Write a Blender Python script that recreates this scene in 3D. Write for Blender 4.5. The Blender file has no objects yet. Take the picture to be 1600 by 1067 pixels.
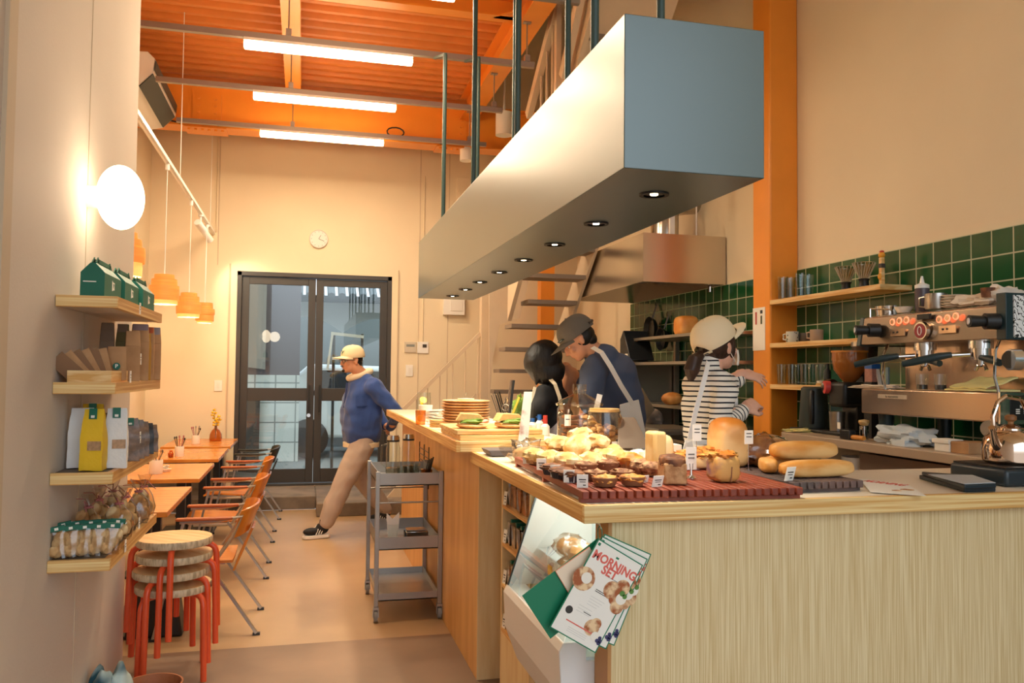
import bpy, bmesh, math, random
from mathutils import Vector, Matrix, noise
import numpy as np
random.seed(7)
PI = math.pi
SC = bpy.context.scene
COL = SC.collection
# ------------------------------------------------------------ camera
CF, CY, CP, CR = 1281.8, .24896, .03894, .01033
CH = 1.48
def _cam_axes():
    c, s = math.cos, math.sin
    f = Vector((s(CY)*c(CP), c(CY)*c(CP), s(CP))); rt = Vector((c(CY), -s(CY), 0)); up = rt.cross(f)
    return rt*c(CR)+up*s(CR), -rt*s(CR)+up*c(CR), f
_R, _U, _F = _cam_axes()
cam = bpy.data.cameras.new('camera'); camo = bpy.data.objects.new('camera', cam); COL.objects.link(camo)
cam.sensor_width = 36; cam.lens = CF/1600*36; cam.clip_start = .05
camo.matrix_world = Matrix(((_R.x, _U.x, -_F.x, 0), (_R.y, _U.y, -_F.y, 0), (_R.z, _U.z, -_F.z, CH), (0, 0, 0, 1)))
SC.camera = camo
SC.view_settings.view_transform = 'Standard'; SC.view_settings.look = 'None'
SC.view_settings.gamma = 1; SC.view_settings.use_curve_mapping = False
SC.view_settings.exposure = 0.42
def at(px, py, x=None, y=None, z=None):
    """the point of the place seen at a spot of the photograph, on a known plane"""
    d = _R*((px-800)/CF) - _U*((py-533.5)/CF) + _F
    t = x/d.x if x is not None else (y/d.y if y is not None else (z-CH)/d.z)
    return Vector((0, 0, CH)) + d*t
# ------------------------------------------------------------ world: daylight coming in through the open shop front
W = bpy.data.worlds.new('world'); SC.world = W; W.use_nodes = True
nt = W.node_tree; bg = nt.nodes['Background']
tc = nt.nodes.new('ShaderNodeTexCoord'); sep = nt.nodes.new('ShaderNodeSeparateXYZ'); rp = nt.nodes.new('ShaderNodeValToRGB')
nt.links.new(tc.outputs['Generated'], sep.inputs[0]); nt.links.new(sep.outputs['Z'], rp.inputs[0])
rp.color_ramp.elements[0].position = 0.0; rp.color_ramp.elements[0].color = (.32, .31, .30, 1)
rp.color_ramp.elements[1].position = .12; rp.color_ramp.elements[1].color = (.80, .90, 1, 1)
nt.links.new(rp.outputs[0], bg.inputs[0]); bg.inputs[1].default_value = 2.15
def area(name, loc, rot, sx, sy, e, col):
    l = bpy.data.lights.new(name, 'AREA'); l.shape = 'RECTANGLE'; l.size = sx; l.size_y = sy; l.energy = e; l.color = col
    o = bpy.data.objects.new(name, l); COL.objects.link(o); o.location = loc; o.rotation_euler = rot
    return o
def point(name, loc, e, col, r=.05):
    l = bpy.data.lights.new(name, 'POINT'); l.energy = e; l.color = col; l.shadow_soft_size = r
    o = bpy.data.objects.new(name, l); COL.objects.link(o); o.location = loc
    return o
def spot(name, loc, tgt, e, col, ang=80, blend=.6, r=.04):
    l = bpy.data.lights.new(name, 'SPOT'); l.energy = e; l.color = col; l.shadow_soft_size = r
    l.spot_size = math.radians(ang); l.spot_blend = blend
    o = bpy.data.objects.new(name, l); COL.objects.link(o); o.location = loc
    o.rotation_euler = (Vector(tgt)-Vector(loc)).to_track_quat('-Z', 'Y').to_euler()
    return o
WARM = (1, .84, .60)
# ------------------------------------------------------------ materials
def hexc(h):
    h = h.lstrip('#'); c = [int(h[i:i+2], 16)/255 for i in (0, 2, 4)]
    return tuple(((x/12.92) if x <= .04045 else ((x+.055)/1.055)**2.4) for x in c)+(1,)
_M = {}
def mat(name, col, rough=.5, metal=0, var=0, vs=8, bump=0, bs=60, trans=0, emit=0, ecol=None, coat=0, stretch=None, sheen=0, sss=0):
    if name in _M: return _M[name]
    m = bpy.data.materials.new(name); m.use_nodes = True; n = m.node_tree; b = n.nodes['Principled BSDF']
    c = hexc(col); b.inputs['Base Color'].default_value = c
    b.inputs['Roughness'].default_value = rough; b.inputs['Metallic'].default_value = metal
    b.inputs['Transmission Weight'].default_value = trans; b.inputs['Coat Weight'].default_value = coat
    b.inputs['Sheen Weight'].default_value = sheen
    if sss: b.inputs['Subsurface Weight'].default_value = sss; b.inputs['Subsurface Radius'].default_value = (.01, .004, .002)
    if emit:
        b.inputs['Emission Color'].default_value = hexc(ecol or col); b.inputs['Emission Strength'].default_value = emit
    t = n.nodes.new('ShaderNodeTexCoord'); mp = n.nodes.new('ShaderNodeMapping'); n.links.new(t.outputs['Object'], mp.inputs[0])
    if stretch: mp.inputs['Scale'].default_value = stretch
    if var:
        nz = n.nodes.new('ShaderNodeTexNoise'); nz.inputs['Scale'].default_value = vs; nz.inputs['Detail'].default_value = 5
        r = n.nodes.new('ShaderNodeValToRGB'); r.color_ramp.elements[0].position = .3; r.color_ramp.elements[1].position = .7
        r.color_ramp.elements[0].color = tuple(x*(1-var) for x in c[:3])+(1,)
        r.color_ramp.elements[1].color = tuple(min(1, x*(1+var*.5)) for x in c[:3])+(1,)
        n.links.new(mp.outputs[0], nz.inputs['Vector']); n.links.new(nz.outputs[0], r.inputs[0]); n.links.new(r.outputs[0], b.inputs['Base Color'])
    if bump:
        nz = n.nodes.new('ShaderNodeTexNoise'); nz.inputs['Scale'].default_value = bs; nz.inputs['Detail'].default_value = 4
        bp = n.nodes.new('ShaderNodeBump'); bp.inputs['Strength'].default_value = bump; bp.inputs['Distance'].default_value = .01
        n.links.new(mp.outputs[0], nz.inputs['Vector']); n.links.new(nz.outputs[0], bp.inputs['Height']); n.links.new(bp.outputs[0], b.inputs['Normal'])
    _M[name] = m; return m
def two(name, c1, c2, scale, stretch=(1, 1, 1), rough=.5, kind='noise', lo=.4, hi=.6, detail=4, bump=0, metal=0, distort=0, axis='X', coat=0):
    """two colours mixed by a stretched noise or wave: grain, stripes, marbling, crusts"""
    if name in _M: return _M[name]
    m = bpy.data.materials.new(name); m.use_nodes = True; n = m.node_tree; b = n.nodes['Principled BSDF']
    b.inputs['Roughness'].default_value = rough; b.inputs['Metallic'].default_value = metal; b.inputs['Coat Weight'].default_value = coat
    t = n.nodes.new('ShaderNodeTexCoord'); mp = n.nodes.new('ShaderNodeMapping'); n.links.new(t.outputs['Object'], mp.inputs[0])
    mp.inputs['Scale'].default_value = stretch
    if kind == 'noise':
        x = n.nodes.new('ShaderNodeTexNoise'); x.inputs['Detail'].default_value = detail; x.inputs['Distortion'].default_value = distort
    elif kind == 'wave':
        x = n.nodes.new('ShaderNodeTexWave'); x.bands_direction = axis; x.inputs['Distortion'].default_value = distort; x.inputs['Detail'].default_value = detail
        x.inputs['Detail Scale'].default_value = 2.15
    elif kind == 'voronoi':
        x = n.nodes.new('ShaderNodeTexVoronoi')
    x.inputs['Scale'].default_value = scale
    r = n.nodes.new('ShaderNodeValToRGB'); r.color_ramp.elements[0].position = lo; r.color_ramp.elements[1].position = hi
    r.color_ramp.elements[0].color = hexc(c1); r.color_ramp.elements[1].color = hexc(c2)
    n.links.new(mp.outputs[0], x.inputs['Vector']); n.links.new(x.outputs[0], r.inputs[0]); n.links.new(r.outputs[0], b.inputs['Base Color'])
    if bump:
        bp = n.nodes.new('ShaderNodeBump'); bp.inputs['Strength'].default_value = bump; bp.inputs['Distance'].default_value = .01
        n.links.new(x.outputs[0], bp.inputs['Height']); n.links.new(bp.outputs[0], b.inputs['Normal'])
    _M[name] = m; return m
def thin_glass(name, tint='#ffffff', refl=1.0, rough=0.0):
    if name in _M: return _M[name]
    m = bpy.data.materials.new(name); m.use_nodes = True; n = m.node_tree; n.nodes.clear()
    o = n.nodes.new('ShaderNodeOutputMaterial'); mx = n.nodes.new('ShaderNodeMixShader'); tr = n.nodes.new('ShaderNodeBsdfTransparent')
    gl = n.nodes.new('ShaderNodeBsdfGlossy'); fr = n.nodes.new('ShaderNodeLayerWeight'); fr.inputs[0].default_value = .5; pw = n.nodes.new('ShaderNodeMath'); pw.operation = 'POWER'; pw.inputs[1].default_value = 4.5; ad = n.nodes.new('ShaderNodeMath'); ad.operation = 'ADD'; ad.inputs[1].default_value = .045; mu = n.nodes.new('ShaderNodeMath'); mu.operation = 'MULTIPLY'
    mu.inputs[1].default_value = refl; mu.use_clamp = True; gl.inputs['Roughness'].default_value = rough
    tr.inputs[0].default_value = hexc(tint)
    n.links.new(fr.outputs['Facing'], pw.inputs[0]); n.links.new(pw.outputs[0], ad.inputs[0]); n.links.new(ad.outputs[0], mu.inputs[0]); n.links.new(mu.outputs[0], mx.inputs[0]); n.links.new(tr.outputs[0], mx.inputs[1]); n.links.new(gl.outputs[0], mx.inputs[2])
    n.links.new(mx.outputs[0], o.inputs[0]); _M[name] = m; return m
def tile_mat(name, ca, cb, grout, size, rough=.25, off=(0, 0, 0), mort=.035, axis='YZ'):
    m = bpy.data.materials.new(name); m.use_nodes = True; n = m.node_tree; b = n.nodes['Principled BSDF']
    t = n.nodes.new('ShaderNodeTexCoord'); s = n.nodes.new('ShaderNodeSeparateXYZ'); c = n.nodes.new('ShaderNodeCombineXYZ'); n.links.new(t.outputs['Object'], s.inputs[0])
    n.links.new(s.outputs['YXX'.find(axis[0]) and 'X' or 'Y'] if False else s.outputs[axis[0]], c.inputs[0]); n.links.new(s.outputs[axis[1]], c.inputs[1])
    mp = n.nodes.new('ShaderNodeMapping'); mp.inputs['Location'].default_value = off; n.links.new(c.outputs[0], mp.inputs[0])
    br = n.nodes.new('ShaderNodeTexBrick'); br.offset = 0; br.inputs['Scale'].default_value = 1; br.inputs['Brick Width'].default_value = size; br.inputs['Row Height'].default_value = size
    br.inputs['Mortar Size'].default_value = size*mort; br.inputs['Mortar Smooth'].default_value = .1; br.inputs['Color1'].default_value = hexc(ca); br.inputs['Color2'].default_value = hexc(cb); br.inputs['Mortar'].default_value = hexc(grout)
    n.links.new(mp.outputs[0], br.inputs['Vector']); n.links.new(br.outputs['Color'], b.inputs['Base Color'])
    rr = n.nodes.new('ShaderNodeMapRange'); rr.inputs[3].default_value = rough; rr.inputs[4].default_value = .8; n.links.new(br.outputs['Fac'], rr.inputs[0]); n.links.new(rr.outputs[0], b.inputs['Roughness'])
    bp = n.nodes.new('ShaderNodeBump'); bp.invert = True; bp.inputs['Strength'].default_value = .5; bp.inputs['Distance'].default_value = .002
    n.links.new(br.outputs['Fac'], bp.inputs['Height']); n.links.new(bp.outputs[0], b.inputs['Normal'])
    return m
# ------------------------------------------------------------ mesh builder
class MB:
    def __init__(s, m=None): s.v = []; s.f = []; s.mi = []; s.mats = []; s.cur = 0; s.use(m) if m else None; s.T = Matrix.Identity(4)
    def use(s, m):
        if m not in s.mats: s.mats.append(m)
        s.cur = s.mats.index(m); return s
    def add(s, vs, fs):
        o = len(s.v); s.v += [tuple(s.T @ Vector(p)) for p in vs]; s.f += [tuple(i+o for i in q) for q in fs]; s.mi += [s.cur]*len(fs); return s
    def box(s, x0, x1, y0, y1, z0, z1, R=None):
        vs = [(x, y, z) for z in (z0, z1) for y in (y0, y1) for x in (x0, x1)]
        if R is not None: vs = [tuple(R @ Vector(p)) for p in vs]
        return s.add(vs, [(0, 2, 3, 1), (4, 5, 7, 6), (0, 1, 5, 4), (2, 6, 7, 3), (0, 4, 6, 2), (1, 3, 7, 5)])
    def cbox(s, c, d, rz=0, rx=0, ry=0):
        R = Matrix.Translation(c) @ Matrix.Rotation(rz, 4, 'Z') @ Matrix.Rotation(ry, 4, 'Y') @ Matrix.Rotation(rx, 4, 'X')
        return s.box(-d[0]/2, d[0]/2, -d[1]/2, d[1]/2, -d[2]/2, d[2]/2, R)
    def bar(s, p0, p1, w, h, up=(0, 0, 1)):
        p0 = Vector(p0); p1 = Vector(p1); d = p1-p0; L = d.length; d.normalize(); u = Vector(up); x = d.cross(u)
        if x.length < 1e-4: x = d.cross(Vector((1, 0, 0)))
        x.normalize(); u = x.cross(d); vs = []
        for t in (0, L):
            for a, b in ((-1, -1), (1, -1), (1, 1), (-1, 1)): vs.append(p0+d*t+x*(a*w/2)+u*(b*h/2))
        return s.add(vs, [(0, 1, 2, 3), (7, 6, 5, 4), (0, 4, 5, 1), (1, 5, 6, 2), (2, 6, 7, 3), (3, 7, 4, 0)])
    def tube(s, pts, r, n=10, closed=False, caps=True):
        P = [Vector(p) for p in pts]; k = len(P); rs = r if isinstance(r, (list, tuple)) else [r]*k
        vs = []; px = None
        for i in range(k):
            a = P[(i-1) % k] if (closed or i > 0) else P[0]; b = P[(i+1) % k] if (closed or i < k-1) else P[-1]
            d = (b-a).normalized()
            if px is None:
                px = d.cross(Vector((0, 0, 1)))
                if px.length < 1e-3: px = d.cross(Vector((1, 0, 0)))
            px = (px-d*px.dot(d)); px.normalize(); py = d.cross(px)
            for j in range(n):
                t = 2*PI*j/n; vs.append(P[i]+(px*math.cos(t)+py*math.sin(t))*rs[i])
        fs = []
        for i in range(k if closed else k-1):
            for j in range(n):
                a = i*n+j; b = i*n+(j+1) % n; c = ((i+1) % k)*n+(j+1) % n; d = ((i+1) % k)*n+j; fs.append((a, b, c, d))
        if caps and not closed: fs += [tuple(range(n-1, -1, -1)), tuple((k-1)*n+j for j in range(n))]
        return s.add(vs, fs)
    def cyl(s, p0, p1, r0, r1=None, n=20): return s.tube([p0, p1], [r0, r0 if r1 is None else r1], n)
    def lathe(s, prof, loc=(0, 0, 0), n=24, sx=1, sy=1, R=None):
        L = Vector(loc); vs = []; fs = []; ring = []
        for r, z in prof:
            if r < 1e-6: ring.append([len(vs)]); vs.append(Vector((0, 0, z)))
            else:
                ring.append(list(range(len(vs), len(vs)+n))); vs += [Vector((r*sx*math.cos(2*PI*j/n), r*sy*math.sin(2*PI*j/n), z)) for j in range(n)]
        for a, b in zip(ring, ring[1:]):
            for j in range(n):
                if len(a) == 1 and len(b) == 1: break
                if len(a) == 1: fs.append((a[0], b[(j+1) % n], b[j]))
                elif len(b) == 1: fs.append((a[j], a[(j+1) % n], b[0]))
                else: fs.append((a[j], a[(j+1) % n], b[(j+1) % n], b[j]))
        vs = [tuple((R @ p if R is not None else p)+L) for p in vs]
        return s.add(vs, fs)
    def disc(s, c, r, nrm=(0, 0, 1), t=.002, n=24):
        c = Vector(c); d = Vector(nrm).normalized(); return s.cyl(c, c+d*t, r, r, n)
    def prism(s, poly, a, b, axis='y'):
        k = len(poly)
        f = {'y': lambda u, v, w: (u, w, v), 'x': lambda u, v, w: (w, u, v), 'z': lambda u, v, w: (u, v, w)}[axis]
        vs = [f(u, v, a) for u, v in poly]+[f(u, v, b) for u, v in poly]
        fs = [tuple(range(k-1, -1, -1)), tuple(range(k, 2*k))]+[(i, (i+1) % k, k+(i+1) % k, k+i) for i in range(k)]
        return s.add(vs, fs)
    def ell(s, c, r, n=20, m=12, R=None, amp=0, freq=8, seed=0, e=1.0, flat=None):
        c = Vector(c); vs = []; fs = []
        def sp(x): return math.copysign(abs(x)**e, x)
        for i in range(m+1):
            ph = PI*i/m-PI/2
            for j in range(n):
                th = 2*PI*j/n; d = Vector((sp(math.cos(ph))*sp(math.cos(th)), sp(math.cos(ph))*sp(math.sin(th)), sp(math.sin(ph))))
                if flat is not None and d.z < flat: d.z = flat
                k = 1+(amp*noise.noise(Vector((math.cos(ph)*math.cos(th), math.cos(ph)*math.sin(th), math.sin(ph)))*freq+Vector((seed*7.3, seed*3.1, seed))) if amp else 0)
                p = Vector((d.x*r[0]*k, d.y*r[1]*k, d.z*r[2]*k))
                vs.append((R @ p if R is not None else p)+c)
        for i in range(m):
            for j in range(n): fs.append((i*n+j, i*n+(j+1) % n, (i+1)*n+(j+1) % n, (i+1)*n+j))
        return s.add(vs, fs)
    def grid(s, fn, nu, nv, t=0):
        """surface fn(u,v)->point; t thickens it along its normals"""
        P = [[Vector(fn(i/nu, j/nv)) for j in range(nv+1)] for i in range(nu+1)]
        w = nv+1; vs = [p for r in P for p in r]; fs = [(i*w+j, (i+1)*w+j, (i+1)*w+j+1, i*w+j+1) for i in range(nu) for j in range(nv)]
        if t:
            N = []
            for i in range(nu+1):
                for j in range(nv+1):
                    a = P[min(i+1, nu)][j]-P[max(i-1, 0)][j]; b = P[i][min(j+1, nv)]-P[i][max(j-1, 0)]; q = a.cross(b); N.append(q.normalized() if q.length > 1e-9 else Vector((0, 0, 1)))
            k = len(vs); vs += [vs[i]-N[i]*t for i in range(k)]; fs += [tuple(i+k for i in reversed(q)) for q in list(fs)]
            ed = [i*w for i in range(nu+1)]+[nu*w+j for j in range(1, nv+1)]+[i*w+nv for i in range(nu-1, -1, -1)]+[j for j in range(nv-1, 0, -1)]
            for a, b in zip(ed, ed[1:]+ed[:1]): fs.append((a, b, b+k, a+k))
        return s.add(vs, fs)
    def text(s, body, size, M, depth=.0008, bold=0.0, sx=1.0):
        cu = bpy.data.curves.new('t', 'FONT'); cu.body = body; cu.size = size; cu.align_x = 'CENTER'; cu.align_y = 'CENTER'; cu.extrude = depth; cu.offset = bold; cu.resolution_u = 3
        o = bpy.data.objects.new('t', cu); COL.objects.link(o); dg = bpy.context.evaluated_depsgraph_get(); dg.update()
        me = bpy.data.meshes.new_from_object(o.evaluated_get(dg)); S = Matrix.Diagonal((sx, 1, 1, 1))
        s.add([tuple(M @ S @ v.co) for v in me.vertices], [tuple(p.vertices) for p in me.polygons])
        bpy.data.objects.remove(o); bpy.data.meshes.remove(me); bpy.data.curves.remove(cu); return s
    def jitter(s, amp, freq, seed=0):
        o = Vector((seed*3.7, seed*1.9, seed)); s.v = [tuple(Vector(p)+noise.noise_vector(Vector(p)*freq+o)*amp) for p in s.v]; return s
    def mesh(s, name, off=(0, 0, 0)):
        me = bpy.data.meshes.new(name); o = Vector(off)
        me.from_pydata([tuple(Vector(p)-o) for p in s.v], [], s.f)
        for m in s.mats: me.materials.append(m)
        me.polygons.foreach_set('material_index', s.mi); me.polygons.foreach_set('use_smooth', [True]*len(s.f)); me.update()
        bm = bmesh.new(); bm.from_mesh(me); bmesh.ops.recalc_face_normals(bm, faces=bm.faces); bm.to_mesh(me); bm.free()
        me.set_sharp_from_angle(angle=math.radians(38)); return me
def base_of(mb):
    a = np.array(mb.v); return Vector(((a[:, 0].min()+a[:, 0].max())/2, (a[:, 1].min()+a[:, 1].max())/2, a[:, 2].min()))
def _fin(o, bevel, sub):
    if bevel:
        b = o.modifiers.new('bevel', 'BEVEL'); b.width = bevel; b.segments = 2; b.limit_method = 'ANGLE'; b.angle_limit = math.radians(40)
    if sub:
        b = o.modifiers.new('sub', 'SUBSURF'); b.levels = b.render_levels = sub
    return o
def tag(o, label=None, cat=None, group=None, kind=None):
    if label: o['label'] = label
    if cat: o['category'] = cat
    if group: o['group'] = group
    if kind: o['kind'] = kind
    return o
def thing(name, label, cat, loc=(0, 0, 0), rz=0, group=None):
    o = bpy.data.objects.new(name, None); COL.objects.link(o); o.location = loc; o.rotation_euler = (0, 0, rz); o.empty_display_size = .1
    return tag(o, label, cat, group)
def part(name, mb, par, bevel=0, sub=0, label=None):
    """a part in the local coordinates of its thing"""
    o = bpy.data.objects.new(name, mb.mesh(name)); COL.objects.link(o); o.parent = par
    if label: o['label'] = label
    return _fin(o, bevel, sub)
def wpart(name, mb, par, bevel=0, sub=0, label=None):
    """a part given in world coordinates (things placed without rotation)"""
    q = par
    while q.parent: q = q.parent
    o = bpy.data.objects.new(name, mb.mesh(name, q.location)); COL.objects.link(o); o.parent = par
    if label: o['label'] = label
    return _fin(o, bevel, sub)
def solo(name, mb, label, cat, group=None, bevel=0, sub=0, kind=None):
    b = base_of(mb); o = bpy.data.objects.new(name, mb.mesh(name, b)); COL.objects.link(o); o.location = b
    tag(o, label, cat, group, kind); return _fin(o, bevel, sub)
def struct(name, mb, par=None, bevel=0):
    o = bpy.data.objects.new(name, mb.mesh(name)); COL.objects.link(o); o['kind'] = 'structure'
    if par: o.parent = par
    return _fin(o, bevel, 0)
def copy_tree(o, par=None, loc=None, rz=None, label=None, group=None):
    c = o.copy(); COL.objects.link(c)
    if par is not None: c.parent = par
    if loc is not None: c.location = loc
    if rz is not None: c.rotation_euler = (0, 0, rz)
    if label: c['label'] = label
    if group: c['group'] = group
    for ch in o.children: copy_tree(ch, c)
    return c
def dup(o, loc, rz=0, label=None, group=None): return copy_tree(o, None, loc, rz, label, group)
def RM(loc, rz=0, rx=0, ry=0): return Matrix.Translation(loc) @ Matrix.Rotation(rz, 4, 'Z') @ Matrix.Rotation(ry, 4, 'Y') @ Matrix.Rotation(rx, 4, 'X')
def frame(loc, right, up):
    r = Vector(right).normalized(); u = Vector(up); u = (u-r*u.dot(r)).normalized(); n = r.cross(u); L = Vector(loc)
    return Matrix(((r.x, u.x, n.x, L.x), (r.y, u.y, n.y, L.y), (r.z, u.z, n.z, L.z), (0, 0, 0, 1)))
FRONT = lambda loc: frame(loc, (1, 0, 0), (0, 0, 1))     # writing that faces the front (-y)
LEFTF = lambda loc: frame(loc, (0, -1, 0), (0, 0, 1))    # writing that faces -x
# ------------------------------------------------------------ shared materials
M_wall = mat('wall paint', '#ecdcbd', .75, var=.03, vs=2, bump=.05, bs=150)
M_wallL = mat('wall paint left daylit', '#d8cabb', .8, var=.04, vs=1.5, bump=.08, bs=90)  # near-left wall greyed: the cool daylight there is put into its colour
M_orange = mat('orange painted steel', '#f59a34', .35, var=.04, vs=5)
M_deck = mat('orange deck steel', '#e38b3c', .5, var=.08, vs=6)
M_floorA = two('floor concrete tan', '#a88863', '#bd9c74', 1.3, rough=.35, detail=8, lo=.35, hi=.7, bump=.03)
M_floorB = two('floor concrete brown', '#7f6753', '#967a62', 1.8, rough=.6, detail=8, lo=.35, hi=.7, bump=.08)
M_dado = two('concrete grey', '#6e6154', '#8a7a69', 3, rough=.8, detail=8, bump=.2)
M_teal = mat('teal grey steel', '#33504f', .4, .3, var=.03, vs=3, coat=1)
M_teal.node_tree.nodes['Principled BSDF'].inputs['Coat IOR'].default_value = 1.8; M_teal.node_tree.nodes['Principled BSDF'].inputs['Coat Roughness'].default_value = .32
M_teald = mat('dark green rod paint', '#3c5450', .4)
M_steel = mat('brushed steel', '#b9b4ad', .28, 1, var=.06, vs=3, stretch=(1, 1, 30))
M_chrome = mat('chrome', '#d8d8d8', .08, 1)
M_dsteel = mat('dark steel', '#55524e', .35, 1)
M_black = mat('black paint', '#1b1b1b', .45)
M_blackp = mat('black plastic', '#222426', .35)
M_white = mat('white paint', '#eeeae2', .5)
M_whitep = mat('white plastic', '#f2efe8', .3)
M_ply = two('birch plywood face', '#e2bf86', '#ecd09c', 6, (3, 3, .4), rough=.45, detail=6)
M_plyC = two('counter front grain', '#d3b680', '#ecd8aa', 34, (9, 9, .12), rough=.5, detail=4, lo=.35, hi=.65)
M_edgeX = two('laminated edge x', '#dba65c', '#f3d596', 16, (.1, 1, 7), rough=.45, detail=3, distort=.3)
M_edgeY = two('laminated edge y', '#d0944a', '#ecc27a', 16, (1, .1, 7), rough=.45, detail=3, distort=.3)
M_top = mat('cream worktop', '#f4e6cf', .35)
M_pine = two('pine', '#d9a45a', '#efcf95', 9, (1, .3, 6), rough=.5, detail=3, distort=.5)
M_tablew = two('orange table top', '#cf7d2c', '#dd8f3c', 4, (1, 5, 1), rough=.25, detail=3, coat=.2)
M_paper = mat('paper', '#f6f1e6', .7)
M_ink = mat('ink', '#3a3530', .6)
M_glass = thin_glass('clear glass', '#f6fbfa', 1.6)
M_skin = mat('skin', '#e0a27e', .5, sss=.05)
M_green = mat('green card', '#0a6650', .5)
# ============================================================ THE ROOM
YB = 10.0; XR = 3.4; XL = -.83; XL2 = -1.72; YP = 4.42; ZT = 4.9
struct('floor', MB(M_floorB).box(-1.9, 1.2, -2.2, 4.66, -.1, 0))
struct('floor.001', MB(M_floorA).box(-1.9, 2.0, 4.66, 9.14, -.1, 0.0))
struct('floor.002', MB(M_floorB).box(1.2, 3.6, -2.2, 4.66, -.1, 0.0).box(2.0, 3.6, 4.66, 10, -.1, 0))
struct('trim_1', MB(M_dado).box(-1.72, .16, 9.14, 10.2, 0, .14).box(.16, 1.6, 8.62, 10.2, 0, .14), bevel=.01)
# kitchen's raised floor behind the counters
struct('floor.003', MB(M_dado).box(1.57, 3.4, 2.95, 8.6, 0, .2))
# near left wall with its end and the recess wall behind it
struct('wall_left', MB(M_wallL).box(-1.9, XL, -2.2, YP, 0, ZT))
M_seam = mat('wall seam', '#cdb89c', .8)
struct('trim_2', MB(M_seam).box(XL, XL+.002, 3.49, 3.494, 0, ZT).box(XL, XL+.012, 2.55, 2.62, 0, ZT))
struct('wall_left.001', MB(M_wall).box(-1.95, XL2, YP, 10.2, 0, ZT))
mb = MB(M_wall)
DX0, DX1, DZ0, DZ1 = -.76, 1.03, .14, 2.64
mb.box(-1.95, DX0, YB, YB+.22, 0, ZT).box(DX1, 3.7, YB, YB+.22, 0, ZT).box(DX0, DX1, YB, YB+.22, DZ1, ZT).box(DX0, DX1, YB, YB+.22, 0, DZ0)
struct('wall_back', mb)
mb = MB(M_seam)
for x in (-.98, 1.36, 1.72): mb.box(x-.004, x+.004, YB-.004, YB, 2.7 if x < 1 else .9, ZT)
mb.box(DX0-.09, DX0-.075, YB-.015, YB, .14, 2.72).box(DX1+.07, DX1+.085, YB-.015, YB, .14, 2.72)
struct('trim_3', mb)
struct('trim_4', MB(M_dado).box(XL2, DX0-.1, YB-.03, YB, .14, .52))
struct('wall_right', MB(M_wall).box(XR, XR+.2, -2.2, 10.2, 0, 6.2))
M_tile = tile_mat('green glazed tile', '#0d4a28', '#12552f', '#b9bfa0', .133, .16, off=(.03, .026, 0), mort=.03)
struct('trim_5', MB(M_tile).box(XR-.012, XR, -.6, 8.19, .2, 2.235))
# ceilings
mb = MB(M_deck); pts = []
y = 4.4
while y < 10.1:
    for dy, z in ((0, 4.5), (.05, 4.5), (.07, 4.56), (.15, 4.56)): pts.append((y+dy, z))
    y += .17
top = [(p[0], 4.62) for p in reversed(pts)]
for a, b in zip(pts, pts[1:]): mb.add([(-1.8, a[0], a[1]), (1.75, a[0], a[1]), (1.75, b[0], b[1]), (-1.8, b[0], b[1])], [(0, 1, 2, 3)])
mb.box(-1.8, 1.75, 4.4, 10.1, 4.6, 4.64)
struct('ceiling', mb)
struct('ceiling.001', MB(M_wall).box(-1.9, 3.6, -2.2, 4.4, 4.75, 4.9))
struct('ceiling.002', MB(M_wall).box(1.75, 3.6, 4.4, 10.2, 6.1, 6.2).box(1.75, 3.6, 4.3, 4.4, 4.9, 6.2).box(1.75, 1.78, 4.4, 10.2, 4.62, 6.2).box(1.78, 3.6, 10.0, 10.2, 4.9, 6.2))
# orange steel beams
def ibeam(name, label, p0, p1, w, h, t=.014):
    mb = MB(M_orange); a = Vector(p0); b = Vector(p1); d = (b-a).normalized(); x = d.cross(Vector((0, 0, 1)))
    up = Vector((0, 0, 1))
    mb.bar(a+up*t/2, b+up*t/2, w, t).bar(a+up*(h-t/2), b+up*(h-t/2), w, t).bar(a+up*h/2, b+up*h/2, t, h-2*t)
    return mb
mb = ibeam('', '', (-1.72, 8.8, 3.93), (3.39, 8.8, 3.93), .24, .46)
t = thing('steel_beam', 'deep orange steel beam across the room in front of the back wall', 'beam', (.8, 8.8, 3.93)); wpart('web', mb, t)
for cx in (-1.0, 1.55):
    mb = MB(M_orange).box(cx-.14, cx+.14, 8.775, 8.79, 3.99, 4.3).box(cx-.2, cx+.2, 8.66, 8.94, 3.915, 3.93)
    for i in range(4):
        for sx in (-.08, .08): mb.cyl((cx+sx, 8.775, 4.04+i*.07), (cx+sx, 8.76, 4.04+i*.07), .016, n=8)
    for i in range(6):
        for yy in (8.72,): mb.cyl((cx-.16+i*.064, yy, 3.915), (cx-.16+i*.064, yy, 3.9), .014, n=8)
    wpart('splice_plate', mb, t)
t = thing('steel_beam', 'slim orange steel joist running lengthwise above the tube lights', 'beam', (-.15, 6.4, 4.3)); wpart('web', ibeam('', '', (-.15, 4.4, 4.3), (-.15, 8.79, 4.3), .15, .2), t)
t = thing('steel_beam', 'orange steel beam along the edge of the stair opening', 'beam', (1.7, 6.4, 4.25)); wpart('web', ibeam('', '', (1.7, 4.4, 4.25), (1.7, 8.79, 4.25), .18, .25), t)
for yy, lb in ((6.35, 'short orange cross joist between the lengthwise beams, above the second tube rail'), (4.95, 'short orange cross joist between the lengthwise beams, nearest the front')):
    t = thing('steel_joist', lb, 'beam', (.8, yy, 4.34)); wpart('web', ibeam('', '', (-.08, yy, 4.34), (1.62, yy, 4.34), .12, .16), t)
    mb = MB(M_orange).prism([(-.08, yy), (.12, yy), (-.08, yy-.22)], 4.34, 4.352, 'z').prism([(1.62, yy), (1.42, yy), (1.62, yy-.22)], 4.34, 4.352, 'z'); wpart('gusset', mb, t)
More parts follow.
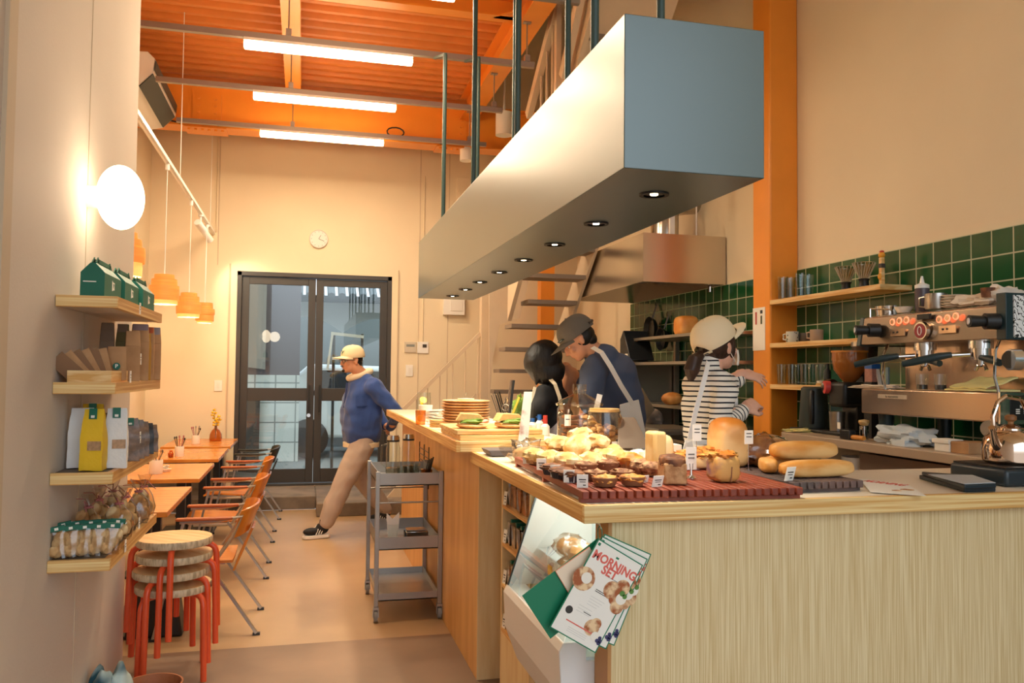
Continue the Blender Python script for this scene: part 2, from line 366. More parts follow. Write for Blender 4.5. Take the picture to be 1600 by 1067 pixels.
# orange column at the tiled wall
t = thing('steel_column', 'wide bright orange square column standing against the right wall', 'column', (3.28, 5.24, .2))
wpart('shaft', MB(M_orange).box(3.174, 3.4, 5.13, 5.36, .2, 6.1), t, bevel=.012)
# glazed double door at the back
M_frame = mat('dark door frame', '#3b3836', .45)
M_doorg = thin_glass('door glass', '#eef4f3', 1.6)
t = thing('door_1', 'dark framed glazed double door in the back wall', 'door', ((DX0+DX1)/2, YB+.05, DZ0)); del t['label']; del t['category']; t['kind'] = 'structure'
mid = (DX0+DX1)/2
mb = MB(M_frame).box(DX0, DX0+.05, YB, YB+.14, DZ0, DZ1).box(DX1-.05, DX1, YB, YB+.14, DZ0, DZ1).box(DX0, DX1, YB, YB+.14, DZ1-.05, DZ1).box(DX0, DX1, YB, YB+.14, DZ0, DZ0+.02)
wpart('door_frame', mb, t, bevel=.003)
for a, b, hx in ((DX0+.05, mid-.003, mid-.06), (mid+.003, DX1-.05, mid+.06)):
    mb = MB(M_frame); w = .085; y0, y1 = YB+.04, YB+.09
    mb.box(a, a+w, y0, y1, .17, 2.58).box(b-w, b, y0, y1, .17, 2.58).box(a+w, b-w, y0, y1, 2.5, 2.58).box(a+w, b-w, y0, y1, .17, .33).box(a+w, b-w, y0, y1, 1.13, 1.28)
    lf = wpart('door_leaf', mb, t, bevel=.003)
    wpart('pane', MB(M_doorg).box(a+w, b-w, y0+.02, y0+.026, .33, 1.13), lf); wpart('pane', MB(M_doorg).box(a+w, b-w, y0+.02, y0+.026, 1.28, 2.5), lf)
    wpart('pull_handle', MB(M_black).box(hx-.012, hx+.012, y0-.05, y0-.03, 1.0, 1.32).box(hx-.01, hx+.01, y0-.03, y0, 1.02, 1.05).box(hx-.01, hx+.01, y0-.03, y0, 1.27, 1.3), lf)
    if a < mid-.5: wpart('lock', MB(M_chrome).cyl((hx, y0, .96), (hx, y0-.015, .96), .022), lf)
# ============================================================ OUTSIDE THE BACK DOOR
M_wt = tile_mat('white outdoor tile', '#d9dcd8', '#cfd3d0', '#8b9290', .3, .4, axis='XZ')
M_plast = mat('outdoor plaster', '#e4e8e6', .9); M_asph = mat('outdoor paving', '#7c7f7c', .9, var=.1)
solo('outdoor_paving', MB(M_asph).box(-6, 7, 10.23, 22, -.02, .1), 'grey paving of the lane seen outside through the back door', 'paving')
t = thing('neighbour_shop', 'building across the lane with white tiled base seen through left door pane', 'building', (-1.3, 13.4, .1))
wpart('wall', MB(mat('plum wall', '#6d6468', .9)).box(-3.6, -.05, 13, 13.4, 1.4, 5.5), t); wpart('tile_base', MB(M_wt).box(-3.6, -.05, 12.98, 13.4, .1, 1.42), t)
wpart('cloth_banner', MB(mat('banner cloth', '#9b958c', .9)).grid(lambda u, v: (-1.3+u*.75, 12.85+.04*math.sin(u*9+v*2), 1.6+v*1.25-.1*u*(1-v)), 16, 10, .004), t)
wpart('shutter', MB(mat('dark brown panel', '#4a4038', .8)).box(-1.5, -.62, 12.9, 12.98, .1, 1.05), t)
t = thing('neighbour_house', 'pale house with grey tiled eaves across the lane, behind both door panes', 'house', (1.5, 17, .1))
wpart('wall', MB(M_plast).box(-.6, 6, 17, 17.5, .1, 2.95), t)
mb = MB(mat('roof tile', '#4f585c', .6)).box(-1.2, 6.4, 16.2, 17.5, 2.88, 2.95)
for i in range(38): mb.cyl((-1.1+i*.2, 16.0, 2.92), (-1.1+i*.2, 18.6, 4.3), .075, n=8)
wpart('tiled_roof', mb, t)
mb = MB(mat('grey fence panel', '#7d8485', .7))
for i in range(5): mb.prism([(-.6+i*1.3, .1), (.7+i*1.3, .1), (.7+i*1.3, 2.2)]+[(.7+i*1.3-k*.13, 2.2+.28*math.sin(PI*k/10)) for k in range(1, 10)]+[(-.6+i*1.3, 2.2)], 15.5, 15.56, 'y')
solo('garden_fence', mb, 'grey fence with a scalloped top in front of the pale house outside', 'fence')
t = thing('white_van', 'low white vehicle parked in the lane outside the door', 'vehicle', (.7, 14, .1))
mb = MB(mat('vehicle white', '#dfe4e6', .3, coat=.4)).prism([(-.5, .42), (2.6, .42), (2.6, 1.35), (2.3, 1.55), (.1, 1.6), (-.35, 1.2), (-.5, 1.0)], 13.4, 14.8, 'y'); wpart('body', mb, t, bevel=.06)
wpart('window_glass', MB(M_blackp).prism([(.15, 1.1), (2.2, 1.1), (2.15, 1.48), (.3, 1.5)], 13.385, 13.4, 'y'), t)
for x in (.1, 2.1): wpart('wheel', MB(M_black).cyl((x, 13.35, .42), (x, 13.6, .42), .31, n=24), t)
t = thing('street_sign', 'small framed sign board on posts outside behind the man in the blue pullover', 'sign', (.62, 11.4, .1))
wpart('frame', MB(M_white).bar((.32, 11.4, 1.5), (.38, 11.4, 2.0), .04, .03).bar((.36, 11.4, 2.0), (.8, 11.4, 1.96), .03, .04).bar((.38, 11.4, 1.66), (.8, 11.4, 1.66), .03, .04), t)
wpart('post', MB(M_dsteel).cyl((.4, 11.42, .1), (.4, 11.42, 2.0), .02).cyl((.78, 11.42, .1), (.78, 11.42, 2.0), .02), t)
# ============================================================ STAIRCASE
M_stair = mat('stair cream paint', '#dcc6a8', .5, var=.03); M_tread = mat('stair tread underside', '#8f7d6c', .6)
t = thing('staircase', 'cream steel staircase climbing from the back wall to the upper floor', 'staircase', (2.2, 8.0, .2))
# low flight along the back wall
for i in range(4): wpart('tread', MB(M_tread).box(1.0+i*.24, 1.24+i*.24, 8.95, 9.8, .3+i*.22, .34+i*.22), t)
wpart('stringer', MB(M_stair).prism([(.9, .14), (1.1, .14), (1.98, 1.02), (1.98, 1.25), (1.85, 1.25)], 8.9, 8.93, 'y'), t)
wpart('handrail', MB(M_stair).bar((1.06, 8.9, 1.08), (1.9, 8.9, 1.92), .035, .04), t)
for x in (1.2, 1.32, 1.455, 1.595, 1.735, 1.875): wpart('baluster', MB(M_stair).cyl((x, 8.9, x-.7), (x, 8.9, x+.02), .006, n=8), t)
wpart('newel_post', MB(M_stair).box(1.9, 2.0, 8.86, 8.96, .2, 3.2), t, bevel=.004)
P_ = [at(*q, y=8.55) for q in ((764, 640), (764, 430), (776, 385), (842, 370), (828, 428), (812, 497), (781, 507), (770, 560), (766, 610))]
wpart('side_plate', MB(M_stair).prism([(p.x, p.z) for p in P_], 8.54, 8.56, 'y'), t)
# main flight
TR = [(8.8, 1.30), (8.55, 1.525), (8.3, 1.75), (8.05, 1.98), (7.8, 2.2)]
for i in range(13):
    y, z = (8.8-.25*i, 1.30+.225*i)
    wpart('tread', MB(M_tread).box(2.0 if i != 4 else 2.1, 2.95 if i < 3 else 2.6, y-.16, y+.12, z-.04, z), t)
def sl(x0, x1, w=.26):
    A = [(9.0, 1.0), (9.0, 1.0+w*1.3), (5.6, 4.32), (5.6, 4.32-w*1.3)]
    return MB(M_stair).prism([(a, b) for a, b in A], x0, x1, 'x')
wpart('stringer', sl(2.6, 2.63), t)
wpart('stringer', MB(M_stair).prism([(7.9, 2.0), (7.9, 2.35), (5.6, 4.42), (5.0, 4.9), (5.0, 4.55), (5.6, 4.0)], 1.96, 2.0, 'x'), t)
wpart('soffit_panel', MB(M_stair).prism([(7.0, 2.78), (5.0, 4.58), (3.9, 5.6), (3.9, 5.64), (7.0, 2.84)], 2.0, 2.6, 'x'), t)
wpart('handrail', MB(M_stair).bar(at(826, 181, x=1.9), at(872, 0, x=1.9), .05, .09), t)
wpart('handrail', MB(M_stair).bar(at(880, 120, x=1.9), at(912, -30, x=1.9), .05, .09), t)
a, b = at(826, 181, x=1.9), at(872, 0, x=1.9)
for px, py in ((846, 128), (855, 90), (864, 48)): p = at(px, py, x=1.9); wpart('baluster', MB(M_stair).cyl((1.9, p.y, p.z+.05), (1.9, p.y, p.z-.75), .012, n=8), t)
p = at(872, 12, x=1.9); wpart('baluster', MB(M_stair).box(1.88, 1.92, p.y-.03, p.y+.03, p.z-1.1, p.z+.1), t)
mb = MB(M_orange)
t = thing('steel_post', 'orange post seen between the stair treads', 'post', (2.7, 9.75, .2)); p0 = at(845, 500, y=9.6); p1 = at(866, 500, y=9.6)
wpart('shaft', MB(M_orange).box(p0.x, p1.x, 9.6, 9.75, .2, 4.6), t)
# ============================================================ TUBE LIGHTS ON RAILS
M_tube = mat('tube light diffuser', '#fff0dc', .4, emit=24, ecol='#ffdcae'); M_rail = mat('galvanised rail', '#a8a29a', .4, .8)
for i, (yy, x1, lb) in enumerate(((5.0, 1.7, 'nearest glowing tube light, cut by the top of the picture'), (6.15, 1.72, 'second glowing tube light from the front, under the corrugated ceiling'), (7.3, 1.74, 'third glowing tube light from the front, in front of the deep orange beam'), (8.45, 1.84, 'glowing tube light nearest the back wall'))):
    t = thing('tube_light', lb, 'light', (.155, yy, 3.85), group='tube lights on ceiling rails')
    x0 = -.46+(.12 if i == 0 else 0)
    wpart('diffuser', MB(M_tube).box(x0, x0+1.22, yy-.03, yy+.03, 3.81, 3.862), t, bevel=.012)
    wpart('housing', MB(M_white).box(x0, x0+1.22, yy-.032, yy+.032, 3.864, 3.885), t)
    area('tube_glow', (x0+.61, yy, 3.80), (0, 0, 0), 1.2, .08, (20, 20, 20, 26)[i], WARM)
    t = thing('lighting_rail', ['galvanised rail carrying the nearest tube light', 'galvanised rail carrying the second tube light', 'galvanised rail carrying the third tube light', 'galvanised rail carrying the rearmost tube light'][i], 'rail', (0, yy, 3.89))
    wpart('channel', MB(M_rail).box(-1.72 if yy < 7 else -1.24, x1, yy-.02, yy+.02, 3.887, 3.93), t)
    for x in (-.15, 1.66): wpart('hanger', MB(M_rail).cyl((x, yy, 3.93), (x, yy, 4.3 if yy < 8.2 else 4.3), .006, n=6).box(x-.02, x+.02, yy-.03, yy+.03, 3.93, 3.98).box(x-.03, x+.03, yy-.02, yy+.02, 4.24, 4.3), t)
mb = MB(M_black)
pts = [(-1.6+i*.12, 8.66+.015*math.sin(i*2.3), 3.965+.02*math.sin(i*1.7)) for i in range(28)]
mb.tube(pts, .009, 6).tube([(.9+.09*math.cos(a*.5), 8.64, 4.02+.05*math.sin(a*.5)) for a in range(14)], .008, 6)
solo('cable', mb, 'black cable lying along the bottom flange of the deep orange beam', 'cable')
t = thing('smoke_detector', 'round white detector on the slim joist', 'detector', (-.3, 5.75, 4.3)); wpart('body', MB(M_whitep).lathe([(0, 0), (.05, 0), (.07, .03), (.07, .06), (0, .06)], (-.28, 5.75, 4.24)), t)
t = thing('ceiling_speaker', 'small white cylinder hanging under the deep beam near the stair', 'speaker', (1.68, 8.62, 3.8)); wpart('body', MB(M_whitep).cyl((1.68, 8.72, 3.79), (1.68, 8.72, 3.93), .07), t)
t = thing('ceiling_speaker', 'white cylinder beyond the rods, higher than the one under the deep beam', 'speaker', (2.0, 8.3, 4.0)); wpart('body', MB(M_whitep).cyl((2.0, 8.3, 3.98), (2.0, 8.3, 4.22), .09), t); wpart('stem', MB(M_whitep).cyl((2.0, 8.3, 4.22), (2.0, 8.3, 6.1), .012, n=8), t)
# ============================================================ TEAL LIGHT BOX OVER THE COUNTER
t = thing('counter_canopy', 'long teal grey box with downlights hanging over the counter', 'canopy', (1.055, 4.15, 2.045))
HX0, HX1, HY0, HY1, HZ0, HZ1 = .84, 1.27, 2.081, 6.22, 2.045, 2.475
wpart('box', MB(M_teal).box(HX0, HX1, HY0, HY1, HZ0, HZ1), t, bevel=.002)
for i, y in enumerate((2.356, 2.88, 3.4, 3.92, 4.44, 4.96, 5.43, 5.92)):
    d = wpart('downlight', MB(M_black).lathe([(.034, -.006), (.046, -.006), (.047, 0), (.034, 0)], (1.052, y, HZ0), n=20), t)
    wpart('reflector', MB(M_chrome).lathe([(.034, -.003), (.02, -.0015), (0, -.0015)], (1.052, y, HZ0), n=16), d)
    wpart('lamp', MB(mat('lamp glow', '#fff0d8', .4, emit=22, ecol='#ffe2b0')).disc((1.052, y, HZ0-.004), .012, n=10), d)
    spot('downlight_beam', (1.052, y, HZ0-.012), (1.052, y, 0), 27, (1, .86, .66), 100, .7, .03)
for i, y in enumerate((2.57, 3.6, 4.6, 5.65)):
    for x in (.93, 1.17): wpart('hanging_rod', MB(M_teald).cyl((x, y, HZ1), (x, y, 4.75 if i < 2 else (4.5 if i < 3 else 3.72)), .0145, n=12), t)
wpart('hanging_rod', MB(M_teald).bar((.93, 5.64, 3.72), (.93, 6.15, 3.885), .02, .02).bar((1.17, 5.64, 3.72), (1.17, 6.15, 3.885), .02, .02), t)
# ============================================================ EXHAUST HOOD
M_hood = mat('polished hood steel', '#c9c2b8', .24, 1, var=.03, vs=2)
t = thing('exhaust_hood', 'polished stainless steel exhaust hood on the tiled wall', 'hood', (3.0, 7.0, 2.235))
mb = MB(M_hood); B = [(2.65, 6.143), (XR-.013, 6.143), (XR-.013, 8.1), (2.65, 8.03)]; Tt = [(2.65, 6.143), (XR-.013, 6.143), (XR-.013, 7.75), (2.65, 7.68)]
th = .012
def ring(pts, z, ins=0):
    c = Vector((sum(p[0] for p in pts)/4, sum(p[1] for p in pts)/4)); return [(p[0]+(c.x-p[0])*ins, p[1]+(c.y-p[1])*ins, z) for p in pts]
vs = ring(B, 2.235)+ring(Tt, 2.633)+ring(B, 2.235, .04)+ring(Tt, 2.5, .04)
fs = [(i, (i+1) % 4, 4+(i+1) % 4, 4+i) for i in range(4)]+[(4, 5, 6, 7)]+[(i, (i+1) % 4, 8+(i+1) % 4, 8+i) for i in range(4)]+[(8+i, 8+(i+1) % 4, 12+(i+1) % 4, 12+i) for i in range(4)]+[(12, 13, 14, 15)]
wpart('shell', mb.add(vs, fs), t)
wpart('filter', MB(M_dsteel).box(2.75, 3.3, 6.3, 7.7, 2.40, 2.42), t)
wpart('grease_cup', MB(M_chrome).cyl((3.3, 6.25, 2.18), (3.3, 6.25, 2.235), .018), t); wpart('grease_cup', MB(M_chrome).cyl((2.68, 7.98, 2.2), (2.68, 7.98, 2.24), .018), t)
mb = MB(M_hood).tube([(3.05, 6.6, 2.64), (3.05, 6.6, 2.9), (3.1, 6.65, 3.0), (3.38, 6.7, 3.05)], .12, 20)
wpart('duct', mb, t)
wpart('support_bracket', MB(M_white).box(2.9, 2.94, 6.17, 6.2, 2.633, 2.9).cyl((3.2, 6.3, 2.63), (3.2, 6.3, 3.6), .006, n=6), t)
# ============================================================ WALL FITTINGS
t = thing('wall_clock', 'small round white clock on the back wall above the door', 'clock', (.151, YB-.02, 2.95))
wpart('case', MB(mat('clock rim', '#d9d2c6', .3)).lathe([(0, 0), (.105, 0), (.11, .012), (.11, .03), (.1, .034), (.1, .026), (0, .026)], (.151, YB, 3.055), R=Matrix.Rotation(PI/2, 3, 'X'), n=36), t)
mb = MB(M_ink).bar((.151, YB-.03, 3.055), (.175, YB-.03, 3.1), .006, .004).bar((.151, YB-.03, 3.055), (.215, YB-.03, 3.03), .005, .004); wpart('hands', mb, t)
mb = MB(M_ink)
for k in range(12): a = k*PI/6; mb.cyl((.151+.085*math.cos(a), YB-.026, 3.055+.085*math.sin(a)), (.151+.085*math.cos(a), YB-.029, 3.055+.085*math.sin(a)), .004, n=6)
wpart('dial_marks', mb, t)
def plate(name, lb, cat, px0, py0, px1, py1, d=.012, m=None, plane=dict(y=YB)):
    a = at(px0, py0, **plane); b = at(px1, py1, **plane)
    t = thing(name, lb, cat, ((a.x+b.x)/2, YB-d/2, b.z)); wpart('cover', MB(m or M_whitep).box(a.x, b.x, YB-d, YB, b.z, a.z), t, bevel=.003); return t, a, b
t, a, b = plate('light_switch', 'white switch plate on back wall left of the door', 'switch', 335, 594, 347, 611); wpart('rocker', MB(M_white).cbox(((a.x+b.x)/2, YB-.014, (a.z+b.z)/2), (.03, .006, .06)), t)
t, a, b = plate('light_switch', 'white switch plate on back wall right of the door', 'switch', 634, 570, 645, 588); wpart('rocker', MB(M_white).cbox(((a.x+b.x)/2, YB-.014, (a.z+b.z)/2), (.03, .006, .07)), t)
t, a, b = plate('control_panel', 'grey control panel on the back wall beside the thermostat', 'panel', 632, 534, 650, 551, .018, mat('panel beige', '#cfc3b0', .5)); wpart('display', MB(mat('lcd', '#8c8f86', .3)).cbox(((a.x+b.x)/2, YB-.02, a.z-.045), (.1, .004, .03)), t)
t, a, b = plate('thermostat', 'white thermostat with a small dark screen, ending a cable on the back wall', 'thermostat', 652, 534, 669, 552, .02); wpart('display', MB(M_ink).cbox(((a.x+b.x)/2+.02, YB-.022, a.z-.05), (.05, .004, .04)), t)
p = at(660, 534, y=YB); solo('wall_conduit', MB(M_wall).cyl((p.x, YB-.008, p.z), (p.x, YB-.008, 3.9), .007, n=8), 'thin painted conduit running up the wall from the thermostat', 'conduit')
t, a, b = plate('electric_box', 'white box with inner cover on back wall under the teal canopy', 'box', 692, 462, 724, 493, .09); wpart('inner_cover', MB(M_white).box(a.x+.08, b.x-.03, YB-.1, YB-.09, b.z+.05, a.z), t)
t, a, b = plate('wall_panel', 'flat upright cover panel high on the back wall', 'panel', 714, 278, 745, 350, .03, M_wall)
t, a, b = plate('wall_bracket', 'small cream box behind the stair side plate', 'box', 752, 530, 766, 556, .08, M_stair)
t = thing('air_conditioner', 'white wall mounted air conditioner high in the left recess', 'air conditioner', (-1.45, 7.95, 3.85))
prof = [(-1.62, 4.14), (-1.62, 3.86), (-1.54, 3.82), (-1.38, 3.86), (-1.27, 3.98), (-1.26, 4.10), (-1.32, 4.16)]
wpart('body', MB(M_whitep).prism(prof, 7.36, 8.6, 'y'), t, bevel=.008)
wpart('air_flap', MB(mat('vent dark', '#3d4644', .5)).prism([(-1.38, 3.855), (-1.275, 3.97), (-1.268, 3.965), (-1.373, 3.85)], 7.35, 8.55, 'y').prism([(-1.262, 4.0), (-1.255, 4.08), (-1.25, 4.08), (-1.257, 4.0)], 7.35, 8.55, 'y'), t); wpart('wall_bracket', MB(M_steel).box(-1.72, -1.62, 7.4, 8.5, 3.9, 4.1), t)
# track with pendants and spots over the tables
t = thing('track_rail', 'white lighting track running over the row of tables', 'rail', (-1.03, 7.4, 3.05)); wpart('channel', MB(M_whitep).box(-1.048, -1.012, 4.6, 9.98, 3.05, 3.08).box(-1.035, -1.025, 4.6, 9.98, 3.045, 3.05), t)
for y in (5.0, 7.3, 9.6): wpart('suspension', MB(M_whitep).cyl((-1.03, y, 3.08), (-1.03, y, 4.5), .004, n=6), t)
solo('wall_conduit', MB(M_wall).cyl((-1.0, YB-.012, 3.08), (-1.0, YB-.012, 4.4), .009, n=8), 'painted conduit from the track end up to the orange beam', 'conduit')
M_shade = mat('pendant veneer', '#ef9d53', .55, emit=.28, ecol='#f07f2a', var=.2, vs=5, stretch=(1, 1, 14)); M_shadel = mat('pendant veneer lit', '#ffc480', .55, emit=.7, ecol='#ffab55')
PEND = [(5.25, 2.03, 0, 'pendant lamp of pale wood veneer partly hidden behind the wall corner'), (6.65, 1.975, 1, 'tiered wood veneer pendant lamp over the second table'), (8.03, 1.965, 1, 'tiered wood veneer pendant lamp over the third table'), (9.3, 1.985, 2, 'barrel shaped wood veneer pendant lamp nearest the back wall')]
for y, z0, k, lb in PEND:
    t = thing('pendant_lamp', lb, 'lamp', (-1.03, y, z0), group='veneer pendants over the tables')
    tiers = {0: [(.09, 0, .1), (.105, .08, .17), (.085, .16, .22), (.06, .21, .26)], 1: [(.095, .0, .045), (.107, .03, .14), (.09, .12, .19), (.07, .17, .225)], 2: [(.075, 0, .03), (.092, .02, .1), (.1, .09, .15), (.08, .14, .215)]}[k]
    for j, (r, a, b) in enumerate(tiers):
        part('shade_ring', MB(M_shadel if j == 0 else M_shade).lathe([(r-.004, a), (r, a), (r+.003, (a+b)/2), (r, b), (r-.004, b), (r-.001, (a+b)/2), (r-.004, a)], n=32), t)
    part('bulb', MB(mat('bulb glow', '#ffe8c0', .4, emit=3, ecol='#ffcf8a')).ell((0, 0, .09), (.03, .03, .04)), t)
    part('cord', MB(M_whitep).cyl((0, 0, tiers[-1][2]-.03), (0, 0, 3.05-z0), .004, n=6).cyl((0, 0, 3.0-z0), (0, 0, 3.05-z0), .016, n=10).lathe([(0, tiers[-1][2]), (tiers[-1][0], tiers[-1][2]-.005), (0, tiers[-1][2]-.01)], n=16), t)
    point('pendant_glow', (-1.03, y, z0-.02), 5, (1, .66, .36), .05)
for y, ty, lb in ((8.75, 9.6, 'white track spotlight above the pendants, nearer of the pair'), (9.35, 9.9, 'white track spotlight nearest the back wall, glowing')):
    t = thing('track_spotlight', lb, 'spotlight', (-1.03, y, 2.9)); d = Vector((.35, ty-y, -.5)).normalized(); c = Vector((-1.03, y, 2.93))
    wpart('head', MB(M_whitep).cyl(c-d*.07, c+d*.07, .036), t); wpart('stem', MB(M_whitep).cyl(c, c+Vector((0, 0, .12)), .01, n=8).cyl((-1.03, y, 3.03), (-1.03, y, 3.05), .025, n=12), t)
    wpart('lamp', MB(mat('spot glow', '#fff4e0', .4, emit=25, ecol='#ffe6bd')).disc(c+d*.0705, .03, d, .002, 16), t)
    spot('track_spot_beam', c+d*.08, c+d*2, 14, WARM, 60, .5, .03)
# round wall lamp on the near left wall
t = thing('wall_lamp', 'glowing white disc lamp on the left wall above the shelves', 'lamp', (-.76, 3.66, 2.0))
wpart('mount', MB(M_whitep).cyl((XL, 3.5, 2.155), (-.775, 3.5, 2.155), .045), t)
RX = Matrix.Rotation(math.radians(90), 3, 'Y')
wpart('globe', MB(mat('opal glass', '#fff6e8', .3, emit=5, ecol='#ffe6c4')).ell((-.705, 3.47, 2.152), (.085, .125, .125), 40, 24), t)
point('wall_lamp_glow', (-.55, 3.4, 2.15), 2.2, (1, .8, .58), .1)
# ============================================================ LEFT SIDE: TABLES, CHAIRS, STOOLS
def make_table():
    t = thing('cafe_table', 'x', 'table')
    part('table_top', MB(M_tablew).box(-.33, .33, -.5, .5, .69, .72), t, bevel=.004)
    part('pedestal_leg', MB(M_black).box(.14, .2, -.2, -.14, .02, .69), t); part('pedestal_leg', MB(M_black).box(.14, .2, .14, .2, .02, .69), t)
    part('crossbar', MB(M_black).box(-.25, .25, -.2, -.14, .66, .69).box(-.25, .25, .14, .2, .66, .69), t)
    part('base_plate', MB(M_black).box(-.2, .26, -.32, .32, 0, .02), t, bevel=.004)
    return t
tb = make_table()
TBL = [(5.25, 'orange topped cafe table nearest the stools, holding nothing'), (6.66, 'second cafe table, holding one white pot of napkins'), (8.0, 'third cafe table, holding a white pot of cutlery and a small jar'), (9.22, 'farthest cafe table, beside the glass door, holding a pot and flower vase')]
for i, (y, lb) in enumerate(TBL):
    z = .14 if i == 3 else 0
    o = tb if i == 0 else dup(tb, (0, 0, 0))
    o.location = (-1.02, y, 0); o['label'] = lb; o['group'] = 'cafe tables along the left wall'
# plywood chair, sitter looks towards -x
M_chw = two('amber plywood', '#c9701c', '#dc8a30', 5, (1, 4, 1), rough=.3, detail=3, coat=.2); M_alu = mat('brushed aluminium', '#b4b0a8', .3, .9); M_redpad = mat('red brown arm pad', '#b05a26', .5)
M_dkseat = mat('dark olive plywood', '#2e2f28', .4)
def make_chair(wood, padm, nm='cafe_chair'):
    t = thing(nm, 'x', 'chair')
    part('seat', MB(wood).grid(lambda u, v: (-.24+.44*u, -.21+.42*v, .425+.012*math.cos(PI*(u*1.1))-.012*math.sin(PI*v)+(-.02*(1-u*4)**2 if u < .25 else 0)), 12, 8, .014), t)
    def back(u, v):
        a = -PI/2+PI*u; r = 1.0
        x = .19+.09*math.cos(a)+.055*v+.0; y = .235*math.sin(a)
        return (x, y, .535+.155*v+.02*math.cos(a))
    part('backrest', MB(wood).grid(back, 20, 5, .012), t)
    part('back_panel', MB(wood).grid(lambda u, v: (.2+.1*v+.01*math.cos((u-.5)*2), -.12+.24*u, .33+.24*v), 6, 6, .012), t)
    for s in (-1, 1):
        part('armrest', MB(padm).box(-.1, .2, s*.235-.024, s*.235+.024, .645, .66), t, bevel=.006)
        part('side_frame', MB(M_alu).tube([(-.08, s*.235, .638), (.1, s*.235, .638), (.25, s*.235, .66), (.2, s*.235, .55), (.1, s*.235, .40), (.06, s*.23, .39), (-.16, s*.22, .39)], .011, 8), t)
        part('leg', MB(M_alu).bar((.07, s*.235, .41), (.34, s*.25, .012), .014, .03, (0, 1, 0)), t)
        part('leg', MB(M_alu).bar((-.06, s*.235, .635), (-.2, s*.25, .012), .014, .024, (0, 1, 0)), t)
        part('foot', MB(M_blackp).box(.32, .36, s*.25-.012, s*.25+.012, 0, .014), t); part('foot', MB(M_blackp).box(-.22, -.185, s*.25-.012, s*.25+.012, 0, .014), t)
    part('seat_rail', MB(M_alu).box(-.2, .16, -.2, -.185, .39, .41).box(-.2, .16, .185, .2, .39, .41), t)
    return t
ch = make_chair(M_chw, M_redpad); chd = make_chair(M_dkseat, M_dkseat)
for i, (y, lb) in enumerate(((5.12, 'amber plywood cafe chair at the nearest table, beside the stack of stools'), (6.4, 'amber plywood cafe chair with red brown arms at the second table'), (7.68, 'amber plywood cafe chair at the third table'))):
    o = ch if i == 0 else dup(ch, (0, 0, 0))
    o.location = (-.565, y, 0); o['label'] = lb; o['group'] = 'plywood cafe chairs'
chd.location = (-.54, 8.8, 0); chd['label'] = 'dark cafe chair at the farthest table by the glass door'
# stacked stools
M_leg = mat('vermilion tube', '#e2542a', .35); M_stw = two('ash stool seat', '#e3b170', '#f0cd97', 5, (5, .5, 1), rough=.45, detail=3); M_stwe = two('ply seat edge', '#b09a7a', '#d8c4a2', 60, (1, 1, .3), rough=.6)
def make_stool():
    t = thing('round_stool', 'x', 'stool')
    part('seat', MB(M_stwe).lathe([(0, .41), (.172, .41), (.176, .416), (.176, .438), (.172, .444)], n=48).use(M_stw).lathe([(.172, .444), (0, .444)], n=48), t)
    for k in range(4):
        a = PI/4+k*PI/2; c, s = math.cos(a), math.sin(a)
        part('leg', MB(M_leg).tube([(c*r, s*r, z) for r, z in ((.06, .403), (.145, .403), (.168, .398), (.184, .385), (.192, .365), (.195, .34), (.2, .2), (.205, 0))], .0145, 12), t)
    return t
st = make_stool()
LB = ['round ash stool with vermilion legs, at the bottom of the stack', 'round stool with vermilion legs, second from the bottom of the stack', 'round stool with vermilion legs, second from the top of the stack', 'round ash stool on top of the stack, its whole seat showing']
for i, (dx, dy, rz, z) in enumerate(((0, 0, .12, 0), (-.012, .0, .36, .073), (0, .012, .6, .146), (0, .0, .84, .222))):
    o = st if i == 0 else dup(st, (0, 0, 0))
    o.location = (-.592+dx, 4.33+dy, z); o.rotation_euler = (0, 0, rz); o['label'] = LB[i]; o['group'] = 'stacked round stools'
# basket with a plaid cloth, low at the wall
t = thing('round_tub', 'low brown round tub at foot of the left wall, below the stools', 'tub', (-.57, 3.66, 0))
wpart('tub', MB(mat('terracotta tub', '#a8663e', .6, bump=.3, bs=40)).lathe([(0, .01), (.09, .0), (.115, .19), (.118, .2), (.11, .2), (.085, .02), (0, .02)], (-.57, 3.66, 0), n=32), t)
M_plaid = two('plaid cloth', '#1f4d5c', '#b9cdcb', 12, (1, .4, 1), rough=.9, detail=1, lo=.42, hi=.6)
mb = MB(M_plaid)
for k, (dx, dy, h) in enumerate(((0, 0, .255), (.055, .03, .27), (-.035, .05, .24))): mb.ell((-.755+dx, 3.66+dy, h-.14), (.05, .07, .15), 24, 16, amp=.22, freq=1.6, seed=k)
t = thing('cloth_bag', 'teal plaid cloth bundle at the foot of the left wall', 'cloth', (-.74, 3.69, 0)); wpart('cloth', mb, t)
t2 = thing('floor_bag', 'dark bag standing behind the stools under the nearest table', 'bag', (-.78, 5.0, 0)); wpart('body', MB(M_black).prism([(-.92, 0), (-.62, 0), (-.66, .27), (-.9, .27)], 4.92, 5.08, 'y'), t2, bevel=.015); wpart('strap', MB(M_black).tube([(-.85, 5, .26), (-.83, 5, .33), (-.74, 5, .34), (-.71, 5, .26)], .008, 6), t2)
# wall shelves
SHL = [(1.735, 'topmost wall shelf on the left, under the disc lamp, carrying green boxes'), (1.434, 'second wall shelf from the top, carrying brown paper pouches'), (1.123, 'third wall shelf from the top, carrying tall white and yellow bags'), (.826, 'lowest wall shelf, carrying clear bags of cookies')]
SX0, SX1, SY0, SY1 = XL+.002, -.633, 3.11, 4.045
for z, lb in SHL:
    mb = MB(M_edgeX).box(SX0, SX1, SY0, SY0+.02, z-.04, z).use(M_edgeY).box(SX1-.02, SX1, SY0+.02, SY1, z-.04, z).use(M_wallL if z > 1.5 else M_dado).box(SX0, SX1-.02, SY0+.02, SY1, z-.038, z-.004)
    solo('wall_shelf', mb, lb, 'shelf', 'wooden shelves on the left wall')
